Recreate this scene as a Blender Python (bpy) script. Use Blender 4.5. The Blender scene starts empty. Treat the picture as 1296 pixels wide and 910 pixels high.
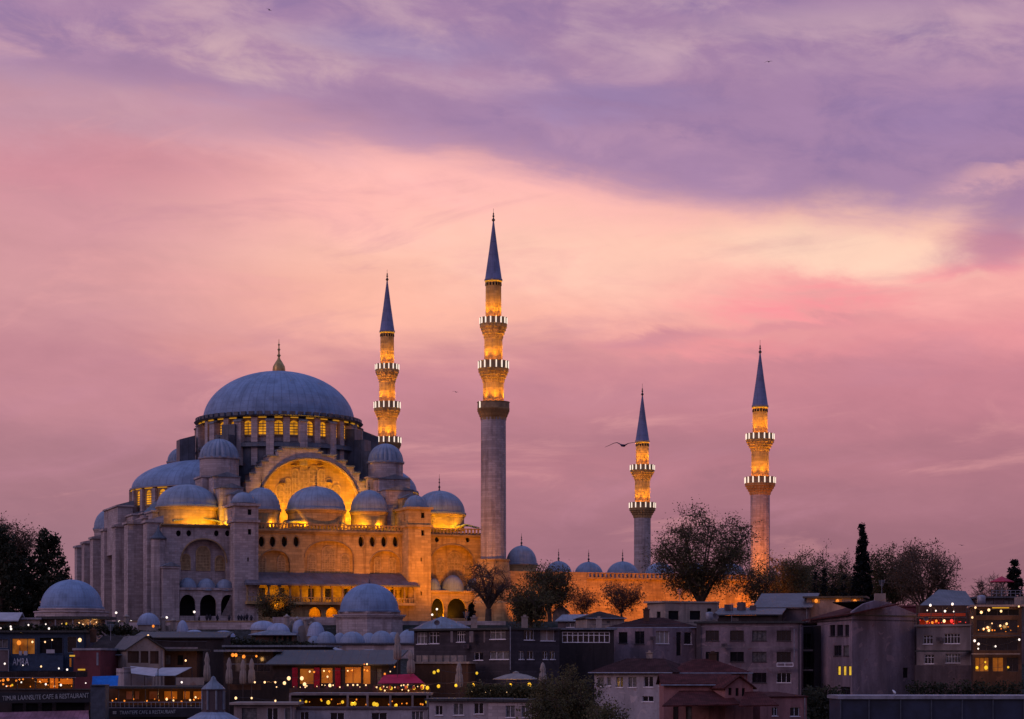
import bpy, bmesh, math, random
from mathutils import Vector, Matrix
from math import pi, sin, cos, radians, sqrt, atan2

# ------------------------------------------------------------------ camera
SC = bpy.context.scene
COL = SC.collection
CX, YH, F, CAMZ = 648.0, 845.0, 2736.0, 30.0      # photograph's centre column, eye level row and focal length
cam_d = bpy.data.cameras.new('camera')
cam_d.sensor_width = 36.0
cam_d.lens = F / 1296.0 * 36.0
cam_d.shift_y = (YH - 455.0) / 1296.0
cam_d.clip_start = 1.0
cam_d.clip_end = 20000.0
cam = bpy.data.objects.new('camera', cam_d)
cam.location = (0, 0, CAMZ)
cam.rotation_euler = (radians(90), 0, 0)
COL.objects.link(cam)
SC.camera = cam

SC.render.engine = 'CYCLES'
SC.cycles.use_denoising = True
try:
    SC.cycles.denoiser = 'OPENIMAGEDENOISE'
    SC.cycles.denoising_input_passes = 'RGB_ALBEDO_NORMAL'
except Exception:
    pass
SC.cycles.max_bounces = 5
SC.cycles.diffuse_bounces = 3
SC.cycles.glossy_bounces = 2
SC.cycles.transmission_bounces = 2
SC.cycles.sample_clamp_indirect = 4.0
SC.cycles.use_light_tree = True
vs = SC.view_settings
vs.view_transform = 'Standard'
vs.look = 'None'
vs.exposure = 0.0
vs.gamma = 1.0
vs.use_curve_mapping = False


def lin(r, g, b):
    def c(v):
        v /= 255.0
        return v / 12.92 if v <= 0.04045 else ((v + 0.055) / 1.055) ** 2.4
    return (c(r), c(g), c(b), 1.0)


# ------------------------------------------------------------------ node helper
class NT:
    def __init__(s, tree):
        s.t = tree
        s.n = tree.nodes
        s.l = tree.links

    def new(s, typ, **kw):
        nd = s.n.new(typ)
        for k, v in kw.items():
            setattr(nd, k, v)
        return nd

    def put(s, sock, v):
        if v is None:
            return
        if hasattr(v, 'is_output'):
            s.l.new(v, sock)
        else:
            sock.default_value = v

    def math(s, op, a, b=None, c=None, clamp=False):
        nd = s.new('ShaderNodeMath', operation=op, use_clamp=clamp)
        s.put(nd.inputs[0], a)
        s.put(nd.inputs[1], b)
        s.put(nd.inputs[2], c)
        return nd.outputs[0]

    def add(s, a, b): return s.math('ADD', a, b)
    def sub(s, a, b): return s.math('SUBTRACT', a, b)
    def mul(s, a, b): return s.math('MULTIPLY', a, b)

    def step(s, x, a, b):                      # smoothstep from a to b (a may exceed b)
        nd = s.new('ShaderNodeMapRange', interpolation_type='SMOOTHSTEP')
        s.put(nd.inputs['Value'], x)
        s.put(nd.inputs['From Min'], a)
        s.put(nd.inputs['From Max'], b)
        return nd.outputs['Result']

    def mix(s, f, a, b, mode='MIX'):
        nd = s.new('ShaderNodeMix', data_type='RGBA', blend_type=mode)
        s.put(nd.inputs[0], f)
        s.put(nd.inputs[6], a)
        s.put(nd.inputs[7], b)
        return nd.outputs[2]

    def xyz(s, x, y, z):
        nd = s.new('ShaderNodeCombineXYZ')
        s.put(nd.inputs[0], x)
        s.put(nd.inputs[1], y)
        s.put(nd.inputs[2], z)
        return nd.outputs[0]

    def noise(s, vec, scale, detail=4, rough=0.55, dist=0.0):
        nd = s.new('ShaderNodeTexNoise')
        s.put(nd.inputs['Vector'], vec)
        nd.inputs['Scale'].default_value = scale
        nd.inputs['Detail'].default_value = detail
        nd.inputs['Roughness'].default_value = rough
        nd.inputs['Distortion'].default_value = dist
        return nd.outputs['Fac']

    def ramp(s, f, stops, interp='EASE'):
        nd = s.new('ShaderNodeValToRGB')
        nd.color_ramp.interpolation = interp
        e = nd.color_ramp.elements
        while len(e) < len(stops):
            e.new(0.5)
        for el, (p, c) in zip(e, stops):
            el.position = p
            el.color = c
        s.put(nd.inputs[0], f)
        return nd.outputs[0]


# ------------------------------------------------------------------ sky (world): dusk cloud deck as a function of direction
world = bpy.data.worlds.new('World')
SC.world = world
world.use_nodes = True
wt = NT(world.node_tree)
wt.n.clear()
tc = wt.new('ShaderNodeTexCoord').outputs['Generated']
sep = wt.new('ShaderNodeSeparateXYZ')
wt.l.new(tc, sep.inputs[0])
dx, dy, dz = sep.outputs
DEG = 180 / pi
az = wt.mul(wt.math('ARCTAN2', dx, dy), DEG)                 # degrees, 0 = north of the eye, + to the east
el = wt.mul(wt.math('ARCSINE', dz), DEG)


def A(px): return math.degrees(math.atan((px - CX) / F))
def E(py): return math.degrees(math.atan((YH - py) / F))


# wind-drawn noises, long along the azimuth and tilted like the deck
ell = wt.add(el, wt.mul(az, 0.10))
v1 = wt.xyz(wt.mul(az, 0.085), wt.mul(ell, 0.42), 3.1)
v2 = wt.xyz(wt.mul(az, 0.22), wt.mul(ell, 0.75), 8.7)
v3 = wt.xyz(wt.mul(az, 0.45), wt.mul(ell, 0.95), 1.7)
n1 = wt.sub(wt.noise(v1, 1.0, 5, 0.55, 0.6), 0.5)
n2 = wt.sub(wt.noise(v2, 1.0, 6, 0.58, 0.5), 0.5)
n3 = wt.sub(wt.noise(v3, 1.0, 6, 0.62, 0.4), 0.5)
elw = wt.add(el, wt.add(wt.mul(n1, 2.6), wt.mul(n2, 1.1)))

v4 = wt.xyz(wt.mul(wt.sub(az, wt.mul(el, 0.9)), 0.16), wt.mul(wt.add(el, wt.mul(az, -0.06)), 0.62), 21.3)
n4 = wt.sub(wt.noise(v4, 1.0, 7, 0.62, 0.7), 0.5)


def pos(py): return max(0.0, min(1.0, E(py) / 20.0))


elf = wt.mul(elw, 1 / 20.0)
left = wt.ramp(elf, [(pos(845), lin(140, 98, 112)), (pos(700), lin(157, 113, 128)), (pos(600), lin(170, 119, 133)),
                     (pos(480), lin(198, 136, 148)), (pos(380), lin(210, 150, 156)), (pos(230), lin(209, 147, 158)),
                     (pos(140), lin(196, 148, 166)), (pos(40), lin(176, 148, 176)), (0.99, lin(168, 146, 178))])
mid = wt.ramp(elf, [(pos(845), lin(138, 94, 108)), (pos(700), lin(160, 110, 126)), (pos(600), lin(178, 121, 135)),
                    (pos(480), lin(203, 136, 147)), (pos(400), lin(250, 178, 164)), (pos(320), lin(255, 194, 176)),
                    (pos(240), lin(255, 186, 178)), (pos(150), lin(200, 150, 170)), (0.99, lin(176, 148, 176))])
right = wt.ramp(elf, [(pos(845), lin(132, 90, 104)), (pos(720), lin(150, 103, 118)), (pos(620), lin(168, 114, 129)),
                      (pos(500), lin(200, 130, 144)), (pos(420), lin(232, 150, 156)), (pos(350), lin(250, 176, 170)),
                      (pos(300), lin(255, 200, 178)), (pos(200), lin(214, 160, 170)), (0.99, lin(180, 150, 176))])
sky = wt.mix(wt.step(az, A(60), A(520)), left, mid)
sky = wt.mix(wt.step(az, A(640), A(1180)), sky, right)


def blob(px, py, rx, ry, warp=1.0, tilt=0.0, lo=1.0, hi=0.0):
    """soft elliptical mask in degrees round the direction of (px, py)"""
    k = 180 / pi / F
    u = wt.mul(wt.add(wt.sub(az, A(px)), wt.mul(n2, 6.0 * warp)), 1 / (rx * k))
    e = wt.add(wt.sub(el, E(py)), wt.add(wt.mul(wt.sub(az, A(px)), tilt), wt.add(wt.mul(n2, 2.0 * warp), wt.mul(n3, 1.2 * warp))))
    v = wt.mul(e, 1 / (ry * k))
    d = wt.math('SQRT', wt.add(wt.mul(u, u), wt.mul(v, v)))
    return wt.step(d, lo, hi)


# glowing breaks in the cloud
sky = wt.mix(wt.mul(blob(500, 385, 300, 75, 0.6, 0.10), 0.75), sky, lin(252, 186, 165))
sky = wt.mix(wt.mul(blob(720, 330, 330, 95, 0.7, 0.12), 0.65), sky, lin(255, 204, 184))
sky = wt.mix(wt.mul(blob(1080, 326, 260, 44, 0.5, 0.08, 1.0, 0.25), 0.97), sky, lin(255, 211, 188))
sky = wt.mix(wt.mul(blob(560, 225, 420, 42, 0.6, 0.13), 0.55), sky, lin(255, 188, 184))
sky = wt.mix(wt.mul(blob(300, 462, 190, 34, 0.6, 0.16), 0.55), sky, lin(232, 158, 150))
sky = wt.mix(wt.mul(blob(110, 225, 330, 55, 0.9, 0.0), 0.55), sky, lin(208, 138, 152))
sky = wt.mix(wt.mul(blob(700, 500, 420, 42, 0.9, 0.05), 0.45), sky, lin(190, 130, 146))
# coral clouds on the east
sky = wt.mix(wt.mul(wt.mul(blob(1030, 382, 200, 34, 1.3, 0.06), wt.step(n4, 0.2, -0.08)), 0.9), sky, lin(251, 148, 157))
sky = wt.mix(wt.mul(blob(1245, 352, 90, 22, 0.9, 0.0), 0.6), sky, lin(246, 138, 154))
sky = wt.mix(wt.mul(blob(930, 440, 240, 18, 0.9, 0.05), 0.38), sky, lin(246, 146, 154))
sky = wt.mix(wt.mul(blob(840, 428, 125, 15, 0.7, -0.04), 0.75), sky, lin(206, 138, 152))
sky = wt.mix(wt.mul(blob(1000, 415, 160, 14, 0.8, -0.03), 0.5), sky, lin(214, 136, 152))
sky = wt.mix(wt.mul(blob(760, 590, 600, 26, 1.0, 0.03), 0.28), sky, lin(198, 128, 140))

# the mauve deck with its long slanting lower edge
edge = wt.new('ShaderNodeFloatCurve')
cv = edge.mapping.curves[0]
pts = [(0, 140), (250, 146), (420, 180), (560, 210), (700, 240), (860, 276), (1000, 296), (1150, 304), (1296, 306)]
cv.points[0].location = (0.0, E(150) / 20)
cv.points[1].location = (1.0, E(300) / 20)
for (px, py) in pts:
    cv.points.new((A(px) + 20) / 40, E(py) / 20)
edge.mapping.update()
wt.l.new(wt.math('MULTIPLY_ADD', az, 1 / 40, 0.5), edge.inputs['Value'])
bot = wt.mul(edge.outputs[0], 20.0)
above = wt.add(wt.sub(el, bot), wt.add(wt.mul(n2, 1.5), wt.mul(n3, 1.1)))
deckc = wt.mix(wt.step(az, A(0), A(760)), lin(172, 134, 168), lin(162, 128, 166))
deckc = wt.mix(wt.step(wt.add(n1, wt.mul(n2, 0.8)), -0.02, 0.30), deckc, lin(182, 142, 172))
deckc = wt.mix(wt.step(wt.add(n1, n3), 0.02, -0.28), deckc, lin(150, 121, 164))
sky = wt.mix(wt.mul(wt.step(above, -0.2, 1.25), 0.97), sky, deckc)
# the band is clearer over the west: pinkish veil above
sky = wt.mix(wt.mul(wt.mul(wt.step(az, A(420), A(60)), wt.step(el, E(210), E(150))), wt.step(n2, -0.1, 0.25)), sky, lin(206, 158, 168))
# torn streaks through the lower sky
low = wt.step(above, 0.6, -0.8)
sky = wt.mix(wt.mul(wt.mul(wt.step(n4, 0.02, 0.24), low), 0.34), sky, lin(188, 130, 150))
sky = wt.mix(wt.mul(wt.mul(wt.step(n4, -0.03, -0.24), low), 0.38), sky, lin(244, 172, 170))
# pale ragged wisps on top
w1 = wt.mul(wt.step(wt.add(el, wt.mul(n1, 3.0)), E(135), E(40)), wt.step(wt.add(n2, wt.mul(n3, 0.8)), -0.12, 0.26))
sky = wt.mix(wt.mul(w1, 0.55), sky, lin(198, 166, 178))
w2 = wt.mul(blob(330, 80, 330, 60, 0.7, 0.1), wt.step(wt.add(n3, wt.mul(n2, 0.5)), -0.15, 0.25))
sky = wt.mix(wt.mul(w2, 0.85), sky, lin(206, 170, 176))
sky = wt.mix(wt.mul(blob(1060, 40, 330, 32, 0.8, -0.02), 0.5), sky, lin(200, 166, 180))
sky = wt.mix(wt.mul(blob(520, 60, 210, 40, 0.8, 0.12), 0.6), sky, lin(152, 132, 176))
sky = wt.mix(wt.mul(blob(760, 128, 190, 36, 0.9, 0.08), 0.55), sky, lin(148, 126, 172))
sky = wt.mix(wt.mul(blob(1200, 160, 200, 60, 0.9, 0.0), 0.45), sky, lin(148, 122, 170))
sky = wt.mix(wt.mul(blob(180, 108, 300, 24, 0.6, 0.06), 0.7), sky, lin(166, 130, 166))
# puff at the east edge of the deck
sky = wt.mix(wt.mul(blob(1262, 322, 84, 48, 0.6, 0.0, 1.0, 0.1), 0.85), sky, lin(190, 124, 154))
sky = wt.mix(wt.mul(blob(1290, 275, 80, 66, 0.6, 0.0, 1.0, 0.1), 0.8), sky, lin(160, 122, 160))
sky = wt.mix(wt.mul(blob(1225, 248, 90, 18, 1.0, 0.0), 0.7), sky, lin(226, 172, 176))
fine = wt.mul(wt.add(n3, wt.add(wt.mul(n2, 0.6), wt.mul(n4, 0.5))), 0.24)
sky = wt.mix(1.0, sky, wt.xyz(wt.add(1.0, fine), wt.add(1.0, fine), wt.add(1.0, wt.mul(fine, 0.8))), 'MULTIPLY')

# the half of the sky behind the eye and overhead: dusk blue, mauve low down
back = wt.ramp(wt.math('MULTIPLY_ADD', dz, 0.5, 0.5), [(0.0, (0.01, 0.008, 0.012, 1)), (0.48, (0.03, 0.02, 0.03, 1)),
               (0.52, (0.30, 0.155, 0.185, 1)), (0.62, (0.26, 0.18, 0.27, 1)), (0.80, (0.21, 0.30, 0.66, 1)), (1.0, (0.24, 0.33, 0.68, 1))], 'LINEAR')
front = wt.mul(wt.step(dy, 0.15, 0.75), wt.step(dz, 0.62, 0.34))
front = wt.mul(front, wt.step(dz, -0.02, 0.0))
cloud = wt.mix(front, back, sky)
nish = wt.new('ShaderNodeTexSky', sky_type='NISHITA')
nish.sun_disc = False
nish.sun_elevation = radians(1.0)
nish.sun_rotation = radians(-60)
bg1 = wt.new('ShaderNodeBackground')
wt.l.new(cloud, bg1.inputs[0])
bg1.inputs[1].default_value = 1.0
bg2 = wt.new('ShaderNodeBackground')
wt.l.new(nish.outputs[0], bg2.inputs[0])
bg2.inputs[1].default_value = 0.006
ads = wt.new('ShaderNodeAddShader')
wt.l.new(bg1.outputs[0], ads.inputs[0])
wt.l.new(bg2.outputs[0], ads.inputs[1])
wout = wt.new('ShaderNodeOutputWorld')
wt.l.new(ads.outputs[0], wout.inputs['Surface'])

# added fill from the front left, broad and weak, brightening left-facing sides
fill_light_d = bpy.data.lights.new('sun', 'SUN')
fill_light_d.energy = 0.5
fill_light_d.angle = radians(25)
fill_light_d.color = (1.0, 0.68, 0.78)
sun = bpy.data.objects.new('sun', fill_light_d)
sun.rotation_euler = (radians(66), 0, radians(-58))
COL.objects.link(sun)


# ------------------------------------------------------------------ materials
def base_mat(name, rough=0.8, spec=0.3, metal=0.0):
    m = bpy.data.materials.new(name)
    m.use_nodes = True
    t = NT(m.node_tree)
    p = t.n['Principled BSDF']
    p.inputs['Roughness'].default_value = rough
    p.inputs['Specular IOR Level'].default_value = spec
    p.inputs['Metallic'].default_value = metal
    return m, t, p


def objco(t):
    return t.new('ShaderNodeTexCoord').outputs['Object']


def bump(t, p, h, strength=0.3, dist=0.05):
    b = t.new('ShaderNodeBump')
    b.inputs['Strength'].default_value = strength
    b.inputs['Distance'].default_value = dist
    t.put(b.inputs['Height'], h)
    t.l.new(b.outputs[0], p.inputs['Normal'])


def scaled(c, k):
    return (c[0] * k, c[1] * k, c[2] * k, 1)


def plaster(name, c, rough=0.85, stain=0.55, scale=0.35):
    m, t, p = base_mat(name, rough, 0.2)
    o = objco(t)
    mp = t.new('ShaderNodeMapping')
    mp.inputs['Scale'].default_value = (1, 1, 0.28)
    t.l.new(o, mp.inputs[0])
    a = t.noise(mp.outputs[0], scale, 6, 0.65)
    b = t.noise(o, 2.5, 4, 0.6)
    col = t.mix(t.step(a, 0.38, 0.66), scaled(c, 1 - stain * 0.7), scaled(c, 1.12))
    col = t.mix(t.mul(t.step(b, 0.45, 0.75), 0.45), col, scaled(c, 0.55))
    mp2 = t.new('ShaderNodeMapping')
    mp2.inputs['Scale'].default_value = (1, 1, 0.06)
    t.l.new(o, mp2.inputs[0])
    st = t.noise(mp2.outputs[0], 1.3, 5, 0.65)
    col = t.mix(t.mul(t.step(st, 0.54, 0.72), 0.6), col, scaled(c, 0.42))
    pt_ = t.noise(o, 0.55, 3, 0.5, 1.2)
    col = t.mix(t.mul(t.step(pt_, 0.62, 0.66), 0.5), col, (c[0] * 1.5, c[1] * 1.35, c[2] * 1.25, 1))
    col = t.mix(t.mul(t.step(pt_, 0.33, 0.30), 0.6), col, (c[0] * 0.75, c[1] * 0.5, c[2] * 0.42, 1))
    t.l.new(col, p.inputs['Base Color'])
    bump(t, p, b, 0.3, 0.05)
    return m


def stone(name, c, bw=1.25, rh=0.48, var=0.34):
    m, t, p = base_mat(name, 0.88, 0.2)
    o = objco(t)
    s = t.new('ShaderNodeSeparateXYZ')
    t.l.new(o, s.inputs[0])
    v = t.xyz(t.add(s.outputs[0], s.outputs[1]), s.outputs[2], 0.0)
    br = t.new('ShaderNodeTexBrick')
    t.l.new(v, br.inputs['Vector'])
    br.inputs['Color1'].default_value = scaled(c, 1 - var)
    br.inputs['Color2'].default_value = scaled(c, 1 + var * 0.8)
    br.inputs['Mortar'].default_value = scaled(c, 0.55)
    br.inputs['Scale'].default_value = 1.0
    br.inputs['Mortar Size'].default_value = 0.022
    br.inputs['Brick Width'].default_value = bw
    br.inputs['Row Height'].default_value = rh
    n = t.noise(o, 0.22, 6, 0.65)
    n2_ = t.noise(o, 1.6, 5, 0.6)
    mp = t.new('ShaderNodeMapping')
    mp.inputs['Scale'].default_value = (1.0, 1.0, 0.1)
    t.l.new(o, mp.inputs[0])
    st = t.noise(mp.outputs[0], 0.9, 5, 0.6)
    col = t.mix(t.step(n, 0.36, 0.68), scaled(c, 0.72), scaled(c, 1.15))
    col = t.mix(0.62, col, br.outputs['Color'])
    col = t.mix(t.mul(t.step(st, 0.48, 0.70), 0.7), col, (c[0] * 0.42, c[1] * 0.38, c[2] * 0.38, 1))
    col = t.mix(t.mul(t.step(n2_, 0.52, 0.75), 0.3), col, scaled(c, 1.3))
    t.l.new(col, p.inputs['Base Color'])
    bump(t, p, t.add(t.mul(br.outputs['Fac'], -0.6), t.mul(n2_, 0.5)), 0.5, 0.05)
    return m


def lead_dome(name, c, n=40, ring=1.5):
    m, t, p = base_mat(name, 0.6, 0.28)
    o = objco(t)
    s = t.new('ShaderNodeSeparateXYZ')
    t.l.new(o, s.inputs[0])
    a = t.mul(t.math('ARCTAN2', s.outputs[1], s.outputs[0]), n / (2 * pi))
    fr = t.math('PINGPONG', a, 0.5)
    seam = t.step(fr, 0.09, 0.02)
    zr = t.math('PINGPONG', t.mul(s.outputs[2], 1 / ring), 0.5)
    hs = t.step(zr, 0.05, 0.0)
    lines = t.math('MAXIMUM', seam, t.mul(hs, 0.8))
    va = t.new('ShaderNodeVectorMath', operation='ADD')
    t.l.new(o, va.inputs[0])
    t.l.new(t.new('ShaderNodeObjectInfo').outputs['Location'], va.inputs[1])
    no = t.noise(va.outputs[0], 0.45, 7, 0.68)
    cell = t.new('ShaderNodeTexWhiteNoise', noise_dimensions='2D')
    t.l.new(t.xyz(t.math('FLOOR', t.add(a, 0.5)), t.math('FLOOR', t.add(t.mul(s.outputs[2], 1 / ring), 0.5)), 0), cell.inputs['Vector'])
    col = t.mix(t.step(no, 0.36, 0.66), scaled(c, 0.76), scaled(c, 1.16))
    col = t.mix(t.mul(cell.outputs['Value'], 0.5), col, scaled(c, 1.35))
    col = t.mix(t.mul(lines, 0.42), col, scaled(c, 0.5))
    t.l.new(col, p.inputs['Base Color'])
    bump(t, p, t.add(lines, t.mul(no, 0.6)), 0.5, 0.06)
    return m


def lead_flat(name, c, step_=0.8):
    m, t, p = base_mat(name, 0.5, 0.45)
    o = objco(t)
    s = t.new('ShaderNodeSeparateXYZ')
    t.l.new(o, s.inputs[0])
    fr = t.math('PINGPONG', t.mul(s.outputs[0], 1 / step_), 0.5)
    seam = t.step(fr, 0.1, 0.02)
    no = t.noise(o, 0.5, 6, 0.62)
    col = t.mix(t.step(no, 0.35, 0.68), scaled(c, 0.65), scaled(c, 1.25))
    col = t.mix(t.mul(seam, 0.55), col, scaled(c, 0.5))
    t.l.new(col, p.inputs['Base Color'])
    bump(t, p, t.add(seam, t.mul(no, 0.5)), 0.5, 0.05)
    return m


def tiles(name, c, along=0.28):
    m, t, p = base_mat(name, 0.9, 0.08)
    o = objco(t)
    s = t.new('ShaderNodeSeparateXYZ')
    t.l.new(o, s.inputs[0])
    fx = t.math('PINGPONG', t.mul(s.outputs[0], 1 / along), 0.5)
    fz = t.math('FRACT', t.mul(s.outputs[2], 1 / 0.2))
    no = t.noise(o, 0.7, 6, 0.65)
    nf = t.noise(o, 5.0, 3, 0.6)
    col = t.mix(t.step(no, 0.35, 0.7), scaled(c, 0.55), scaled(c, 1.25))
    col = t.mix(t.mul(t.step(fx, 0.2, 0.02), 0.5), col, scaled(c, 0.4))
    col = t.mix(t.mul(t.step(fz, 0.25, 0.0), 0.4), col, scaled(c, 0.45))
    col = t.mix(t.mul(t.step(nf, 0.5, 0.8), 0.5), col, scaled(c, 0.5))
    t.l.new(col, p.inputs['Base Color'])
    bump(t, p, t.add(fx, t.mul(fz, 0.5)), 0.6, 0.05)
    return m


def wood(name, c, plank=0.22, horiz=True):
    m, t, p = base_mat(name, 0.8, 0.2)
    o = objco(t)
    s = t.new('ShaderNodeSeparateXYZ')
    t.l.new(o, s.inputs[0])
    q = s.outputs[2] if horiz else t.add(s.outputs[0], s.outputs[1])
    k = t.mul(q, 1 / plank)
    fr = t.math('PINGPONG', k, 0.5)
    wn = t.new('ShaderNodeTexWhiteNoise', noise_dimensions='1D')
    t.l.new(t.math('FLOOR', k), wn.inputs['W'])
    no = t.noise(o, 0.8, 6, 0.65)
    col = t.mix(wn.outputs['Value'], scaled(c, 0.75), scaled(c, 1.2))
    col = t.mix(t.step(no, 0.4, 0.7), col, scaled(c, 0.6))
    col = t.mix(t.mul(t.step(fr, 0.08, 0.0), 0.7), col, scaled(c, 0.3))
    t.l.new(col, p.inputs['Base Color'])
    bump(t, p, fr, 0.4, 0.03)
    return m


def plain(name, c, rough=0.7, spec=0.3, metal=0.0, var=0.25, scale=1.5):
    m, t, p = base_mat(name, rough, spec, metal)
    o = objco(t)
    no = t.noise(o, scale, 5, 0.6)
    col = t.mix(t.step(no, 0.3, 0.7), scaled(c, 1 - var), scaled(c, 1 + var))
    t.l.new(col, p.inputs['Base Color'])
    bump(t, p, no, 0.15, 0.03)
    return m


def leaf_mat(name, c):
    m, t, p = base_mat(name, 0.75, 0.15)
    geo = t.new('ShaderNodeNewGeometry')
    no = t.noise(objco(t), 0.5, 4, 0.6)
    col = t.mix(geo.outputs['Random Per Island'], scaled(c, 0.6), scaled(c, 1.5))
    col = t.mix(t.step(no, 0.4, 0.65), scaled(c, 0.6), col)
    t.l.new(col, p.inputs['Base Color'])
    tr = t.new('ShaderNodeBsdfTranslucent')
    t.l.new(col, tr.inputs[0])
    mx = t.new('ShaderNodeMixShader')
    mx.inputs[0].default_value = 0.4
    t.l.new(p.outputs[0], mx.inputs[1])
    t.l.new(tr.outputs[0], mx.inputs[2])
    t.l.new(mx.outputs[0], t.n['Material Output'].inputs['Surface'])
    return m


def emit(name, c, strength, var=0.0, scale=1.2):
    m, t, p = base_mat(name, 0.5, 0.2)
    p.inputs['Base Color'].default_value = (c[0] * 0.5, c[1] * 0.5, c[2] * 0.5, 1)
    p.inputs['Emission Strength'].default_value = strength
    if var:
        no = t.noise(objco(t), scale, 4, 0.6)
        col = t.mix(t.step(no, 0.3, 0.7), scaled(c, 1 - var), c)
        t.l.new(col, p.inputs['Emission Color'])
    else:
        p.inputs['Emission Color'].default_value = c
    return m


M = {}
M['stone'] = stone('floodlight_tinted_stone', (0.46, 0.275, 0.125))  # amber of the floodlight put into the colour, for lit parts
M['stone_grey'] = stone('stone_grey_unlit', (0.42, 0.32, 0.315), 1.0, 0.4)  # cooler copy for unlit parts of the mosque; also other grey masonry
M['stone_trim'] = plain('stone_trim', (0.30, 0.185, 0.10), 0.85, 0.2, var=0.3, scale=0.8)
M['lattice_pane'] = plain('lattice_pane', (0.315, 0.20, 0.105), 0.85, 0.2)
M['lattice'] = plain('window_lattice', (0.42, 0.265, 0.14), 0.85, 0.2)
M['lead'] = lead_dome('lead_sheet', (0.165, 0.215, 0.33), 56, 1.35)
M['lead_small'] = lead_dome('lead_sheet_small', (0.20, 0.225, 0.30), 28, 1.1)
M['lead_flat'] = lead_flat('lead_roof', (0.15, 0.155, 0.19))
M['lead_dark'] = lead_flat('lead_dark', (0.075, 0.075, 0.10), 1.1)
M['lead_porch'] = lead_flat('lead_porch', (0.12, 0.10, 0.12), 0.9)
M['spire'] = lead_dome('spire_lead', (0.15, 0.14, 0.23), 18, 2.4)
M['gilt'] = plain('gilt_copper', (0.42, 0.24, 0.08), 0.4, 0.5, 0.6)
M['iron'] = plain('dark_metal', (0.05, 0.035, 0.04), 0.6, 0.4)
M['curtain'] = plain('curtained_glass', (0.10, 0.085, 0.085), 0.5, 0.4, var=0.5, scale=2.5)
M['glass'] = plain('dark_glass', (0.012, 0.010, 0.014), 0.12, 0.5, var=0.3)
M['void'] = plain('dark_interior', (0.012, 0.010, 0.012), 0.9, 0.1)
M['amber'] = emit('amber_window', (1.0, 0.40, 0.015, 1), 0.9, 0.75, 0.55)
M['amber_low'] = emit('amber_low', (1.0, 0.34, 0.04, 1), 0.17, 0.85, 0.7)
M['gold_window'] = emit('gold_window', (1.0, 0.62, 0.05, 1), 0.75, 0.4)
M['bar_light'] = emit('light_bar', (1.0, 0.80, 0.64, 1), 1.0)
M['ring_light'] = emit('floodlight_ring', (1.0, 0.40, 0.018, 1), 40.0)
M['bulb_warm'] = emit('bulb_warm', (1.0, 0.60, 0.28, 1), 1.7)
M['bulb_white'] = emit('bulb_white', (1.0, 0.84, 0.74, 1), 1.5)
M['bulb_yellow'] = emit('bulb_yellow', (1.0, 0.60, 0.03, 1), 0.85)
M['bulb_orange'] = emit('bulb_orange', (1.0, 0.28, 0.03, 1), 1.0)
M['bulb_red'] = emit('bulb_red', (1.0, 0.05, 0.04, 1), 1.0)
M['cornice_glow'] = emit('glowing_cornice', (1.0, 0.44, 0.03, 1), 0.42)  # emission stands in for lamplight on cornice undersides and spire collars

# ------------------------------------------------------------------ geometry helpers
ORG = {}


def ell_profile(r, h, n=14, lip=0.22):
    p = [(r + lip, -0.30), (r + lip, -0.02), (r, 0.05)]
    for i in range(1, n):
        a = i / n * pi / 2
        p.append((r * cos(a), h * sin(a)))
    p.append((0.001, h))
    return p


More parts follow.
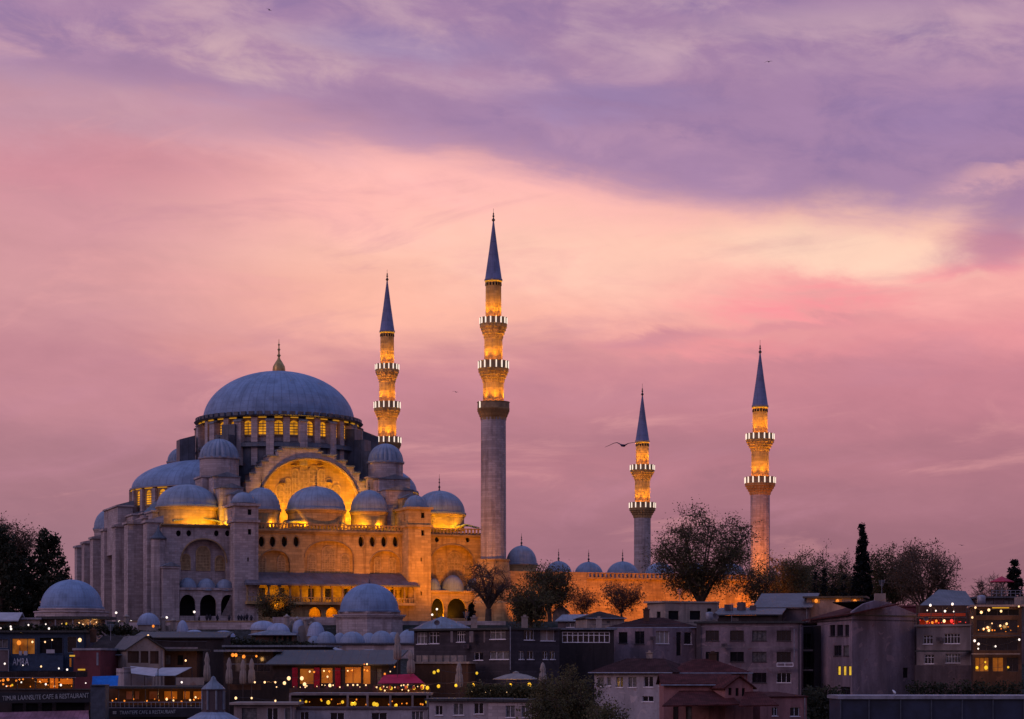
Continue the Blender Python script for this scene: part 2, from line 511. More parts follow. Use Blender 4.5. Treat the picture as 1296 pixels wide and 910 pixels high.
class MB:
    def __init__(s):
        s.bm = bmesh.new()

    def face(s, pts):
        return s.bm.faces.new([s.bm.verts.new(p) for p in pts])

    def box(s, x0, x1, y0, y1, z0, z1):
        if x0 > x1: x0, x1 = x1, x0
        if y0 > y1: y0, y1 = y1, y0
        if z0 > z1: z0, z1 = z1, z0
        v = [s.bm.verts.new((x, y, z)) for z in (z0, z1) for y in (y0, y1) for x in (x0, x1)]
        for f in ((0, 2, 3, 1), (4, 5, 7, 6), (0, 1, 5, 4), (2, 6, 7, 3), (0, 4, 6, 2), (1, 3, 7, 5)):
            s.bm.faces.new([v[i] for i in f])
        return s

    def obox(s, c, half, rz):
        cx, cy, cz = c
        hx, hy, hz = half
        ca, sa = cos(rz), sin(rz)
        v = []
        for z in (-hz, hz):
            for y in (-hy, hy):
                for x in (-hx, hx):
                    v.append(s.bm.verts.new((cx + x * ca - y * sa, cy + x * sa + y * ca, cz + z)))
        for f in ((0, 2, 3, 1), (4, 5, 7, 6), (0, 1, 5, 4), (2, 6, 7, 3), (0, 4, 6, 2), (1, 3, 7, 5)):
            s.bm.faces.new([v[i] for i in f])
        return s

    def lathe(s, cx, cy, cz, prof, n=32, a0=0.0, a1=2 * pi, mod=None, smooth=True):
        full = abs(a1 - a0 - 2 * pi) < 1e-6
        rows = []
        m = n if full else n + 1
        for (r, z) in prof:
            row = []
            for i in range(m):
                a = a0 + (a1 - a0) * i / n
                rr = r * (mod(a, z) if mod else 1.0)
                row.append(s.bm.verts.new((cx + rr * cos(a), cy + rr * sin(a), cz + z)))
            rows.append(row)
        for j in range(len(rows) - 1):
            for i in range(n):
                k = (i + 1) % m
                f = s.bm.faces.new((rows[j][i], rows[j][k], rows[j + 1][k], rows[j + 1][i]))
                f.smooth = smooth
        return s

    def prism(s, poly, a, b, axis='y'):
        """poly in the two other axes, extruded from a to b along axis"""
        def P(u, v, w):
            return (u, w, v) if axis == 'y' else ((u, v, w) if axis == 'z' else (w, u, v))
        A_ = [s.bm.verts.new(P(u, v, a)) for u, v in poly]
        B_ = [s.bm.verts.new(P(u, v, b)) for u, v in poly]
        n = len(poly)
        s.bm.faces.new(A_)
        s.bm.faces.new(B_[::-1])
        for i in range(n):
            s.bm.faces.new((A_[i], A_[(i + 1) % n], B_[(i + 1) % n], B_[i]))
        return s

    def solid(s, quad, d):
        """a slab: a quad (or any polygon) of 3-D points thickened by vector d"""
        A_ = [s.bm.verts.new(p) for p in quad]
        B_ = [s.bm.verts.new(Vector(p) + Vector(d)) for p in quad]
        n = len(quad)
        s.bm.faces.new(A_)
        s.bm.faces.new(B_[::-1])
        for i in range(n):
            s.bm.faces.new((A_[i], A_[(i + 1) % n], B_[(i + 1) % n], B_[i]))
        return s

    def tube(s, p0, p1, r0, r1=None, n=6, cap=True):
        p0, p1 = Vector(p0), Vector(p1)
        r1 = r0 if r1 is None else r1
        d = p1 - p0
        if d.length < 1e-6:
            return s
        d.normalize()
        up = Vector((0, 0, 1)) if abs(d.z) < 0.9 else Vector((1, 0, 0))
        a = d.cross(up).normalized()
        b = d.cross(a)
        r = [[s.bm.verts.new(p + (a * cos(2 * pi * i / n) + b * sin(2 * pi * i / n)) * q) for i in range(n)] for p, q in ((p0, r0), (p1, r1))]
        for i in range(n):
            f = s.bm.faces.new((r[0][i], r[0][(i + 1) % n], r[1][(i + 1) % n], r[1][i]))
            f.smooth = True
        if cap and n > 3:
            s.bm.faces.new(r[0][::-1])
            s.bm.faces.new(r[1])
        return s

    def panel(s, o, ux, inn, outer, holes, depth):
        """wall sheet with holes: points (u, z) on origin o, along ux; reveals run inwards by depth"""
        o, ux, inn = Vector(o), Vector(ux), Vector(inn)
        Pt = lambda q, d=0.0: o + ux * q[0] + Vector((0, 0, q[1])) + inn * d
        edges = []
        for loop in [outer] + holes:
            vv = [s.bm.verts.new(Pt(q)) for q in loop]
            for i in range(len(vv)):
                edges.append(s.bm.edges.new((vv[i], vv[(i + 1) % len(vv)])))
        bmesh.ops.triangle_fill(s.bm, use_beauty=True, use_dissolve=False, edges=edges, normal=-inn)
        for loop in holes:
            n = len(loop)
            for i in range(n):
                s.face([Pt(loop[i]), Pt(loop[(i + 1) % n]), Pt(loop[(i + 1) % n], depth), Pt(loop[i], depth)])
        return s

    def sphere(s, c, r, sub=1, sc=(1, 1, 1)):
        g = bmesh.ops.create_icosphere(s.bm, subdivisions=sub, radius=r)
        for v in g['verts']:
            v.co = Vector((v.co.x * sc[0], v.co.y * sc[1], v.co.z * sc[2])) + Vector(c)
        for v in g['verts']:
            for f in v.link_faces:
                f.smooth = True
        return s

    def build(s, name, m, parent=None, org=None, sharp=True):
        base = ORG[parent.name] if parent else Vector((0, 0, 0))
        org = Vector(org) if org is not None else (base if parent else Vector((0, 0, 0)))
        bmesh.ops.translate(s.bm, verts=s.bm.verts, vec=-org)
        me = bpy.data.meshes.new(name)
        s.bm.to_mesh(me)
        s.bm.free()
        if sharp:
            try:
                me.set_sharp_from_angle(angle=radians(42))
            except Exception:
                pass
        me.materials.append(M[m] if isinstance(m, str) else m)
        o = bpy.data.objects.new(name, me)
        COL.objects.link(o)
        if parent:
            o.parent = parent
        o.location = org - base
        ORG[o.name] = org
        return o


def empty(name, loc, rz=0.0, space=None):
    o = bpy.data.objects.new(name, None)
    o.location = loc
    o.rotation_euler = (0, 0, rz)
    o.empty_display_size = 0.5
    COL.objects.link(o)
    ORG[o.name] = Vector(loc) if space is None else Vector(space)
    return o


def tag(o, label=None, cat=None, group=None, kind=None):
    if label: o['label'] = label
    if cat: o['category'] = cat
    if group: o['group'] = group
    if kind: o['kind'] = kind
    elif cat: o['kind'] = 'thing'
    return o


def W(px, py, Y):
    return Vector(((px - CX) / F * Y, Y, CAMZ + (YH - py) / F * Y))


def mpp(Y):           # metres per photo pixel at distance Y
    return Y / F


# ------------------------------------------------------------------ ground
HP = [(-200, 0), (0, 0), (180, 6), (250, 14), (300, 22), (330, 29), (352, 33.6), (364, 36.2), (366, 37.2), (370, 37.9), (560, 37.9), (800, 10), (1200, 0), (9000, 0)]


def ground_z(x, y):
    for (a, za), (b, zb) in zip(HP, HP[1:]):
        if a <= y <= b:
            return za + (zb - za) * (y - a) / (b - a)
    return 0.0


def make_ground():
    xs = [-9000, -3000, -1200, -600, -300] + [i * 12 for i in range(-20, 21)] + [300, 600, 1200, 3000, 9000]
    ys = [-200, 0, 100, 180, 215, 250, 275, 300, 315, 330, 341, 352, 358, 364, 366, 370, 400, 440, 480, 520, 560, 620, 700, 800, 1200, 3000, 9000]
    rg = random.Random(4)
    mb = MB()
    g = [[mb.bm.verts.new((x, y, ground_z(x, y) + (rg.uniform(-0.4, 0.2) if 180 < y < 352 else 0))) for x in xs] for y in ys]
    for j in range(len(ys) - 1):
        for i in range(len(xs) - 1):
            mb.bm.faces.new((g[j][i], g[j][i + 1], g[j + 1][i + 1], g[j + 1][i]))
    m, t, p = base_mat('hillside_ground', 0.95, 0.1)
    o = objco(t)
    a = t.noise(o, 0.15, 6, 0.65)
    b = t.noise(o, 1.5, 5, 0.6)
    col = t.mix(t.step(a, 0.4, 0.62), (0.03, 0.025, 0.024, 1), (0.027, 0.026, 0.018, 1))
    col = t.mix(t.mul(t.step(b, 0.45, 0.7), 0.6), col, (0.09, 0.08, 0.075, 1))
    t.l.new(col, p.inputs['Base Color'])
    bump(t, p, b, 0.5, 0.2)
    tag(mb.build('ground', m), kind='structure')


make_ground()
G = 38.8

# ------------------------------------------------------------------ mosque frame of reference
AN = radians(21.0)
UX, UY = cos(AN), sin(AN)
VX, VY = -sin(AN), cos(AN)
NX, NY = -3.4, 398.0


def ms(px, t):
    ax = (px - CX) / F
    return (ax * (NY + t * VY) - NX - t * VX) / (UX - ax * UY)


def mY(s, t):
    return NY + s * UY + t * VY


def mz(py, px, t):
    return CAMZ + (YH - py) / F * mY(ms(px, t), t) - G


def mw(s, t, z):                     # mosque frame to world
    return Vector((NX + s * UX + t * VX, NY + s * UY + t * VY, G + z))


mosque = empty('mosque', (NX, NY, G), AN, (0, 0, 0))
tag(mosque, 'great domed stone mosque floodlit amber on the hilltop', 'mosque')
T0, TP = 4.0, 0.2                    # facade plane, front plane of the stair piers
QS = ms(205, T0)                     # the qibla end of the facade
SE_ = ms(612, T0)                    # the minaret end
TB = 74.0
zc = lambda py, px, t=T0: mz(py, px, t)
ROOF = zc(668, 420)
CS, CT = ms(353, 35.0), 35.0         # centre of the great dome
HALF = 16.0


def arch(u0, u1, z0, zs, zt, n=9):
    """pointed arch outline: sill z0, springing zs, crown zt"""
    c = (u0 + u1) / 2
    w = (u1 - u0) / 2
    pts = [(u0, z0), (u1, z0), (u1, zs)]
    for i in range(1, n):
        a = i / n * pi / 2
        k = cos(a) ** 0.92
        pts.append((c + w * k, zs + (zt - zs) * sin(a) ** 0.97))
    pts.append((c, zt))
    for i in range(n - 1, 0, -1):
        a = i / n * pi / 2
        k = cos(a) ** 0.92
        pts.append((c - w * k, zs + (zt - zs) * sin(a) ** 0.97))
    pts.append((u0, zs))
    return pts


def disc(u, z, ru, rz_, n=14):
    return [(u + ru * cos(2 * pi * i / n), z + rz_ * sin(2 * pi * i / n)) for i in range(n)]


def finial(parent, s, t, z, h, m='gilt', r=0.32):
    k = h / 4.0
    pr = [(r * 0.9, 0), (r * 0.35, 0.5 * k), (r * 0.9, 0.9 * k), (r * 0.25, 1.3 * k), (r * 0.2, 1.7 * k), (r * 0.65, 2.0 * k), (r * 0.2, 2.3 * k),
          (r * 0.45, 2.7 * k), (r * 0.15, 3.0 * k), (0.02, 4 * k)]
    return MB().lathe(s, t, z - 0.05, pr, 10).build('finial', m, parent, (s, t, z))


def drum_dome(px, t, rpx, ytop, ybase, ybot, mat_d='lead_small', fin=2.2, drum=True, mod=None, parent=mosque, segs=40, drum_mat='stone', windows=0, drum_sides=None):
    s = ms(px, t)
    Y = mY(s, t)
    r = rpx / F * Y
    zb, zt_, z0 = mz(ybase, px, t), mz(ytop, px, t), mz(ybot, px, t)
    if drum:
        d = MB()
        n = drum_sides or segs
        d.lathe(s, t, 0, [(r * 0.97, z0), (r * 0.97, zb - 0.9), (r * 1.0, zb - 0.85), (r * 1.02, zb - 0.55), (r * 1.05, zb - 0.5), (r * 1.05, zb - 0.3), (r * 0.5, zb - 0.28)], n, smooth=not drum_sides)
        dr = d.build('drum', drum_mat, parent, (s, t, z0))
    dm = MB().lathe(s, t, zb, ell_profile(r, zt_ - zb, 12), segs, mod=mod).build('dome', mat_d, parent, (s, t, zb))
    if fin:
        finial(dm, s, t, zt_, fin, 'iron', 0.26)
    return s, r, zb, zt_


flute = lambda n, a=0.055: (lambda ang, z: 1.0 - a * (1 - abs(sin(n * ang / 2))) if z > 0.02 else 1.0)

# ---- facade of the hall between and beside the piers
P1a, P1b = ms(297, TP), ms(327, TP)
P2a, P2b = ms(517, TP), ms(546, TP)
XU, XIN = (1, 0, 0), (0, 1, 0)


def niche(wall_o, hole, depth, mat_='stone', name='niche'):
    """back plate of a recessed arch"""
    mb = MB()
    mb.solid([(u, T0 + depth, z) for u, z in hole], (0, 0.3, 0))
    return mb.build(name, mat_, wall_o)


def lattice_window(parent, u0, u1, z0, z1, t, pointed=True, grid=0.42):
    """proud frame with a pierced lattice over dark glass"""
    fr = MB()
    zs = z1 - (u1 - u0) * 0.55 if pointed else z1
    out = arch(u0 - 0.18, u1 + 0.18, z0 - 0.18, zs, z1 + 0.2) if pointed else [(u0 - .18, z0 - .18), (u1 + .18, z0 - .18), (u1 + .18, z1 + .18), (u0 - .18, z1 + .18)]
    inn = arch(u0, u1, z0, zs, z1) if pointed else [(u0, z0), (u1, z0), (u1, z1), (u0, z1)]
    fr.panel((0, t - 0.14, 0), XU, XIN, out, [inn], 0.13)
    n = len(out)
    for i in range(n):
        a, b = out[i], out[(i + 1) % n]
        fr.face([(a[0], t - .14, a[1]), (b[0], t - .14, b[1]), (b[0], t + 0.1, b[1]), (a[0], t + 0.1, a[1])])
    z = z0 + grid
    while z < zs:
        fr.box(u0 + 0.003, u1 - 0.003, t - 0.10, t - 0.05, z - 0.07, z + 0.07)
        z += grid
    k = max(2, int((u1 - u0) / grid))
    for i in range(1, k):
        u = u0 + (u1 - u0) * i / k
        fr.box(u - 0.06, u + 0.06, t - 0.085, t - 0.045, z0 + 0.003, zs)
    w = fr.build('window', 'lattice', parent)
    pn = MB()
    pn.solid([(u, t - 0.02, z) for u, z in inn], (0, 0.05, 0))
    pn.build('pane', 'lattice_pane', w)
    return w


def cornice(mb, s0, s1, t, z, h=0.55, out=0.45):
    mb.box(s0, s1, t - out * 0.5, t + 0.3, z - h, z - h * 0.5)
    mb.box(s0, s1, t - out, t + 0.3, z - h * 0.5 + 0.002, z)


# central stretch
c0, c1 = P1b, P2a
zr = zc(672, 420)
aL = arch(ms(328, T0), ms(367, T0), zc(726, 347), zc(712, 347), zc(696, 347))
aC = arch(ms(385, T0), ms(448, T0), zc(728, 416), zc(706, 416), zc(684, 416))
aR = arch(ms(468, T0), ms(508, T0), zc(728, 488), zc(714, 488), zc(697, 488))
zpor = zc(727, 420)
rounds = []
for px in (331, 345, 360, 375, 457, 471.5, 486, 500.5):
    rounds.append((px, disc(ms(px, T0), zc(685.5, px), 0.52, 0.95)))
zg1, zg0 = zc(745, 420), zc(759, 420)
gw = []
for px in (332, 357, 394, 415.5, 437, 460, 498, 510):
    gw.append([(ms(px - 4, T0), zg0), (ms(px + 4, T0), zg0), (ms(px + 4, T0), zg1), (ms(px - 4, T0), zg1)])
ga = []
for px in (340, 360, 399.5, 421, 443, 465, 487):
    ga.append(arch(ms(px - 8.5, T0), ms(px + 8.5, T0), 0.4, zc(777, px), zc(767.5, px)))
wl = MB()
wl.panel((0, T0, 0), XU, XIN, [(c0 - 0.5, -1.0), (c1 + 0.5, -1.0), (c1 + 0.5, zr), (c0 - 0.5, zr)],
         [aL, aC, aR] + [r for _, r in rounds] + gw + ga, 1.3)
wall_c = wl.build('wall', 'stone', mosque)
for hole in (aL, aC, aR):
    niche(wall_c, hole, 0.75, 'stone')
for px, r in rounds:
    q = MB()
    q.solid([(u, T0 + 0.8, z) for u, z in r], (0, 0.1, 0))
    w = q.build('round_window', 'void', wall_c)
    f = MB()
    u, z = ms(px, T0), zc(685.5, px)
    f.panel((0, T0 - 0.08, 0), XU, XIN, disc(u, z, 0.72, 1.15), [disc(u, z, 0.53, 0.96)], 0.12)
    f.build('frame', 'stone_trim', w)
for h in gw:
    fr = MB()
    u0, u1, z0, z1 = h[0][0], h[1][0], h[0][1], h[2][1]
    fr.box(u0, u1, T0 + 0.5, T0 + 0.58, z0 - 0.15, z0)
    for i in range(1, 4):
        fr.box(u0 + (u1 - u0) * i / 4 - .03, u0 + (u1 - u0) * i / 4 + .03, T0 + .3, T0 + .36, z0, z1)
    w = fr.build('window', 'iron', wall_c)
    MB().box(u0, u1, T0 + 0.7, T0 + 0.8, z0, z1).build('pane', 'glass', w)
for h in ga:
    MB().solid([(u, T0 + 1.1, z) for u, z in h], (0, 0.2, 0)).build('doorway', 'stone', wall_c)
t1 = T0 + 0.72
for (pa, pb, ya, yb) in ((328.5, 335.5, 724, 703), (352, 360, 724, 704), (390, 399, 725, 702), (408, 423, 725, 692), (432, 441, 725, 702)):
    lattice_window(wall_c, ms(pa, t1), ms(pb, t1), zc(ya, pa, t1), zc(yb, pa, t1), t1)
for (pa, pb, ya, yb) in ((474, 481, 726, 706), (493, 500, 726, 707)):
    lattice_window(wall_c, ms(pa, t1), ms(pb, t1), zc(ya, pa, t1), zc(yb, pa, t1), t1, grid=0.8)
# string mouldings over the three arches
for hole in (aL, aC, aR):
    mo = MB()
    for i in range(2, len(hole) - 1):
        a, b = hole[i], hole[i + 1]
        mo.tube((a[0], T0 - 0.02, a[1]), (b[0], T0 - 0.02, b[1]), 0.13, n=5, cap=False)
    mo.build('moulding', 'stone_trim', wall_c)

# lead-covered porch roof with gallery below
pr = MB()
za, zb_ = zc(725.5, 420), zc(741, 420, -0.5)
s0, s1 = ms(314, T0), ms(513, T0)
e0, e1 = ms(309, -1.5), ms(532, -1.5)
zpe = mz(739.5, 420, -1.5)
pr.solid([(s0, T0, za), (s1, T0, za), (e1, -1.5, zpe), (e0, -1.5, zpe)], (0, 0, -0.3))
pr.build('porch_roof', 'lead_porch', mosque)
pt = MB()
zfl = mz(762, 420, -0.6)
for i in range(17):
    u = e0 + 0.8 + (e1 - e0 - 1.6) * i / 16
    pt.box(u - 0.14, u + 0.14, -0.75, -0.47, zfl, zpe - 0.15)
    pt.box(u - 0.3, u + 0.3, -0.85, -0.37, zpe - 0.55, zpe - 0.27)
pt.build('gallery_posts', 'stone_trim', mosque)
gl = MB()
gl.box(e0 + 0.6, e1 - 0.6, -0.95, T0 - 0.02, zfl - 0.5, zfl)
for i in range(60):
    u = e0 + 0.8 + (e1 - e0 - 1.6) * i / 59
    gl.box(u - 0.06, u + 0.06, -0.88, -0.8, zfl + 0.002, zfl + 0.7)
gl.box(e0 + 0.6, e1 - 0.6, -0.9, -0.78, zfl + 0.702, zfl + 0.82)
gl.build('gallery_floor', 'stone', mosque)
lw = MB()
la = [arch(ms(px - 8, 0.4), ms(px + 8, 0.4), 0.2, mz(778, px, 0.4), mz(768.5, px, 0.4)) for px in (340, 361, 399, 420.5, 442, 463, 485)]
lw.panel((0, 0.4, 0), XU, XIN, [(P1b - 0.2, -1), (P2a + 0.2, -1), (P2a + 0.2, zfl - 0.5), (P1b - 0.2, zfl - 0.5)], la, 0.8)
lw.build('arcade', 'stone', mosque)

# parapet balustrade of the roof terrace
def balustrade(s0, s1, t, z0, z1, n):
    b = MB()
    b.box(s0, s1, t - 0.18, t + 0.18, z0 - 0.02, z0 + 0.22)
    b.box(s0, s1, t - 0.2, t + 0.2, z1 - 0.22, z1)
    for i in range(n):
        u = s0 + 0.2 + (s1 - s0 - 0.4) * i / (n - 1)
        b.box(u - 0.16, u + 0.16, t - 0.1, t + 0.1, z0 + 0.22, z1 - 0.22)
    return b.build('balustrade', 'stone_trim', mosque)


co = MB()
cornice(co, P1b, P2a, T0 - 0.002, zr + 0.02, 0.6, 0.5)
co.build('cornice', 'stone_trim', mosque)
balustrade(P1b + 0.02, P2a - 0.02, T0 - 0.1, zr + 0.02, zc(663.5, 420), 44)

# stair piers with their little domes
def pier(pa, pb, ytop, ymid, ydome_top, ydome_base, dpx, mat_='stone'):
    s0, s1 = ms(pa, TP), ms(pb, TP)
    zt_, zm = mz(ytop, pa, TP), mz(ymid, pa, TP)
    mid_ = (pa + pb) / 2
    b = MB()
    slots = []
    for (yy, w_) in ((648 + (ytop - 637) * 0.9, 0.34), (673 + (ytop - 637) * 0.3, 0.3)):
        z = mz(yy, mid_, TP)
        u = ms(mid_ + 4, TP)
        slots.append([(u - w_, z - 0.5), (u + w_, z - 0.5), (u + w_, z + 0.5), (u - w_, z + 0.5)])
    for yy in (708, 751):
        z = mz(yy, mid_, TP)
        u = ms(mid_ + 2, TP)
        slots.append([(u - .14, z - 0.35), (u + .14, z - 0.35), (u + .14, z + 0.35), (u - .14, z + 0.35)])
    b.panel((0, TP, 0), XU, XIN, [(s0, -1), (s1, -1), (s1, zt_), (s0, zt_)], slots, 0.6)
    sl = []
    z = mz(650 + (ytop - 637) * 0.9, mid_, TP)
    sl.append([(2.0, z - 0.6), (2.5, z - 0.6), (2.5, z + 0.6), (2.0, z + 0.6)])
    dep = 8.0
    b.panel((s0, TP, 0), (0, 1, 0), (1, 0, 0), [(0, -1), (dep, -1), (dep, zt_), (0, zt_)], sl, 0.5)
    b.face([(s1, TP, -1), (s1, TP + dep, -1), (s1, TP + dep, zt_), (s1, TP, zt_)])
    b.face([(s0, TP + dep, -1), (s1, TP + dep, -1), (s1, TP + dep, zt_), (s0, TP + dep, zt_)])
    b.face([(s0, TP, zt_), (s1, TP, zt_), (s1, TP + dep, zt_), (s0, TP + dep, zt_)])
    for z_, o_ in ((zm, 0.28), (zt_, 0.36)):
        b.box(s0 - o_, s1 + o_, TP - o_, TP + dep + o_, z_ - 0.4, z_ + 0.03)
    p = b.build('stair_pier', mat_, mosque)
    for h in slots[:4]:
        MB().solid([(u, TP + 0.45, z) for u, z in h], (0, 0.1, 0)).build('slit', 'void', p)
    t = TP + (s1 - s0) / 2 + 0.2
    r = dpx / F * mY(s0, t)
    zb = mz(ydome_base, mid_, t)
    zt2 = mz(ydome_top, mid_, t)
    MB().lathe((s0 + s1) / 2, t, zt_, [(r * 1.0, 0), (r * 1.0, zb - zt_ - 0.25), (r * 1.08, zb - zt_ - 0.2), (r * 1.08, zb - zt_ - 0.02)], 8, smooth=False).build('drum', mat_, p)
    MB().lathe((s0 + s1) / 2, t, zb, ell_profile(r, zt2 - zb, 10, 0.25), 24).build('dome', 'lead_small', p, ((s0 + s1) / 2, t, zb))
    # lead-capped step behind the dome
    MB().box(s0 + 0.6, s1 - 0.4, TP + 5.4, TP + 7.9, zt_ + 0.04, zt_ + 2.0).build('step', mat_, p)
    MB().prism([(s0 + 0.3, zt_ + 2.0), (s1 - 0.1, zt_ + 2.0), ((s0 + s1) / 2, zt_ + 2.9)], TP + 5.2, TP + 8.1, 'y').build('cap', 'lead_flat', p)
    return s0, s1


pier(297, 327, 637, 657.5, 623, 635, 14.5, 'stone_grey')
pier(517, 545.5, 641.5, 664, 627, 640.5, 14.5)

# ---- left bay: big blind arch over a three-arched porch
zl = zc(664, 250)
bL = arch(ms(229, T0), ms(287, T0), zc(752, 258), zc(712, 258), zc(682, 258), 12)
porch = [arch(ms(px - hw, T0 - 1.2), ms(px + hw, T0 - 1.2), 0.3, zc(766, px, T0 - 1.2), zc(753, px, T0 - 1.2)) for px, hw in ((236, 10), (262, 10.5), (287.5, 9.5))]
w2_ = MB()
rl = [disc(ms(px, T0), zc(675, px), 0.45, 0.55) for px in (226, 239, 274, 288)]
w2_.panel((0, T0, 0), XU, XIN, [(QS, -1), (P1a + 0.5, -1), (P1a + 0.5, zl), (QS, zl)], [bL] + rl, 1.5)
wall_l = w2_.build('wall', 'stone_grey', mosque)
niche(wall_l, bL, 1.4, 'stone_grey')
for r in rl:
    MB().solid([(u, T0 + 0.5, z) for u, z in r], (0, 0.1, 0)).build('round_window', 'void', wall_l)
tw = T0 + 1.36
for (pa, pb, ya, yb) in ((230.5, 240, 720, 702), (249, 265, 721, 692), (273, 283, 721, 704)):
    lattice_window(wall_l, ms(pa, tw), ms(pb, tw), zc(ya, pa, tw), zc(yb, pa, tw), tw, grid=0.55)
mo = MB()
for i in range(2, len(bL) - 1):
    a, b = bL[i], bL[i + 1]
    mo.tube((a[0], T0 - 0.02, a[1]), (b[0], T0 - 0.02, b[1]), 0.16, n=5, cap=False)
mo.build('moulding', 'stone_trim', wall_l)


def porch_part(holes, sa, sb, t, ztop, domes, dmat):
    m_ = MB()
    m_.panel((0, t, 0), XU, XIN, [(sa, -1), (sb, -1), (sb, ztop), (sa, ztop)], holes, 0.7)
    m_.box(sa - 0.15, sb + 0.15, t - 0.3, T0, ztop + 0.002, ztop + 0.4)
    for u in (sa,):
        m_.face([(u, t, -1), (u, T0, -1), (u, T0, ztop), (u, t, ztop)])
    p = m_.build('arcade', 'stone_grey' if sa < P1b else 'stone', mosque)  # left porch takes the unlit grey, right porch the amber-tinted stone
    MB().box(sa + 0.1, sb - 0.1, T0 - 0.28, T0 - 0.02, 0, ztop - 0.05).build('recess', 'void', p)
    for (px, rp, yt, yb) in domes:
        s = ms(px, t + 1.4)
        r = rp / F * mY(s, t)
        zb = mz(yb, px, t + 1.4)
        MB().lathe(s, t + 1.4, zb, ell_profile(r, mz(yt, px, t + 1.4) - zb, 9, 0.12), 24).build('dome', 'lead_small', p, (s, t + 1.4, zb))
    return p


porch_part(porch, ms(226, T0 - 1.2), P1a - 0.02, T0 - 2.2, zc(747, 260, T0 - 1.2), [(237.5, 11.5, 731, 745), (261, 12, 732, 745.5), (284, 11.5, 733, 746)], 'lead_small')
co = MB()
cornice(co, QS - 0.3, P1a - 0.02, T0 - 0.002, zl + 0.02, 0.5, 0.5)
co.build('cornice', 'stone_trim', mosque)

# ---- right bay
zrb = zc(677, 575)
bR = arch(ms(543.5, T0), ms(601, T0), zc(756, 572), zc(716, 572), zc(689, 572), 12)
w3 = MB()
rr = [disc(ms(px, T0), zc(683, px), 0.4, 0.5) for px in (553, 592)]
w3.panel((0, T0, 0), XU, XIN, [(P2b - 0.5, -1), (SE_, -1), (SE_, zrb), (P2b - 0.5, zrb)], [bR] + rr, 1.6)
wall_r = w3.build('wall', 'stone', mosque)
niche(wall_r, bR, 1.5, 'stone')
for r in rr:
    MB().solid([(u, T0 + 0.5, z) for u, z in r], (0, 0.1, 0)).build('round_window', 'void', wall_r)
tw = T0 + 1.46
for (pa, pb, ya, yb) in ((553, 561, 727, 709), (567, 583, 728, 699), (588, 597, 728, 710)):
    lattice_window(wall_r, ms(pa, tw), ms(pb, tw), zc(ya, pa, tw), zc(yb, pa, tw), tw, grid=0.6)
mo = MB()
for i in range(2, len(bR) - 1):
    a, b = bR[i], bR[i + 1]
    mo.tube((a[0], T0 - 0.02, a[1]), (b[0], T0 - 0.02, b[1]), 0.16, n=5, cap=False)
mo.build('moulding', 'stone_trim', wall_r)
porchR = [arch(ms(px - hw, T0 - 1.2), ms(px + hw, T0 - 1.2), 0.3, zc(772, px, T0 - 1.2), zc(757.5, px, T0 - 1.2)) for px, hw in ((552, 8), (576, 12), (602, 9))]
porch_part(porchR, P2b + 0.02, ms(612, T0 - 1.2), T0 - 2.2, zc(750.5, 575, T0 - 1.2), [(549, 9, 732, 746), (573, 14.5, 728, 747), (600, 10, 732, 747)], 'lead_small')
co = MB()
cornice(co, P2b + 0.02, SE_ + 0.4, T0 - 0.002, zrb + 0.02, 0.5, 0.5)
co.build('cornice', 'stone_trim', mosque)
balustrade(P2b + 0.04, SE_ - 0.2, T0 - 0.1, zrb + 0.02, zc(668.5, 575), 17)
# short corner block seen to the right of the minaret
MB().box(SE_ - 0.01, SE_ + 5.5, T0 + 3, T0 + 12, -1, zc(676, 640, T0 + 3)).build('corner_block', 'stone', mosque)

# ---- body: roof terrace, qibla wall, back walls
bd = MB()
zq = zc(661.5, 205)
bd.face([(QS, T0, -1), (QS, TB, -1), (QS, TB, zq - 2.2), (QS, T0, zq)])
bd.face([(SE_, T0, -1), (SE_, TB, -1), (SE_, TB, zrb), (SE_, T0, zrb)])
bd.face([(QS, TB, -1), (SE_, TB, -1), (SE_, TB, zrb), (QS, TB, zq - 2.2)])
bd.build('side_wall', 'stone_grey', mosque)
rf = MB()
rf.box(QS - 0.1, SE_ - 0.1, T0 + 0.3, TB, ROOF - 0.7, ROOF - 0.3)
rf.build('roof_terrace', 'lead_dark', mosque)

# qibla buttresses, stepped down to the far corner
bt = [(QS, 5.2, 3.4, 661.5, 201), (QS, 17.5, 3.6, 663.5, 187), (QS, 29.5, 3.6, 667, 170), (QS, 41, 3.6, 672, 150), (QS, 53, 3.4, 682, 130), (QS, 63, 3.0, 688, 115), (QS, 71.5, 3.0, 693, 104)]
for i, (s, t, w_, y_, px_) in enumerate(bt):
    zt_ = mz(y_, px_, t)
    b = MB()
    d = 3.4 if i else 2.4
    b.box(s - d, s + 0.5, t, t + w_, -1, zt_)
    b.box(s - d - 0.3, s + 0.5, t - 0.3, t + w_ + 0.3, zt_ + 0.002, zt_ + 0.4)
    b.prism([(s - d - 0.2, zt_ + 0.4), (s + 0.5, zt_ + 0.4), (s + 0.5, zt_ + 1.3)], t - 0.2, t + w_ + 0.2, 'y')
    b.build('buttress', 'stone_grey', mosque)
    if i < len(bt) - 1:                              # parapet run and tall blind window behind each buttress
        t2 = bt[i + 1][1]
        q = MB()
        q.box(s - 0.5, s + 0.3, t + w_ + 0.3, t2 - 0.3, zt_ - 1.4, zt_ - 0.5)
        q.build('parapet', 'stone_trim', mosque)
        MB().box(s - 0.12, s + 0.2, t + w_ + 3.2, t + w_ + 4.6, zt_ - 7, zt_ - 3).build('slit', 'void', mosque)
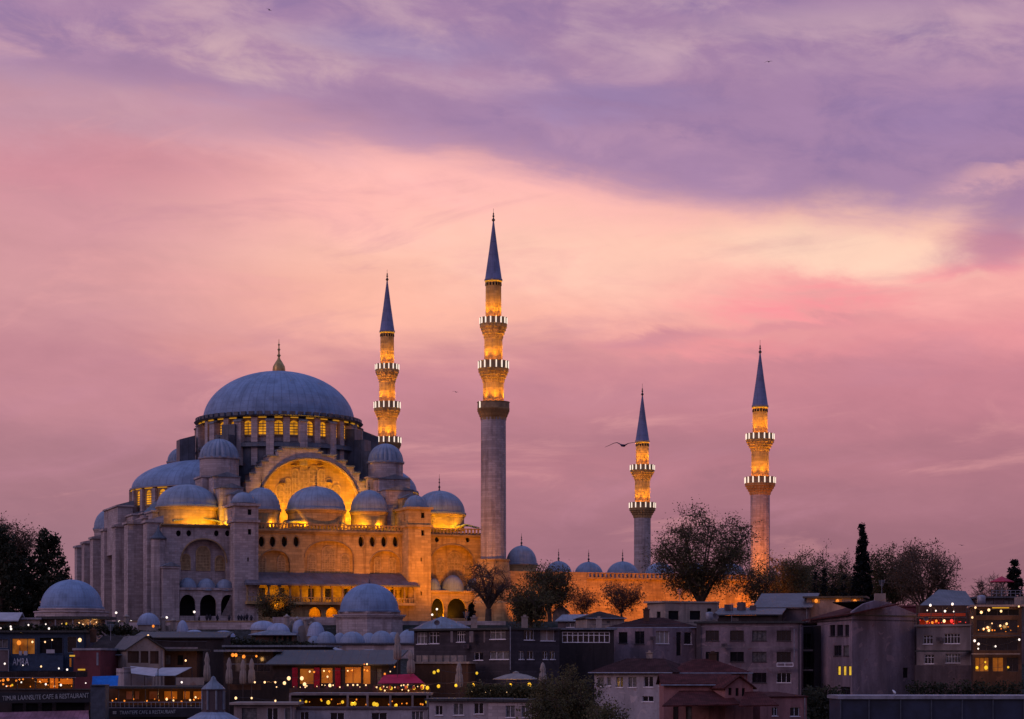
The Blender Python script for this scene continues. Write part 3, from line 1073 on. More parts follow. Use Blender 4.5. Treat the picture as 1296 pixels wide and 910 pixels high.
# little pointed turret and lower shaft at the corner
b = MB()
sa = ms(200, T0)
b.lathe(sa, T0 - 0.2, 0, [(1.3, -1), (1.3, mz(681, 200, T0))], 8, smooth=False)
b.build('turret', 'stone_grey', mosque)
MB().lathe(sa, T0 - 0.2, mz(681, 200, T0), [(1.55, -0.2), (1.55, 0.0), (0.9, 0.5), (0.35, 1.4), (0.03, 2.3)], 8, smooth=False).build('cap', 'lead_dark', mosque)
sb0, sb1 = ms(206.5, 1.0), ms(227, 1.0)
zb2 = mz(719, 216, 1.0)
MB().box(sb0, sb1, 1.0, T0 + 0.2, -1, zb2).box(sb0 - 0.2, sb1 + 0.2, 0.8, T0 + 0.1, zb2 + 0.002, zb2 + 0.3).build('buttress', 'stone_grey', mosque)
MB().prism([(sb0 - 0.3, zb2 + 0.3), (sb1 + 0.3, zb2 + 0.3), ((sb0 + sb1) / 2, zb2 + 1.1)], 0.7, T0, 'y').build('cap', 'lead_flat', mosque)

# upper blocks over the qibla side
def block(pa, pb, t, dep, ytop, ybot, mat_='stone_grey', cap=True, name='shoulder'):
    s0, s1 = ms(pa, t), ms(pb, t)
    z1, z0 = mz(ytop, pa, t), mz(ybot, pa, t)
    b = MB().box(s0, s1, t, t + dep, z0, z1)
    b.box(s0 - 0.25, s1 + 0.25, t - 0.25, t + dep + 0.25, z1 + 0.002, z1 + 0.3)
    o = b.build(name, mat_, mosque)
    if cap:
        MB().prism([(s0 - 0.2, z1 + 0.3), (s1 + 0.2, z1 + 0.3), (s1 + 0.2, z1 + 1.2)], t - 0.2, t + dep + 0.2, 'y').build('cap', 'lead_flat', o)
    return o


block(149, 168, 30, 14, 641, 700)
block(168, 190, 24, 12, 652, 700)
block(183, 206, 16, 8, 656, 690)
block(193, 215, 12, 6, 648, 680, cap=False)
MB().solid([(ms(180, 20), 20, mz(650, 180, 20)), (ms(205, 20), 20, mz(650, 205, 20)), (ms(215, 26), 26, mz(634, 215, 26)), (ms(196, 26), 26, mz(634, 196, 26))], (0, 0, -0.3)).build('lean_roof', 'lead_flat', mosque)
block(182, 200, 20, 6, 650, 680, cap=False)

# ---- the great dome
Yc = mY(CS, CT)
R = 95.5 / F * Yc
zdb, zdt = mz(535, 353, CT), mz(470.5, 353, CT)
Rd = R * 1.075
zd0 = mz(572, 353, CT)
gd = MB().lathe(CS, CT, zdb, ell_profile(R, zdt - zdb, 24, 0.55), 112).build('great_dome', 'lead', mosque, (CS, CT, zdb))
fb = MB()
fb.lathe(CS, CT, zdt - 0.15, [(1.25, 0), (1.25, 0.5), (1.15, 1.2), (0.75, 1.9), (0.3, 2.6), (0.18, 3.0), (0.38, 3.3), (0.18, 3.6), (0.14, 4.2), (0.32, 4.45), (0.14, 4.7), (0.1, 5.2), (0.24, 5.4), (0.08, 5.6), (0.03, 6.5)], 18)
fb.build('finial', 'gilt', gd)
dr = MB()
NW = 32
dr.lathe(CS, CT, 0, [(R * 1.0, zd0 - 5), (R * 1.0, zdb - 0.9), (R * 1.02, zdb - 0.85)], 96)
drum = dr.build('drum', 'stone_grey', mosque, (CS, CT, zd0))
cn = MB()
cn.lathe(CS, CT, zdb, [(R * 0.99, -0.55), (R * 1.10, -0.5), (R * 1.115, -0.28), (R * 1.05, -0.2)], 96)
for i in range(NW * 2):
    a = 2 * pi * i / (NW * 2)
    cn.obox((CS + R * 1.075 * cos(a), CT + R * 1.075 * sin(a), zdb + 0.0), (0.32, 0.5, 0.42), a)
cn.build('cornice', 'lead_dark', drum)
for i in range(NW):
    a = 2 * pi * (i + 0.5) / NW - pi / 2 + 0.03
    ca, sa_ = cos(a), sin(a)
    if sa_ > 0.45:
        continue
    # window: amber glass behind a fine lattice
    w_ = 0.80
    rr_ = R * 1.003
    zt_, z0 = zdb - 0.95, mz(560, 353, CT)
    o_ = Vector((CS + rr_ * ca, CT + rr_ * sa_, 0))
    tx = Vector((-sa_, ca, 0))
    nin = Vector((-ca, -sa_, 0))
    hole = arch(-w_, w_, z0, zt_ - 0.9, zt_ - 0.25, 6)
    f = MB()
    f.panel(o_ - nin * 0.22, tx, nin, [(-w_ - .3, z0 - .3), (w_ + .3, z0 - .3), (w_ + .3, zt_ + .1), (-w_ - .3, zt_ + .1)], [hole], 0.2)
    f.solid([o_ + tx * u + Vector((0, 0, zz_)) - nin * 0.12 for u, zz_ in ((-.06, z0), (.06, z0), (.06, zt_ - .5), (-.06, zt_ - .5))], tuple(nin * 0.06))
    z = z0 + 0.5
    while z < zt_ - 0.8:
        c = o_ - nin * 0.1
        f.obox((c.x, c.y, z), (0.05, w_ * 0.98, 0.07), a)
        z += 0.5
    w = f.build('window', 'stone_trim', drum)
    g = MB()
    g.solid([o_ + tx * u + Vector((0, 0, z)) - nin * 0.02 for u, z in hole], tuple(nin * 0.05))
    g.build('pane', 'amber', w)
for i in range(NW):
    a = 2 * pi * i / NW - pi / 2 + 0.03
    if sin(a) > 0.5:
        continue
    big = i % 2 == 0
    dpt = 1.5 if big else 0.8
    zt_ = zdb - (1.3 if big else 0.6)
    b = MB()
    b.obox((CS + (R + dpt / 2) * cos(a), CT + (R + dpt / 2) * sin(a), (zd0 - 4 + zt_) / 2), (dpt / 2 + 0.1, 0.72 if big else 0.6, (zt_ - zd0 + 4) / 2), a)
    p = b.build('pilaster', 'stone_grey', drum)
    if big:
        c = Vector((CS, CT, 0))
        u_, t_ = Vector((cos(a), sin(a), 0)), Vector((-sin(a), cos(a), 0))
        q = [c + u_ * (R + 0.1) + t_ * 0.85 + Vector((0, 0, zt_ + 0.75)), c + u_ * (R + 0.1) - t_ * 0.85 + Vector((0, 0, zt_ + 0.75)),
             c + u_ * (R + dpt + 0.25) - t_ * 0.85 + Vector((0, 0, zt_ + 0.05)), c + u_ * (R + dpt + 0.25) + t_ * 0.85 + Vector((0, 0, zt_ + 0.05))]
        MB().solid(q, (0, 0, -0.25)).build('cap', 'lead_flat', p)
# strips glow in place of lamplight on the cornice underside, between the pilasters
for i in range(NW):
    a = 2 * pi * (i + 0.5) / NW - pi / 2 + 0.03
    if sin(a) > 0.35:
        continue
    MB().obox((CS + R * 1.045 * cos(a), CT + R * 1.045 * sin(a), zdb - 0.68), (0.18, 0.72, 0.08), a).build('glow_strip', 'cornice_glow', drum)

# lead-covered base below the drum and its stepped flying buttresses
bs = MB()
zk = mz(600, 353, CT)
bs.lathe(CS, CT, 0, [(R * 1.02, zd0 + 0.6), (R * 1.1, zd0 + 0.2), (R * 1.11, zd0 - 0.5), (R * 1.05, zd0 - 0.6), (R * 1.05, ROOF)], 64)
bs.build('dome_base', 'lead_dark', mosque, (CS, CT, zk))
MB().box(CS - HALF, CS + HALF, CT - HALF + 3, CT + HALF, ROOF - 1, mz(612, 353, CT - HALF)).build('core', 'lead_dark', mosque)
for sx in (-1, 1):
    for ty in (-1, 1):
        fbm = MB()
        for k, (dd, zz) in enumerate(((0.98, 0.5), (1.12, -1.6), (1.25, -3.8), (1.38, -6.0))):
            a = atan2(ty * 0.86, sx)
            fbm.obox((CS + R * (dd + 0.08) * cos(a), CT + R * (dd + 0.08) * sin(a), (zd0 + 3.2 + zz + ROOF) / 2), (R * 0.08, 1.5, (zd0 + 3.2 + zz - ROOF) / 2), a)
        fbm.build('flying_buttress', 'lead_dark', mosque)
# dark lead-clad spurs either side of the drum
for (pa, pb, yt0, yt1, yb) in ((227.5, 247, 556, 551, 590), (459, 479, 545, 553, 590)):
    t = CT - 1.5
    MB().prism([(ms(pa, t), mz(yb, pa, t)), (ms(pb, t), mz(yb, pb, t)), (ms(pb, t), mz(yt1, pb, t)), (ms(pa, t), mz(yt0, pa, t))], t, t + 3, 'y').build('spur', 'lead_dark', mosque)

# ---- great tympanum: stepped gable over the lit arch
TT = CT - HALF - 1.2
left_ = [(311, 640), (311, 612), (316, 612), (316, 602), (323, 602), (323, 594), (331, 594), (331, 586.5), (339, 586.5), (339, 579), (351.5, 579), (351.5, 572), (357, 572), (357, 568)]
right_ = [(403, 568), (403, 572), (408, 572), (408, 576), (425, 576), (425, 582.5), (438, 582.5), (438, 589.5), (448, 589.5), (448, 597), (455, 597), (455, 607), (462, 607), (462, 615), (470, 615), (470, 640)]
outl = [(ms(x, TT), mz(y, 390, TT)) for x, y in left_ + right_]
outl = [(outl[0][0], ROOF - 0.5)] + outl + [(outl[-1][0], ROOF - 0.5)]
ac = arch(ms(329, TT), ms(455, TT), ROOF, mz(641, 392, TT), mz(580.5, 392, TT), 16)
ty = MB()
ty.panel((0, TT, 0), XU, XIN, outl, [ac], 1.8)
n = len(outl)
for i in range(n):
    a, b = outl[i], outl[(i + 1) % n]
    ty.face([(a[0], TT, a[1]), (b[0], TT, b[1]), (b[0], TT + 3.5, b[1]), (a[0], TT + 3.5, a[1])])
tymp = ty.build('tympanum_gable', 'stone_grey', mosque)
cp = MB()
for i in range(1, n - 1):
    a, b = outl[i], outl[i + 1] if i + 1 < n else outl[0]
    if abs(a[1] - b[1]) < 0.05:
        cp.box(a[0] - 0.15, b[0] + 0.15, TT - 0.25, TT + 3.6, a[1] + 0.003, a[1] + 0.28)
cp.build('coping', 'lead_flat', tymp)
MB().solid([(u, TT + 1.6, z) for u, z in ac], (0, 0.3, 0)).build('tympanum', 'stone', tymp)
mo = MB()
for i in range(2, len(ac) - 1):
    a, b = ac[i], ac[i + 1]
    mo.tube((a[0], TT - 0.05, a[1]), (b[0], TT - 0.05, b[1]), 0.28, n=6, cap=False)
mo.build('moulding', 'stone_trim', tymp)
tq = TT + 1.58
for (pa, pb, ya, yb) in ((370.5, 377, 634, 594), (380, 389, 634, 590), (392, 401, 634, 590), (403.5, 410, 634, 594), (350, 358, 636, 614), (422, 430, 636, 614), (361, 367, 636, 606), (413, 419, 636, 606)):
    lattice_window(tymp, ms(pa, tq), ms(pb, tq), mz(ya, pa, tq), mz(yb, pa, tq), tq, grid=0.7)
for px, py in ((357, 612), (417, 612), (372, 590), (405, 590)):
    MB().lathe(ms(px, tq), tq, mz(py, px, tq), [(0.01, 0), (0.5, 0), (0.62, 0.12), (0.5, 0.2), (0.01, 0.2)], 14).build('boss', 'stone_trim', tymp)

# ---- weight turrets
def weight_turret(px, t, rpx, ytop, ybase, ybot, blk):
    s = ms(px, t)
    Y = mY(s, t)
    r = rpx / F * Y
    zb, zt_, z0 = mz(ybase, px, t), mz(ytop, px, t), mz(ybot, px, t)
    b = MB()
    b.lathe(s, t, 0, [(r * 0.98, z0 - 1), (r * 0.98, zb - 0.5), (r * 1.05, zb - 0.42), (r * 1.07, zb - 0.1)], 16, a0=pi / 16, a1=2 * pi + pi / 16, smooth=False)
    o = b.build('weight_turret', 'stone_grey', mosque, (s, t, z0))
    dm = MB().lathe(s, t, zb, ell_profile(r * 1.0, zt_ - zb, 14, 0.2), 120, mod=flute(22, 0.10)).build('dome', 'lead_small', o, (s, t, zb))
    finial(dm, s, t, zt_, 1.6, 'iron', 0.22)
    x0, x1, y0 = blk
    tb = t - r
    bb = MB()
    bb.box(ms(x0, tb), ms(x1, tb), tb, t + r * 1.6, ROOF - 0.6, z0)
    bb.box(ms(x0, tb) - .25, ms(x1, tb) + .25, tb - .25, t + r * 1.6, z0 + 0.002, z0 + 0.35)
    bb.build('base', 'stone_grey', o)
    for (k, xa, xb, dep, yy) in ((1, x0 + 14, x1 + 2, 4.0, y0), (2, x0 + 22, x1 + 6, 7.5, y0 + 14)):
        tt = tb - dep
        z1 = mz(yy, xb, tt)
        sa2, sb2 = ms(xa, tt), ms(xb, tt)
        MB().box(sa2, sb2, tt, tb - 0.3, ROOF - 0.6, z1).build('step', 'stone_grey', o)
        MB().prism([(sa2 - 0.25, z1), (sb2 + 0.25, z1), ((sa2 + sb2) / 2, z1 + 0.9)], tt - 0.25, tb - 0.25, 'y').build('cap', 'lead_flat', o)


weight_turret(277.5, CT - HALF + 0.5, 25, 555.5, 579, 607, (256, 302, 604))
weight_turret(488, CT - HALF + 0.5, 22.5, 561.5, 584.5, 608, (466, 517, 607))
weight_turret(232, CT + HALF, 20, 566, 584, 605, (224, 252, 607))
weight_turret(432, CT + HALF, 20, 566, 584, 605, (420, 446, 607))

# ---- half domes on the long axis
def half_dome(cs, ct, r, h, zb, zlow, a0, a1, lit=True):
    m_ = MB().lathe(cs, ct, zb, ell_profile(r, h, 16, 0.35), 56, a0=a0, a1=a1).build('half_dome', 'lead', mosque, (cs, ct, zb))
    d = MB().lathe(cs, ct, 0, [(r * 0.97, zlow), (r * 0.97, zb - 0.4), (r * 1.03, zb - 0.38), (r * 1.03, zb - 0.22)], 56, a0=a0, a1=a1).build('drum', 'stone_grey', mosque, (cs, ct, zlow))
    n_ = 13
    for i in range(n_):
        a = a0 + (a1 - a0) * (i + 0.5) / n_
        c, s_ = cos(a), sin(a)
        if s_ > 0.3:
            continue
        tx, nin = Vector((-s_, c, 0)), Vector((-c, -s_, 0))
        o_ = Vector((cs + r * 0.985 * c, ct + r * 0.985 * s_, 0))
        hole = arch(-0.75, 0.75, zb - 3.5, zb - 1.6, zb - 0.8, 6)
        f = MB()
        f.panel(o_ - nin * 0.2, tx, nin, [(-1.0, zb - 3.8), (1.0, zb - 3.8), (1.0, zb - 0.6), (-1.0, zb - 0.6)], [hole], 0.18)
        for k in range(5):
            cc = o_ - nin * 0.1
            f.obox((cc.x, cc.y, zb - 3.2 + k * 0.45), (0.04, 0.72, 0.06), a)
        w = f.build('window', 'stone_trim', d)
        MB().solid([o_ + tx * u + Vector((0, 0, z)) - nin * 0.02 for u, z in hole], tuple(nin * 0.05)).build('pane', 'amber', w)
        a2 = a0 + (a1 - a0) * i / n_
        MB().obox((cs + r * 1.0 * cos(a2), ct + r * 1.0 * sin(a2), (zlow + zb - 0.6) / 2), (0.45, 0.4, (zb - 0.6 - zlow) / 2), a2).build('pilaster', 'stone_grey', d)
        MB().obox((cs + r * 1.0 * c, ct + r * 1.0 * s_, zb - 0.5), (0.16, 1.0, 0.07), a).build('glow_strip', 'cornice_glow', d)  # glows in place of light on the cornice underside


hdL = CS - HALF + 2.0
rL = hdL - ms(168, CT)
zhb = mz(614, 200, CT - 8)
half_dome(hdL, CT, rL, mz(582, 245, CT) - zhb, zhb, mz(652, 170, CT), pi / 2, 3 * pi / 2)
hdR = CS + HALF - 2.0
half_dome(hdR, CT, rL * 0.93, mz(588, 480, CT) - zhb, mz(622, 525, CT - 5), mz(652, 520, CT), -pi / 2, pi / 2)

# ---- domes over the side aisle, floodlit drums
drum_dome(237, 12.5, 38.5, 613, 640.5, 668, fin=0, segs=48)
drum_dome(331, 9.0, 23.5, 617, 644, 668, fin=2.0)
drum_dome(400, 9.5, 37, 615.5, 644.5, 668, fin=2.6, segs=48)
drum_dome(467, 9.0, 23.5, 620, 646.5, 669, fin=2.0)
drum_dome(556, 11.5, 32.5, 621, 649.5, 672, fin=3.2, segs=48)
drum_dome(137, 62, 18, 645, 668.5, 700, fin=0, drum_mat='stone_grey')
# low lead gables against the drums
for (px, w_, t, yb, yt) in ((400, 36, 5.6, 661, 655), (590, 17, 7.0, 667, 663), (250, 30, 7.5, 659, 653), (300, 12, 7.0, 660, 654)):
    s0, s1 = ms(px - w_, t), ms(px + w_, t)
    zz0, zz1 = mz(yb, px, t), mz(yt, px, t)
    MB().solid([(s0, t, zz0), ((s0 + s1) / 2, t, zz1), (s1, t, zz0), (s1, t + 3, zz0 + 0.3), ((s0 + s1) / 2, t + 3, zz1 + 0.4), (s0, t + 3, zz0 + 0.3)], (0, 0, -0.25)).build('lean_roof', 'lead_flat', mosque)

BAL = 1150.0
AMB = (1.0, 0.46, 0.0)
ORA = (1.0, 0.40, 0.004)


def spot(name, p, target, power, angle=80, color=AMB, size=0.4, blend=0.8):
    d = bpy.data.lights.new(name, 'SPOT')
    d.energy = power
    d.color = color
    d.spot_size = radians(angle)
    d.spot_blend = blend
    d.shadow_soft_size = size
    o = bpy.data.objects.new(name, d)
    o.location = p
    o.rotation_euler = (Vector(target) - Vector(p)).to_track_quat('-Z', 'Y').to_euler()
    COL.objects.link(o)
    return o


# ------------------------------------------------------------------ minarets
def minaret(loc, label, prof):
    """prof: dict of heights (m above foot) and radii"""
    root = empty('minaret', loc, 0)
    ORG[root.name] = Vector((0, 0, 0))
    tag(root, label, 'minaret', 'four stone minarets of the mosque')
    if 'base' in prof:
        zb, rb = prof['base']
        b = MB()
        rs = prof['shaft'][0][0]
        b.lathe(0, 0, 0, [(rb, -1.5), (rb, zb * 0.28), (rb * 0.93, zb * 0.3), (rb * 0.9, zb * 0.42), (rs * 1.25, zb * 0.86), (rs * 1.22, zb - 0.35), (rs * 1.3, zb - 0.3), (rs * 1.3, zb)], 10, smooth=False)
        b.build('base', 'stone', root)
    for (r, z0, z1) in prof['shaft']:
        fl = lambda a, z: 1.0 - 0.035 * (1 - abs(sin(8 * a)))
        MB().lathe(0, 0, 0, [(r * 1.01, z0), (r * 0.985, z1)], 64, mod=fl).build('shaft', 'stone_grey' if z0 < 1.0 or (r, z0, z1) == prof['shaft'][0] else 'stone', root)  # upper stages take the floodlight-tinted stone, the lowest the grey
    for (rp, rt, zc0, zp0, zp1, bars) in prof['balc']:
        b = MB()
        steps = 4
        pr_ = []
        for k in range(steps):
            ra = rt + (rp - rt) * (k + 0.4) / steps
            za_ = zc0 + (zp0 - zc0) * k / steps
            zb_2 = zc0 + (zp0 - zc0) * (k + 1) / steps
            pr_ += [(ra, za_), (ra * 1.03, zb_2 - 0.08)]
        pr_ = [(rt * 0.98, zc0 - 0.25), (rt * 1.03, zc0 - 0.2)] + pr_ + [(rp, zp0 - 0.05), (rp, zp0 + 0.12), (rt * 0.9, zp0 + 0.14)]
        teeth = lambda a, z: 1.0 + (0.035 if int(round(a / (2 * pi) * 48)) % 2 else -0.035) * (1 if z < zp0 - 0.1 else 0)
        b.lathe(0, 0, 0, pr_, 48, mod=teeth, smooth=False)
        bal = b.build('balcony', 'stone', root)
        p = MB()
        p.lathe(0, 0, 0, [(rp * 0.985, zp0 + 0.1), (rp * 0.985, zp1 - 0.1), (rp * 1.02, zp1 - 0.08), (rp * 1.02, zp1), (rp * 0.9, zp1), (rp * 0.9, zp0 + 0.15)], 16, smooth=False)
        p.build('parapet', 'stone_trim', bal)
        nb = 16
        for i in range(nb):
            a = 2 * pi * (i + 0.5) / nb
            if bars == 1 and not (-2.75 < atan2(sin(a), cos(a)) < -2.4):
                continue
            MB().obox(((rp * 0.985) * cos(a), (rp * 0.985) * sin(a), (zp0 + zp1) / 2 + 0.05), (0.12, 0.10, (zp1 - zp0) * 0.46), a).build('light_bar', 'bar_light', bal)
        # lamp ring on the balcony floor, lighting the shaft above
        rg = MB()
        for i in range(24):
            a0_, a1_ = 2 * pi * i / 24, 2 * pi * (i + 1) / 24
            rr_ = rp * 0.84
            rg.tube((rr_ * cos(a0_), rr_ * sin(a0_), zp0 + 0.42), (rr_ * cos(a1_), rr_ * sin(a1_), zp0 + 0.42), 0.09, n=5, cap=False)
        rg.build('lamp_ring', 'ring_light', bal)
        for i in range(6):
            a = 2 * pi * (i + 0.5) / 6 + 0.2
            c_ = Vector(loc)
            q = c_ + Vector((rp * 1.12 * cos(a), rp * 1.12 * sin(a), zp1 - 0.1))
            tg = c_ + Vector((0, 0, zp1 + 6.5))
            spot('balcony_lamp', q, tg, BAL * 1.05, 78, (1.0, 0.44, 0.0), 0.1, 1.0)
    rc, z0, z1, zf = prof['spire']
    sp = MB().lathe(0, 0, 0, [(rc, z0 - 0.35), (rc * 1.12, z0 - 0.3), (rc * 1.12, z0), (rc * 1.04, z0 + 0.1), (rc * 0.55, z0 + (z1 - z0) * 0.48), (0.1, z1)], 18, smooth=False).build('spire', 'spire', root)
    MB().lathe(0, 0, z1 - 0.2, [(0.16, 0), (0.34, 0.3), (0.12, 0.6), (0.1, 0.8), (0.24, 1.0), (0.08, 1.2), (0.15, 1.4), (0.03, 1.7), (0.03, zf - z1 + 0.2)], 10).build('finial', 'iron', sp)
    tr = MB()
    rt = prof['shaft'][-1][0]
    tr.lathe(0, 0, 0, [(rt * 1.0, z0 - 0.6), (rt * 1.07, z0 - 0.55), (rt * 1.07, z0 - 0.36)], 32)
    tr.build('trim', 'cornice_glow', sp)  # collar glows by itself, light put into its surface
    for i in range(16):
        a = 2 * pi * i / 16
        tr = MB().obox((rt * 1.0 * cos(a), rt * 1.0 * sin(a), z0 - 1.0), (0.05, 0.14, 0.25), a)
        if sin(a) < 0.3:
            tr.build('slit', 'void', sp)
    return root


def H(py, Y, zg=G):
    return CAMZ + (YH - py) / F * Y - zg


Yn = 398.0
k_ = Yn / F
tall = dict(base=(H(708, Yn), 27 * k_),
            shaft=[(16.2 * k_, H(712, Yn), H(528, Yn)), (13.4 * k_, H(520, Yn), H(480, Yn)), (11.7 * k_, H(468, Yn), H(426, Yn)), (10.1 * k_, H(412, Yn), H(353, Yn))],
            balc=[(20.5 * k_, 15.5 * k_, H(530.5, Yn), H(518, Yn), H(509, Yn), 1),
                  (19.5 * k_, 13 * k_, H(483, Yn), H(467.5, Yn), H(457.5, Yn), 16),
                  (17.5 * k_, 11.4 * k_, H(427.5, Yn), H(411, Yn), H(402.5, Yn), 16)],
            spire=(10.2 * k_, H(353.5, Yn), H(279, Yn), H(264, Yn)))
minaret(W(624.5, 500, Yn).xy.to_3d() + Vector((0, 0, G)), 'tallest stone minaret with three lit balconies beside the mosque front', tall)
Yf = 459.0
tall_far = dict(tall)
tall_far['balc'] = [(20.5 * k_, 15.5 * k_, H(530.5, Yn), H(518, Yn), H(509, Yn), 16)] + tall['balc'][1:]
minaret(W(490, 500, Yf).xy.to_3d() + Vector((0, 0, G)), 'three-balconied minaret standing behind the great dome, its foot hidden', tall_far)
Ys = 420.0
k2 = Ys / F
short = dict(shaft=[(12.4 * k2, -1.0, H(622, Ys)), (11.1 * k2, H(612, Ys), H(566, Ys)), (9.5 * k2, H(556, Ys), H(513, Ys))],
             balc=[(19.5 * k2, 12.3 * k2, H(625, Ys), H(612.5, Ys), H(604, Ys), 16), (18 * k2, 11 * k2, H(570, Ys), H(557, Ys), H(549, Ys), 16)],
             spire=(9.6 * k2, H(513.5, Ys), H(446, Ys), H(430, Ys)))
minaret(W(962, 500, Ys).xy.to_3d() + Vector((0, 0, G)), 'two-balconied minaret with orange-lit shaft rising behind the big bare tree', short)
Yt = 485.0
minaret(W(813, 500, Yt).xy.to_3d() + Vector((0, 0, G)), 'two-balconied minaret with grey lower shaft above the row of courtyard domes', short)

# ------------------------------------------------------------------ courtyard
cy = empty('courtyard', (NX, NY, G), AN, (0, 0, 0))
tag(cy, 'orange-lit walled courtyard with small lead domes right of the mosque', 'courtyard')
sA, sB = ms(640, 2.0), ms(985, 2.0)
zwA, zwB = mz(714, 690, 2.0), mz(733, 780, 2.0)
sM = ms(741, 2.0)
w_ = MB()
wh = []
for px in ():
    z0, z1 = mz(775, px, 2.0), mz(757, px, 2.0)
    wh.append([(ms(px - 4, 2), z0), (ms(px + 4, 2), z0), (ms(px + 4, 2), z1), (ms(px - 4, 2), z1)])
w_.panel((0, 2.0, 0), XU, XIN, [(sM, -1), (sB, -1), (sB, zwB), (sM, zwB)], [h for h in wh[2:]], 0.7)
w_.box(sA, sM - 0.01, 2.0 - 0.6, 2.6, -1, zwA - 1.4)
w_.face([(sM, 2.6, zwB), (sB, 2.6, zwB), (sB, 2.0, zwB), (sM, 2.0, zwB)])
yw = w_.build('wall', 'stone', cy)
for h in wh[2:]:
    f = MB()
    f.box(h[0][0] - 0.2, h[1][0] + 0.2, 1.85, 2.02, h[2][1] + 0.002, h[2][1] + 0.25)
    for i in range(1, 4):
        f.box(h[0][0] + (h[1][0] - h[0][0]) * i / 4 - .03, h[0][0] + (h[1][0] - h[0][0]) * i / 4 + .03, 2.2, 2.26, h[0][1], h[2][1])
    w = f.build('window', 'stone_trim', yw)
    MB().box(h[0][0], h[1][0], 2.5, 2.6, h[0][1], h[2][1]).build('pane', 'glass', w)
cr = MB()
cr.box(sM, sB, 1.6, 2.4, zwB + 0.003, zwB + 0.3)
u = sM + 0.2
while u < sB:
    cr.box(u, u + 0.42, 1.65, 2.1, zwB + 0.303, zwB + 1.0)
    u += 0.85
cr.box(sM, sB, 1.6, 2.3, zwB + 1.003, zwB + 1.2)
cr.build('crenellation', 'stone_trim', cy)
MB().box(sM + 0.3, sB - 0.3, 2.7, 10, zwB - 0.6, zwB - 0.2).build('roof', 'lead_flat', cy)
MB().box(sA, sM - 0.02, 2.7, 14, zwA - 2.0, zwA - 1.45).build('roof', 'lead_flat', cy)
for (px, t, r, yt, yb, ybt) in ((660, 7.5, 19.5, 690.5, 713, 722), (707, 6, 17, 710, 728, 733), (745, 6, 18.5, 711, 729, 733), (788, 6, 21, 710.5, 730, 733), (835, 6, 20, 712, 731, 734), (880, 6, 20, 713, 732, 735), (925, 6, 20, 713, 733, 736)):
    drum_dome(px, t, r, yt, yb, ybt + 6, fin=2.4, parent=cy)
# far wing of the court
MB().box(sM, sB, 58, 60, -1, zwB).build('wall', 'stone', cy)

# ------------------------------------------------------------------ floodlights of the mosque


def mflood(px, t, z, tpx, tt, tz, power, angle=80, color=AMB, size=0.4):
    return spot('floodlight', mw(ms(px, t), t, z), mw(ms(tpx, tt), tt, tz), power, angle, color, size)


LP = 1.0
# tympanum from the aisle roof
for px, pw in ((338, 5200), (362, 4200), (425, 5200), (448, 5200)):
    mflood(px, TT - 4.0, ROOF + 0.6, 392 + (px - 392) * 0.72, TT + 1.4, ROOF + 6.0, pw * 1.1 * LP, 110)
# aisle drums, lamps behind the balustrade
for px, pw in ((300, 0), (345, 650), (372, 1100), (386, 900), (425, 900), (440, 1100), (458, 1000), (480, 900), (548, 1300), (566, 900), (583, 1300), (225, 700), (247, 1000), (265, 900), (281, 1500)):
    if pw:
        mflood(px, T0 + 1.0, ROOF + 0.25, px, T0 + 6, ROOF + 1.3, pw * 0.75 * LP, 130, (1.0, 0.50, 0.0), 0.2)
# ground floods on the facade: stronger towards the minaret
for px, t, pw, zt2, tp in ((352, -13, 3200, 17, 352), (410, -14, 6500, 17, 410), (452, -14, 10500, 15, 470), (505, -15, 8500, 16, 500), (535, -15, 6000, 10, 528), (570, -13, 12500, 13, 570), (608, -18, 5500, 16, 618)):
    mflood(px, t, 1.0, tp, T0, zt2, pw * (0.86 if px > 440 else 0.68) * LP, 75, (1.0, 0.35, 0.0) if px > 440 else (1.0, 0.35, 0.0), 0.5)
# inside the gallery and the arcades
for px in (330, 352, 394, 420, 446, 500):
    mflood(px, 1.6, zfl + 0.3, px, T0, zfl + 3, 300 * LP, 150, (1.0, 0.46, 0.008), 0.3)
for px in (400, 421, 446, 548, 572, 560):
    mflood(px, 2.4, 0.4, px, T0, 3.0, 520 * LP, 150, ORA, 0.3)
# courtyard wall
for px, pw in ((665, 3800), (690, 3000), (735, 5200), (768, 5200), (800, 5200), (835, 5200), (872, 5200), (908, 5200), (942, 5200), (962, 3800)):
    mflood(px, -8, 0.6, px, 2, 5.5, pw * 0.58 * LP, 100, (1.0, 0.29, 0.0), 0.4)
# lower shaft of the near court minaret
mflood(975, -11, 0.6, 962, 0, 17, 13500, 40, (1.0, 0.25, 0.0), 0.4)
mflood(948, -11, 0.6, 962, 0, 13, 11500, 40, (1.0, 0.25, 0.0), 0.4)
mflood(975, -9, 0.6, 962, 0, 6, 5500, 60, (1.0, 0.26, 0.0), 0.4)

# ------------------------------------------------------------------ town below the mosque: materials
M['plaster_lilac'] = plaster('lilac_plaster', (0.24, 0.165, 0.19))
M['plaster_grey'] = plaster('grey_plaster', (0.26, 0.195, 0.19))
M['plaster_dim'] = plaster('dim_plaster', (0.12, 0.082, 0.088))
M['plaster_pale'] = plaster('pale_plaster', (0.31, 0.235, 0.205), stain=0.4)
M['plaster_white'] = plaster('white_plaster', (0.36, 0.30, 0.32), stain=0.35)
M['plaster_pink'] = plaster('pink_plaster', (0.30, 0.13, 0.125), stain=0.35)
M['maroon'] = plaster('maroon_plaster', (0.13, 0.034, 0.042), stain=0.3)
M['brown'] = plaster('brown_plaster', (0.09, 0.045, 0.03), stain=0.5)
M['blue'] = plain('blue_cladding', (0.02, 0.035, 0.07), 0.6, 0.3)
M['navy'] = plain('navy_sheet', (0.016, 0.022, 0.045), 0.45, 0.4, var=0.3, scale=0.6)
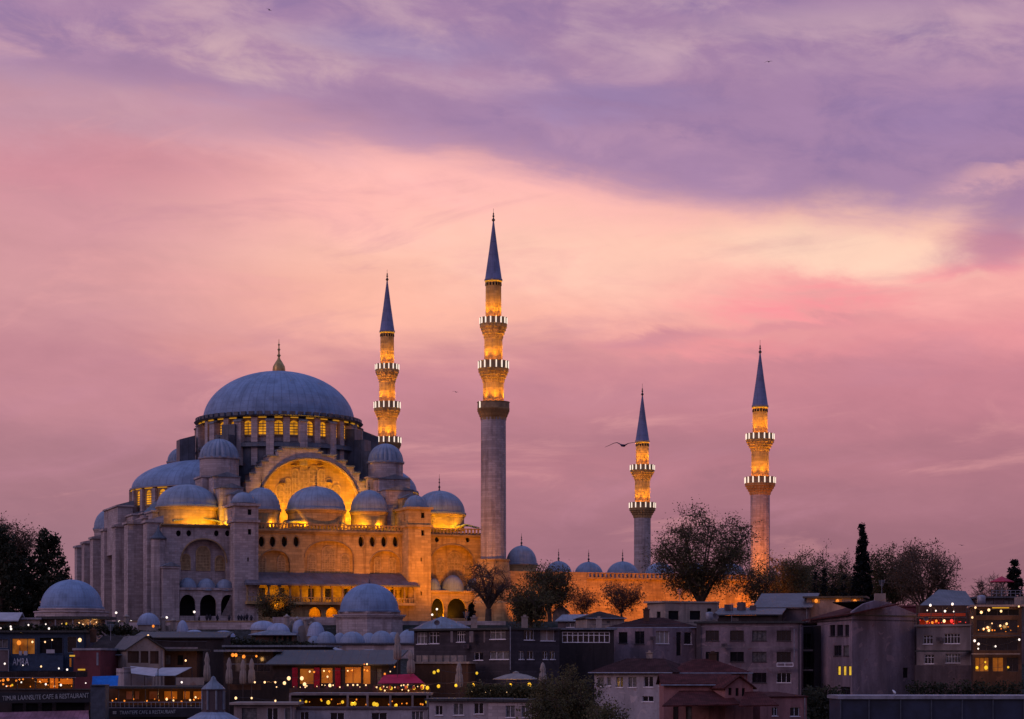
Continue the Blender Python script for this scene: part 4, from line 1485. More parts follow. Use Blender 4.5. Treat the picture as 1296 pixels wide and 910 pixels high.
M['charcoal'] = wood('charcoal_boards', (0.062, 0.045, 0.052))
M['darkwall'] = plaster('dark_wall', (0.036, 0.026, 0.028), stain=0.5)
M['slate'] = plain('slate_pillar', (0.05, 0.055, 0.075), 0.7, 0.3)
M['white'] = plain('white_paint', (0.75, 0.66, 0.68), 0.6, 0.3, var=0.15)
M['greymetal'] = plain('grey_metal', (0.22, 0.21, 0.25), 0.5, 0.4, 0.3)
M['tile'] = tiles('clay_tile', (0.055, 0.020, 0.020))
M['tile_red'] = tiles('red_clay_tile', (0.085, 0.022, 0.021))
M['tile_brown'] = tiles('brown_tile', (0.042, 0.03, 0.029))
M['sheet'] = lead_flat('corrugated_sheet', (0.075, 0.068, 0.08), 0.5)
M['sheet_dark'] = lead_flat('tar_roof', (0.028, 0.026, 0.027), 1.2)
M['canvas'] = plain('pale_canvas', (0.36, 0.32, 0.34), 0.85, 0.1, var=0.12, scale=0.8)
M['canvas_beige'] = plain('beige_canvas', (0.24, 0.19, 0.17), 0.85, 0.1, var=0.2, scale=1.2)
M['canvas_red'] = plain('red_canvas', (0.42, 0.012, 0.05), 0.8, 0.1, var=0.2, scale=0.7)
M['curtain_red'] = plain('red_curtain', (0.16, 0.006, 0.022), 0.8, 0.1, var=0.3, scale=1.5)
M['canvas_pink'] = plain('pink_canvas', (0.42, 0.04, 0.07), 0.8, 0.1, var=0.2)
M['tarp'] = plain('blue_tarp', (0.0, 0.11, 0.42), 0.6, 0.3, var=0.2)
M['awning_pink'] = lead_flat('pink_awning', (0.26, 0.11, 0.15), 0.6)
M['lead_pale'] = lead_dome('pale_lead', (0.26, 0.28, 0.38), 20, 1.2)
M['sign'] = plain('sign_board', (0.012, 0.012, 0.018), 0.5, 0.3)
M['letters'] = plain('sign_letters', (0.30, 0.30, 0.31), 0.6, 0.2, var=0.35, scale=2.5)
M['letters_white'] = plain('painted_letters', (0.42, 0.40, 0.46), 0.7, 0.2, var=0.3, scale=2.5)
M['bark'] = plain('bark', (0.085, 0.058, 0.046), 0.9, 0.1)
M['twig'] = plain('twig', (0.10, 0.065, 0.05), 0.9, 0.1)
M['leaf_olive'] = leaf_mat('olive_leaf', (0.13, 0.105, 0.048, 1))
M['leaf_dark'] = leaf_mat('dark_leaf', (0.05, 0.048, 0.03, 1))
M['leaf_brown'] = leaf_mat('brown_leaf', (0.17, 0.095, 0.06, 1))
M['leaf_cypress'] = leaf_mat('cypress_leaf', (0.016, 0.016, 0.016, 1))
M['bird'] = plain('dark_feathers', (0.045, 0.022, 0.045), 0.8, 0.1)
M['gull'] = plain('pale_feathers', (0.5, 0.48, 0.5), 0.8, 0.1)
M['cloth'] = plain('dark_clothes', (0.03, 0.025, 0.035), 0.9, 0.1, var=0.5)
M['glow_wall'] = emit('painted_lamplight', (1.0, 0.32, 0.03, 1), 0.10, 0.85, 0.8)  # emission stands in for lamplight falling on café walls
M['glow_red'] = emit('painted_red_light', (1.0, 0.10, 0.03, 1), 0.055, 0.85, 0.8)  # emission stands in for red lamplight on the roof terrace
M['strip'] = emit('light_strip', (1.0, 0.55, 0.05, 1), 0.5)


# ------------------------------------------------------------------ builders for the town
class Wall:
    """one wall plane, from photo column pa at distance Ya to column pb at distance Yb"""
    def __init__(s, pa, Ya, pb, Yb):
        a, b = W(pa, YH, Ya), W(pb, YH, Yb)
        s.a, s.b = Vector((a.x, a.y, 0)), Vector((b.x, b.y, 0))
        d = s.b - s.a
        s.w = d.length
        s.u = d / s.w
        s.inn = Vector((-s.u.y, s.u.x, 0))

    def uz(s, px, py):
        k = (px - CX) / F
        den = s.u.x - k * s.u.y
        u = (k * s.a.y - s.a.x) / den
        Y = s.a.y + u * s.u.y
        return u, CAMZ + (YH - py) / F * Y

    def P(s, u, z, d=0.0):
        return s.a + s.u * u + s.inn * d + Vector((0, 0, z))

    def bx(s, mb, u0, u1, d0, d1, z0, z1):
        q = [s.P(u0, z0, d0), s.P(u1, z0, d0), s.P(u1, z0, d1), s.P(u0, z0, d1)]
        mb.solid(q, (0, 0, z1 - z0))
        return mb


def window(wall, par, px0, py0, px1, py1, nx=2, ny=1, frame='white', pane='glass', depth=0.22, sill=True, fw=0.055, mid=0.5):
    u0, z1 = wall.uz(px0, py0)
    u1, _ = wall.uz(px1, py0)
    _, z0 = wall.uz((px0 + px1) / 2, py1)
    f = MB()
    d0, d1 = depth - 0.09, depth - 0.02
    wall.bx(f, u0 + .003, u0 + fw, d0, d1, z0 + .003, z1 - .003)
    wall.bx(f, u1 - fw, u1 - .003, d0, d1, z0 + .003, z1 - .003)
    wall.bx(f, u0 + fw, u1 - fw, d0, d1, z0 + .003, z0 + fw)
    wall.bx(f, u0 + fw, u1 - fw, d0, d1, z1 - fw, z1 - .003)
    for i in range(1, nx):
        u = u0 + (u1 - u0) * i / nx
        wall.bx(f, u - fw * .5, u + fw * .5, d0 + .01, d1, z0 + fw, z1 - fw)
    for i in range(1, ny):
        z = z0 + (z1 - z0) * (i / ny if ny > 2 else (1 - 0.32))
        wall.bx(f, u0 + fw, u1 - fw, d0 + .015, d1 - .005, z - fw * .4, z + fw * .4)
    w = f.build('window', frame, par)
    if pane == 'glass' and (int(px0 * 13 + py0 * 7) % 10) < 4:
        pane = 'curtain'
    p = MB()
    wall.bx(p, u0 + .004, u1 - .004, depth, depth + 0.04, z0 + .004, z1 - .004)
    p.build('pane', pane, w)
    if sill:
        q = MB()
        wall.bx(q, u0 - 0.08, u1 + 0.08, -0.1, depth - 0.1, z0 - 0.09, z0 - 0.003)
        q.build('sill', frame, w)
    return (u0, u1, z0, z1)


def rect(wall, px0, py0, px1, py1):
    u0, z1 = wall.uz(px0, py0)
    u1, _ = wall.uz(px1, py0)
    _, z0 = wall.uz((px0 + px1) / 2, py1)
    return [(u0, z0), (u1, z0), (u1, z1), (u0, z1)]


def building(name, label, plan, ytop, depth, mat_, wins=(), roof=('flat', 'sheet_dark'), cat='building', group=None, zbot=None, over=0.35, slant=None):
    """plan: [(px, Y), ...] front corners left to right; wins: (seg, px0, py0, px1, py1, dict)"""
    pts = [W(px, YH, Y) for px, Y in plan]
    z1 = CAMZ + (YH - ytop) / F * plan[0][1]
    c = sum((Vector((p.x, p.y, 0)) for p in pts), Vector()) / len(pts)
    z0 = zbot if zbot is not None else min(ground_z(c.x, p.y) for p in pts) - 1.5
    z0 = min(z0, z1 - 1.0)
    root = empty(name, (c.x, c.y + depth / 2, z0))
    tag(root, label, cat, group)
    walls = []
    wb = MB()
    for i in range(len(plan) - 1):
        wl_ = Wall(plan[i][0], plan[i][1], plan[i + 1][0], plan[i + 1][1])
        walls.append(wl_)
        holes = [rect(wl_, *w[1:5]) for w in wins if w[0] == i]
        wb.panel(wl_.a, wl_.u, wl_.inn, [(0, z0), (wl_.w, z0), (wl_.w, z1), (0, z1)], holes, 0.24)
    A_ = [Vector((p.x, p.y, 0)) for p in pts]
    n0 = walls[0].inn
    n1 = walls[-1].inn
    B0 = A_[0] + n0 * depth
    B1 = A_[-1] + n1 * depth
    Z = lambda v, z: Vector((v.x, v.y, z))
    wb.face([Z(A_[0], z0), Z(B0, z0), Z(B0, z1), Z(A_[0], z1)])
    wb.face([Z(A_[-1], z0), Z(B1, z0), Z(B1, z1), Z(A_[-1], z1)])
    wb.face([Z(B0, z0), Z(B1, z0), Z(B1, z1), Z(B0, z1)])
    wall_o = wb.build('wall', mat_, root)
    for w in wins:
        kw = dict(w[5]) if len(w) > 5 else {}
        window(walls[w[0]], wall_o, *w[1:5], **kw)
    if walls[-1].w > 5 and cat == 'building' and mat_.startswith('plaster'):
        dp = MB()
        wl_ = walls[-1]
        dp.tube(wl_.P(wl_.w - 0.35, z0, -0.09), wl_.P(wl_.w - 0.35, z1 - 0.05, -0.09), 0.06, n=6)
        dp.build('downpipe', 'greymetal' if 'lilac' not in mat_ else 'iron', wall_o)
    kind, rm = roof[0], roof[1]
    hgt = roof[2] if len(roof) > 2 else 0
    r = MB()
    first, last = walls[0], walls[-1]
    dirx = (A_[-1] - A_[0]).normalized()
    iny = Vector((-dirx.y, dirx.x, 0))
    Wd = (A_[-1] - A_[0]).length
    Q = lambda u, d, z: A_[0] + dirx * u + iny * d + Vector((0, 0, z))
    if kind == 'flat':
        ring = [Z(a - n0 * over, z1 + 0.004) for a in A_] + [Z(B1 + n1 * over, z1 + 0.004), Z(B0 + n0 * over, z1 + 0.004)]
        ring[0] = ring[0] - dirx * over
        ring[len(A_) - 1] = ring[len(A_) - 1] + dirx * over
        ring[len(A_)] += dirx * over
        ring[len(A_) + 1] -= dirx * over
        r.solid(ring, (0, 0, 0.28))
    elif kind == 'parapet':
        ring = [Z(a, z1 - 0.5) for a in A_] + [Z(B1, z1 - 0.5), Z(B0, z1 - 0.5)]
        r.solid(ring, (0, 0, -0.2))
        for wl_ in walls:
            wl_.bx(r, -0.1, wl_.w + 0.1, -0.12, 0.3, z1 + 0.003, z1 + 0.16)
    elif kind == 'gable_x':
        o = over
        h = hgt
        k = h / (depth / 2)
        r.solid([Q(-o, -o, z1 - k * o), Q(Wd + o, -o, z1 - k * o), Q(Wd + o, depth / 2, z1 + h), Q(-o, depth / 2, z1 + h)], (0, 0, 0.18))
        r.solid([Q(-o, depth + o, z1 - k * o), Q(Wd + o, depth + o, z1 - k * o), Q(Wd + o, depth / 2 + .002, z1 + h), Q(-o, depth / 2 + .002, z1 + h)], (0, 0, 0.18))
        for u in (0.0, Wd - 0.25):
            g = MB()
            g.solid([Q(u, 0, z1 - .002), Q(u, depth, z1 - .002), Q(u, depth / 2, z1 + h - 0.03)], tuple(dirx * 0.25))
            g.build('gable', mat_, wall_o)
    elif kind == 'gable_y':
        o = over
        h = hgt
        k = h / (Wd / 2)
        r.solid([Q(-o, -o, z1 - k * o), Q(-o, depth + o, z1 - k * o), Q(Wd / 2, depth + o, z1 + h), Q(Wd / 2, -o, z1 + h)], (0, 0, 0.18))
        r.solid([Q(Wd + o, -o, z1 - k * o), Q(Wd + o, depth + o, z1 - k * o), Q(Wd / 2 + .002, depth + o, z1 + h), Q(Wd / 2 + .002, -o, z1 + h)], (0, 0, 0.18))
        for d in (0.0, depth - 0.25):
            g = MB()
            g.solid([Q(0, d, z1 - .002), Q(Wd, d, z1 - .002), Q(Wd / 2, d, z1 + h - 0.03)], tuple(iny * 0.25))
            g.build('gable', mat_, wall_o)
    elif kind == 'hip':
        o = over
        h = hgt
        m_ = min(Wd, depth) / 2 * (roof[3] if len(roof) > 3 else 1)
        e = [Q(-o, -o, z1 + 0.003), Q(Wd + o, -o, z1 + 0.003), Q(Wd + o, depth + o, z1 + 0.003), Q(-o, depth + o, z1 + 0.003)]
        R0, R1 = Q(m_, depth / 2, z1 + h), Q(Wd - m_, depth / 2, z1 + h)
        up = Vector((0, 0, 0.14))
        r.solid(e, up)
        e2 = [p + up + Vector((0, 0, .002)) for p in e]
        r.face([e2[0], e2[1], R1, R0])
        r.face([e2[2], e2[3], R0, R1])
        r.face([e2[1], e2[2], R1])
        r.face([e2[3], e2[0], R0])
    elif kind == 'shed':
        o = over
        r.solid([Q(-o, -o, z1 + .004), Q(Wd + o, -o, z1 + .004), Q(Wd + o, depth + o, z1 + hgt), Q(-o, depth + o, z1 + hgt)], (0, 0, 0.15))
        g = MB()
        for u in (0.0, Wd - 0.2):
            g.solid([Q(u, 0, z1 - .002), Q(u, depth, z1 - .002), Q(u, depth, z1 + hgt - .03)], tuple(dirx * 0.2))
        g.build('gable', mat_, wall_o)
    ro = r.build('roof', rm, root)
    if kind in ('hip', 'gable_x') and slant is None:
        e = MB()
        e.tube(Q(-over, -over - 0.06, z1 - (hgt / (depth / 2) * over if kind == 'gable_x' else -0.05)), Q(Wd + over, -over - 0.06, z1 - (hgt / (depth / 2) * over if kind == 'gable_x' else -0.05)), 0.09, n=6)
        e.build('gutter', 'greymetal', ro)
    root_info = dict(root=root, walls=walls, wall=wall_o, roof=ro, z0=z0, z1=z1, Q=Q, Wd=Wd)
    return root_info


def pbox(mb, px0, py0, px1, py1, Y, dep, dY=0.0):
    a, b = W(px0, py1, Y), W(px1, py0, Y)
    mb.box(a.x, b.x, Y + dY, Y + dY + dep, a.z, b.z)
    return mb


def part_box(parent, name, mat_, px0, py0, px1, py1, Y, dep):
    return pbox(MB(), px0, py0, px1, py1, Y, dep).build(name, mat_, parent)


# lamps: one shared mesh per kind
_bulbs = {}


def bulb(px, py, Y, label, group, kind='bulb_warm', r=0.17, name='light_bulb', cat='light bulb'):
    r = r * (0.68 if r < 0.27 else 0.74)
    key = (kind, r)
    loc = W(px, py, Y)
    if key not in _bulbs:
        mb = MB()
        mb.sphere((0, 0, 0), r, 2, (1, 1, 1.15))
        o = mb.build(name, kind)
        o.location = loc
        _bulbs[key] = o
    else:
        o = _bulbs[key].copy()
        o.name = name
        COL.objects.link(o)
        o.location = loc
    ORG[o.name] = Vector(loc)
    q = 0.6 + 0.65 * ((int(px * 7.3) + int(py * 3.1)) % 10) / 10
    o.scale = (q, q, q)
    o['label'] = label
    o['category'] = cat
    o['group'] = group
    o['kind'] = 'thing'
    return o


def wire(pts, label, r=0.03, group=None, name='lamp_wire'):
    mb = MB()
    for a, b in zip(pts, pts[1:]):
        a, b = Vector(a), Vector(b)
        n = 6
        prev = a
        for i in range(1, n + 1):
            t = i / n
            q = a.lerp(b, t) - Vector((0, 0, 0.35 * 4 * t * (1 - t) * min(1, (b - a).length / 6)))
            mb.tube(prev, q, r, n=4, cap=False)
            prev = q
    o = mb.build(name, 'iron')
    tag(o, label, 'wire', group)
    return o


# ------------------------------------------------------------------ trees
def leaf_quads(mb, rng, c, n, spread, size):
    for _ in range(n):
        p = c + Vector((rng.gauss(0, spread), rng.gauss(0, spread), rng.gauss(0, spread)))
        s = size * rng.uniform(0.6, 1.35)
        a = Vector((rng.uniform(-1, 1), rng.uniform(-1, 1), rng.uniform(-1, 1))).normalized()
        b = a.cross(Vector((rng.uniform(-1, 1), rng.uniform(-1, 1), rng.uniform(-1, 1)))).normalized()
        mb.face([p - a * s, p + b * s * 0.55, p + a * s, p - b * s * 0.55])


def tree(name, label, px, Y, zfoot, ytop, rpx, seed, leaf='leaf_olive', leaves=5, lsize=0.26, limbs=8, subs=9, twigs=6, trunk_r=0.45, crown_low=0.30, fork=0.22,
         group=None, twl=1.6, lean=0.0, lspread=0.5, aspect=1.0, cat='tree', multi=1, twr=0.035):
    rng = random.Random(seed)
    foot = W(px, YH, Y)
    foot.z = zfoot
    top = CAMZ + (YH - ytop) / F * Y
    Ht = top - zfoot
    Rr = rpx / F * Y
    root = empty(name, foot)
    tag(root, label, cat, group)
    tr, cr = MB(), MB()
    cen = foot + Vector((lean, 0, Ht * (crown_low + 1) / 2))
    rz = Ht * (1 - crown_low) / 2

    def env():
        while True:
            v = Vector((rng.uniform(-1, 1), rng.uniform(-1, 1), rng.uniform(-1, 1)))
            if 0.35 < v.length < 1:
                return cen + Vector((v.x * Rr, v.y * Rr * aspect, v.z * rz))

    def bez(a, c, b, r0, r1, mb, n=5, seg=6):
        pts = []
        for i in range(n + 1):
            t = i / n
            pts.append(a * (1 - t) ** 2 + c * 2 * t * (1 - t) + b * t * t)
        for i in range(n):
            mb.tube(pts[i], pts[i + 1], r0 + (r1 - r0) * i / n, r0 + (r1 - r0) * (i + 1) / n, n=seg, cap=False)
        return pts

    lf = MB()
    forks = []
    for m_ in range(multi):
        fz = Ht * fork * rng.uniform(0.85, 1.15)
        off = Vector((rng.uniform(-0.3, 0.3) * multi, rng.uniform(-.2, .2), 0)) if multi > 1 else Vector((0, 0, 0))
        fk = foot + off * 2 + Vector((lean * 0.2 + rng.uniform(-.2, .2), 0, fz))
        bez(foot + off - Vector((0, 0, 1.0)), foot + off + Vector((0, 0, fz * 0.5)), fk, trunk_r * 1.25, trunk_r, tr, 5, 9)
        forks.append(fk)
    for i in range(limbs):
        fk = forks[i % len(forks)]
        a = 2 * pi * (i + rng.random() * 0.7) / limbs
        q = rng.uniform(0.45, 0.95)
        tip = cen + Vector((cos(a) * Rr * q, sin(a) * Rr * aspect * q, rz * rng.uniform(-0.25, 0.92) * (1.15 - 0.5 * q)))
        ctrl = fk.lerp(tip, 0.45) + Vector((0, 0, Ht * 0.10))
        pts = bez(fk, ctrl, tip, trunk_r * 0.55, trunk_r * 0.12, tr, 7, 6)
        for j in range(subs):
            s = pts[rng.randint(2, 7)]
            best = min((env() for _ in range(7)), key=lambda e: (e - s).length)
            mid_ = s.lerp(best, 0.5) + Vector((rng.uniform(-.4, .4), rng.uniform(-.4, .4), rng.uniform(0, .8)))
            sp_ = bez(s, mid_, best, trunk_r * 0.16, trunk_r * 0.06, tr if j < 2 else cr, 4, 4)
            if leaves:
                leaf_quads(lf, rng, mid_.lerp(best, 0.5), leaves * 3, 0.75, lsize * 0.9)
            for k in range(twigs):
                b = sp_[rng.randint(1, 4)]
                d = Vector((rng.gauss(0, 1), rng.gauss(0, 1), rng.gauss(0.45, 0.8))).normalized() * twl * rng.uniform(0.5, 1.3)
                e = b + d
                cr.tube(b, e, twr * 1.3, twr * 0.6, n=3, cap=False)
                for _ in range(3):
                    b2 = b.lerp(e, rng.uniform(0.3, 0.9))
                    d2 = (d.normalized() + Vector((rng.gauss(0, .7), rng.gauss(0, .7), rng.gauss(0.2, .6)))).normalized() * twl * 0.5
                    cr.tube(b2, b2 + d2, twr * 0.8, twr * 0.4, n=3, cap=False)
                if leaves:
                    leaf_quads(lf, rng, e, rng.randint(0, 6 * leaves), lspread * 1.25, lsize * 0.64)
    tr.build('trunk', 'bark', root)
    c_o = cr.build('branches', 'twig', root)
    if leaves:
        lf.build('crown', leaf, root)
    else:
        lf.bm.free()
    return root


def dense_tree(name, label, px, Y, zfoot, ytop, shape, seed, leaf='leaf_dark', n=5200, size=0.30, trunk_r=0.4, group=None, tight=0.8, cat='tree'):
    """shape: [(height fraction, radius px)] outline of a dense crown"""
    rng = random.Random(seed)
    foot = W(px, YH, Y)
    foot.z = zfoot
    Ht = CAMZ + (YH - ytop) / F * Y - zfoot
    root = empty(name, foot)
    tag(root, label, cat, group)
    tr = MB()
    tr.tube(foot - Vector((0, 0, 1)), foot + Vector((0, 0, Ht * 0.85)), trunk_r, 0.08, n=8)
    tr.build('trunk', 'bark', root)
    k = Y / F

    def rad(h):
        for (a, ra), (b, rb) in zip(shape, shape[1:]):
            if a <= h <= b:
                return (ra + (rb - ra) * (h - a) / (b - a)) * k
        return 0.0
    lf = MB()
    ncl = max(30, n // 22)
    cl = []
    for i in range(ncl):
        while True:
            h = rng.random()
            if h >= shape[0][0] and rng.random() < (rad(h) / (max(r for _, r in shape) * k)) ** 1.0:
                break
        a = rng.uniform(0, 2 * pi)
        q = sqrt(rng.random()) * 1.04
        cl.append(foot + Vector((cos(a) * rad(h) * q, sin(a) * rad(h) * q, h * Ht)))
    for c in cl:
        sp_ = rng.uniform(0.25, 0.6) * (k / 0.14) ** 0.5
        leaf_quads(lf, rng, c, n // ncl, sp_ * (0.45 if leaf == 'leaf_cypress' else tight), size)
    lf.build('crown', leaf, root)
    return root


# ------------------------------------------------------------------ left: domed bath-house, sheds, terraces
def dome_house(px, Y, rpx, ytop, ybase, label, drum_rows, mat_d='lead', name='domed_building', sides=8, mat_w='stone_grey'):
    c = W(px, ybase, Y)
    r = rpx / F * Y
    z0 = ground_z(c.x, Y) - 1
    root = empty(name, (c.x, c.y, z0))
    tag(root, label, 'domed building')
    ht = (ybase - ytop) / F * Y
    d = MB().lathe(c.x, c.y, c.z, ell_profile(r, ht, 16, 0.3), 56).build('dome', mat_d, root, (c.x, c.y, c.z))
    finial(d, c.x, c.y, c.z + ht, 0.9, 'iron', 0.2)
    b = MB()
    zt_ = c.z - 0.3
    for (rp, y0, y1) in drum_rows:
        rr_ = rp / F * Y
        zb_ = CAMZ + (YH - y1) / F * Y if y1 else z0
        b.lathe(c.x, c.y, 0, [(rr_, zb_), (rr_, zt_ - 0.25), (rr_ * 1.03, zt_ - 0.22), (rr_ * 1.03, zt_ - 0.003), (r * 0.5, zt_)], sides, a0=pi / 8 + pi / sides, a1=2 * pi + pi / 8 + pi / sides, smooth=False)
        zt_ = zb_
    b.build('drum', mat_w, root)
    return root


dh = dome_house(90.5, 345, 38.5, 733.5, 768, 'lead-domed stone bath-house with a lit café porch below the big wall', [(40.5, 768, 774), (46, 774, 781), (44, 781, None)], sides=24)
mb = MB()
pbox(mb, 45, 780, 137, 783.5, 338, 7.0)
mb.build('porch_roof', 'sheet_dark', dh)
for px in (48, 70, 92, 114, 134):
    part_box(dh, 'porch_post', 'greymetal', px - 0.7, 783.6, px + 0.7, 797, 338.2, 0.2)
building('shed', 'small brownish plaster shed at the far left under the dark trees', [(-12, 336), (21, 336)], 785, 5, 'brown', roof=('gable_x', 'canvas', 1.1))
building('shed', 'pale plaster shed between the brown shed and the bath-house', [(24, 338), (50, 338)], 784, 5, 'plaster_pale', roof=('flat', 'greymetal'))
hd = MB()
rg = random.Random(8)
for i in range(900):
    p = W(rg.uniform(-10, 168), rg.uniform(793, 802), 322 + rg.uniform(-0.6, 0.6))
    leaf_quads(hd, rg, p, 3, 0.25, 0.28)
tag(hd.build('hedge', 'leaf_dark'), 'long dark clipped hedge along the lamp-lit terrace above the blue-fronted café', 'hedge')
for px, py in ((36, 791), (58, 790), (62, 795.5), (1, 795), (13.5, 793), (14, 796)):
    bulb(px, py, 321, 'white lamp glowing over the hedge in front of the two small sheds', 'white lamps before the sheds', 'bulb_white', 0.2)
for px, py in ((78.5, 789.5), (100, 788.5), (105, 790.5), (122, 787.5)):
    bulb(px, py, 336, 'warm white bulb under the porch of the domed bath-house', 'bulbs of the bath-house porch', 'bulb_warm', 0.2)
bulb(84, 789.5, 336.5, 'round yellow lamp under the bath-house porch', 'yellow bath-house lamp', 'bulb_yellow', 0.36, 'lantern', 'lantern')


def lamp_post(px, py, Y, label, r=0.2, kind='bulb_white'):
    p = W(px, py, Y)
    zg = ground_z(p.x, Y)
    root = empty('street_lamp', (p.x, Y, zg))
    tag(root, label, 'street lamp', 'lamps along the mosque precinct wall')
    MB().tube((p.x, Y, zg - 0.5), (p.x, Y, p.z - r), 0.07, 0.05, n=6).build('post', 'iron', root)
    MB().sphere(p, r, 2).build('lamp_head', kind, root, p)


for px, py, lab in ((147, 775.5, 'white globe street lamp nearest the bath-house porch corner'), (211, 781.5, 'white globe street lamp beside the pale vaulted roof'),
                    (246, 774.5, 'white globe street lamp in front of the porch arches'), (166, 786.5, 'white globe street lamp below the buttressed wall'), (151, 786.5, 'low globe street lamp right of the bath-house wall'),
                    (547, 778, 'bright globe street lamp in front of the right-hand lit arcade'), (553, 771, 'small globe street lamp inside the lit arcade doorway')):
    lamp_post(px, py, 366 if px < 500 else 390, lab)

# blue-fronted café
blue = building('cafe_building', 'dark blue café building with wide glazed rooms and white wall lettering', [(-25, 300), (106, 300)], 800.5, 8, 'blue',
                [(0, 15, 808, 44, 828, dict(nx=3, frame='blue', pane='amber_low', sill=False)), (0, 50, 807, 80, 827, dict(nx=2, frame='blue', pane='void', sill=False)),
                 (0, 85, 806, 97, 826, dict(nx=1, frame='greymetal', pane='glass', sill=False)), (0, -4, 809, 10, 820, dict(nx=2, frame='greymetal', pane='glass', sill=False))],
                roof=('flat', 'sheet_dark'), over=0.5, zbot=18)
mb = MB()
pbox(mb, 12, 829.5, 80, 849, 298.6, 1.0)
mb.build('parapet', 'blue', blue['root'])
for (x0, x1) in ((12, 13.2), (46.5, 47.7), (79, 80.2)):
    part_box(blue['root'], 'post', 'navy', x0, 806, x1, 829.4, 298.9, 0.3)
mb = MB()
pbox(mb, -2, 823, 10.5, 849, 298, 0.2)
mb.build('screen', 'plaster_dim', blue['root'])
mb = MB()
pbox(mb, -2, 822, 11, 823, 297.9, 0.2)
pbox(mb, 10.2, 823.1, 11, 850, 297.9, 0.2)
mb.build('screen_frame', 'greymetal', blue['root'])
mb = MB()
for x0, x1 in ((24, 27.5), (30, 34.5)):
    pbox(mb, x0, 824, x1, 829.3, 299.0, 0.4)
mb.build('menu_boards', 'canvas', blue['root'])
part_box(blue['root'], 'notice', 'canvas', 58.5, 822, 69, 826.8, 299.3, 0.1)


def text_obj(s, px0, px1, pyb, Y, hpx, mat_, parent, slope=0.0, name='lettering'):
    cu = bpy.data.curves.new(name, 'FONT')
    cu.body = s
    cu.size = 1.0
    cu.extrude = 0.02
    cu.align_x = 'LEFT'
    o = bpy.data.objects.new('tmp_text', cu)
    COL.objects.link(o)
    dg = bpy.context.evaluated_depsgraph_get()
    me = bpy.data.meshes.new_from_object(o.evaluated_get(dg))
    bpy.data.objects.remove(o)
    xs = [v.co.x for v in me.vertices]
    ys = [v.co.y for v in me.vertices]
    w0, h0 = max(xs) - min(xs), max(ys) - min(ys)
    k = Y / F
    sx, sy = (px1 - px0) * k / w0, hpx * k / h0
    p = W(px0, pyb, Y)
    base = ORG[parent.name]
    mx, my = min(xs), min(ys)
    for v in me.vertices:
        x, y, z = v.co
        xx = (x - mx) * sx
        v.co = Vector((p.x + xx, Y - z * 1.0, p.z + (y - my) * sy + xx * slope)) - base
    me.materials.clear()
    me.materials.append(M[mat_])
    t = bpy.data.objects.new(name, me)
    COL.objects.link(t)
    t.parent = parent
    ORG[t.name] = base
    return t


text_obj('AMRA', 16, 36.5, 842, 298.5, 9.0, 'letters_white', blue['root'])
for px, py in ((41, 812.5), (66, 810), (57, 812.5)):
    bulb(px, py, 299.5, 'warm bulb hanging in a glazed room of the blue café', 'bulbs in the blue café', 'bulb_warm', 0.2)
bulb(24, 813.5, 299.5, 'large orange globe lamp in the blue café window', 'orange café globe', 'bulb_orange', 0.42, 'lantern', 'lantern')
bulb(101, 810, 298, 'orange-white lamp on the corner of the blue café', 'corner lamp', 'bulb_warm', 0.3)
for px, py in ((6, 840), (29, 842), (74.5, 846), (85, 847.5)):
    bulb(px, py, 296, 'white bulb strung over the terrace below the blue parapet', 'terrace bulbs under the blue café', 'bulb_white', 0.18)
bulb(52, 843.5, 296, 'amber bulb in the middle of the terrace below the blue parapet', 'amber terrace bulb', 'bulb_warm', 0.22)
bulb(95, 822, 297, 'dim white bulb beside the maroon wall', 'bulb by the maroon wall', 'bulb_white', 0.15)

# lit terrace café with the long sign
tc_ = building('terrace_cafe', 'open terrace café with amber-lit back wall above a black sign board', [(-25, 272), (113, 270)], 873, 9, 'darkwall',
               [(0, 15, 890, 29, 901.5, dict(nx=1, frame='sign', pane='void', sill=False)), (0, 33, 890, 48, 901.5, dict(nx=1, frame='sign', pane='void', sill=False)),
                (0, 53, 889.5, 66, 901, dict(nx=1, frame='sign', pane='void', sill=False)), (0, 71, 889, 107, 900.5, dict(nx=1, frame='sign', pane='void', sill=False))], roof=('parapet', 'sheet_dark'))
rt = tc_['root']
part_box(rt, 'back_wall', 'brown', -20, 851, 94, 876, 280.5, 0.3)
part_box(rt, 'glow_panel', 'glow_wall', 63, 858.5, 73.5, 871, 280, 0.3)  # panels glow by themselves, as if lit by the café lamps
part_box(rt, 'glow_panel', 'glow_wall', 76, 859, 92, 866, 280, 0.3)
part_box(rt, 'glow_panel', 'glow_wall', 47, 859, 60, 864, 280, 0.3)
part_box(rt, 'terrace_roof', 'tile_brown', -22, 850, 96, 857, 272.5, 7.5)
part_box(rt, 'eave_strip', 'greymetal', -22, 857.2, 96, 858, 272.4, 0.2)
for px in (-2, 22, 45, 69, 93):
    part_box(rt, 'post', 'iron', px - 0.5, 858, px + 0.5, 874, 272.6, 0.15)
sg = part_box(rt, 'sign_board', 'sign', -18, 876.5, 115, 889, 269.2, 0.3)
text_obj('TIMUR LAANSUTE CAFE & RESTAURANT', 3, 112.5, 886.8, 269.15, 6.0, 'letters', sg, 0.035)
aw = MB()
a0, a1 = W(-18, 902, 270), W(112, 899, 270)
b0, b1 = W(-14, 914, 266.5), W(113, 914, 266.5)
aw.solid([a0, a1, b1, b0], (0, 0, -0.08))
aw.build('awning', 'awning_pink', rt)
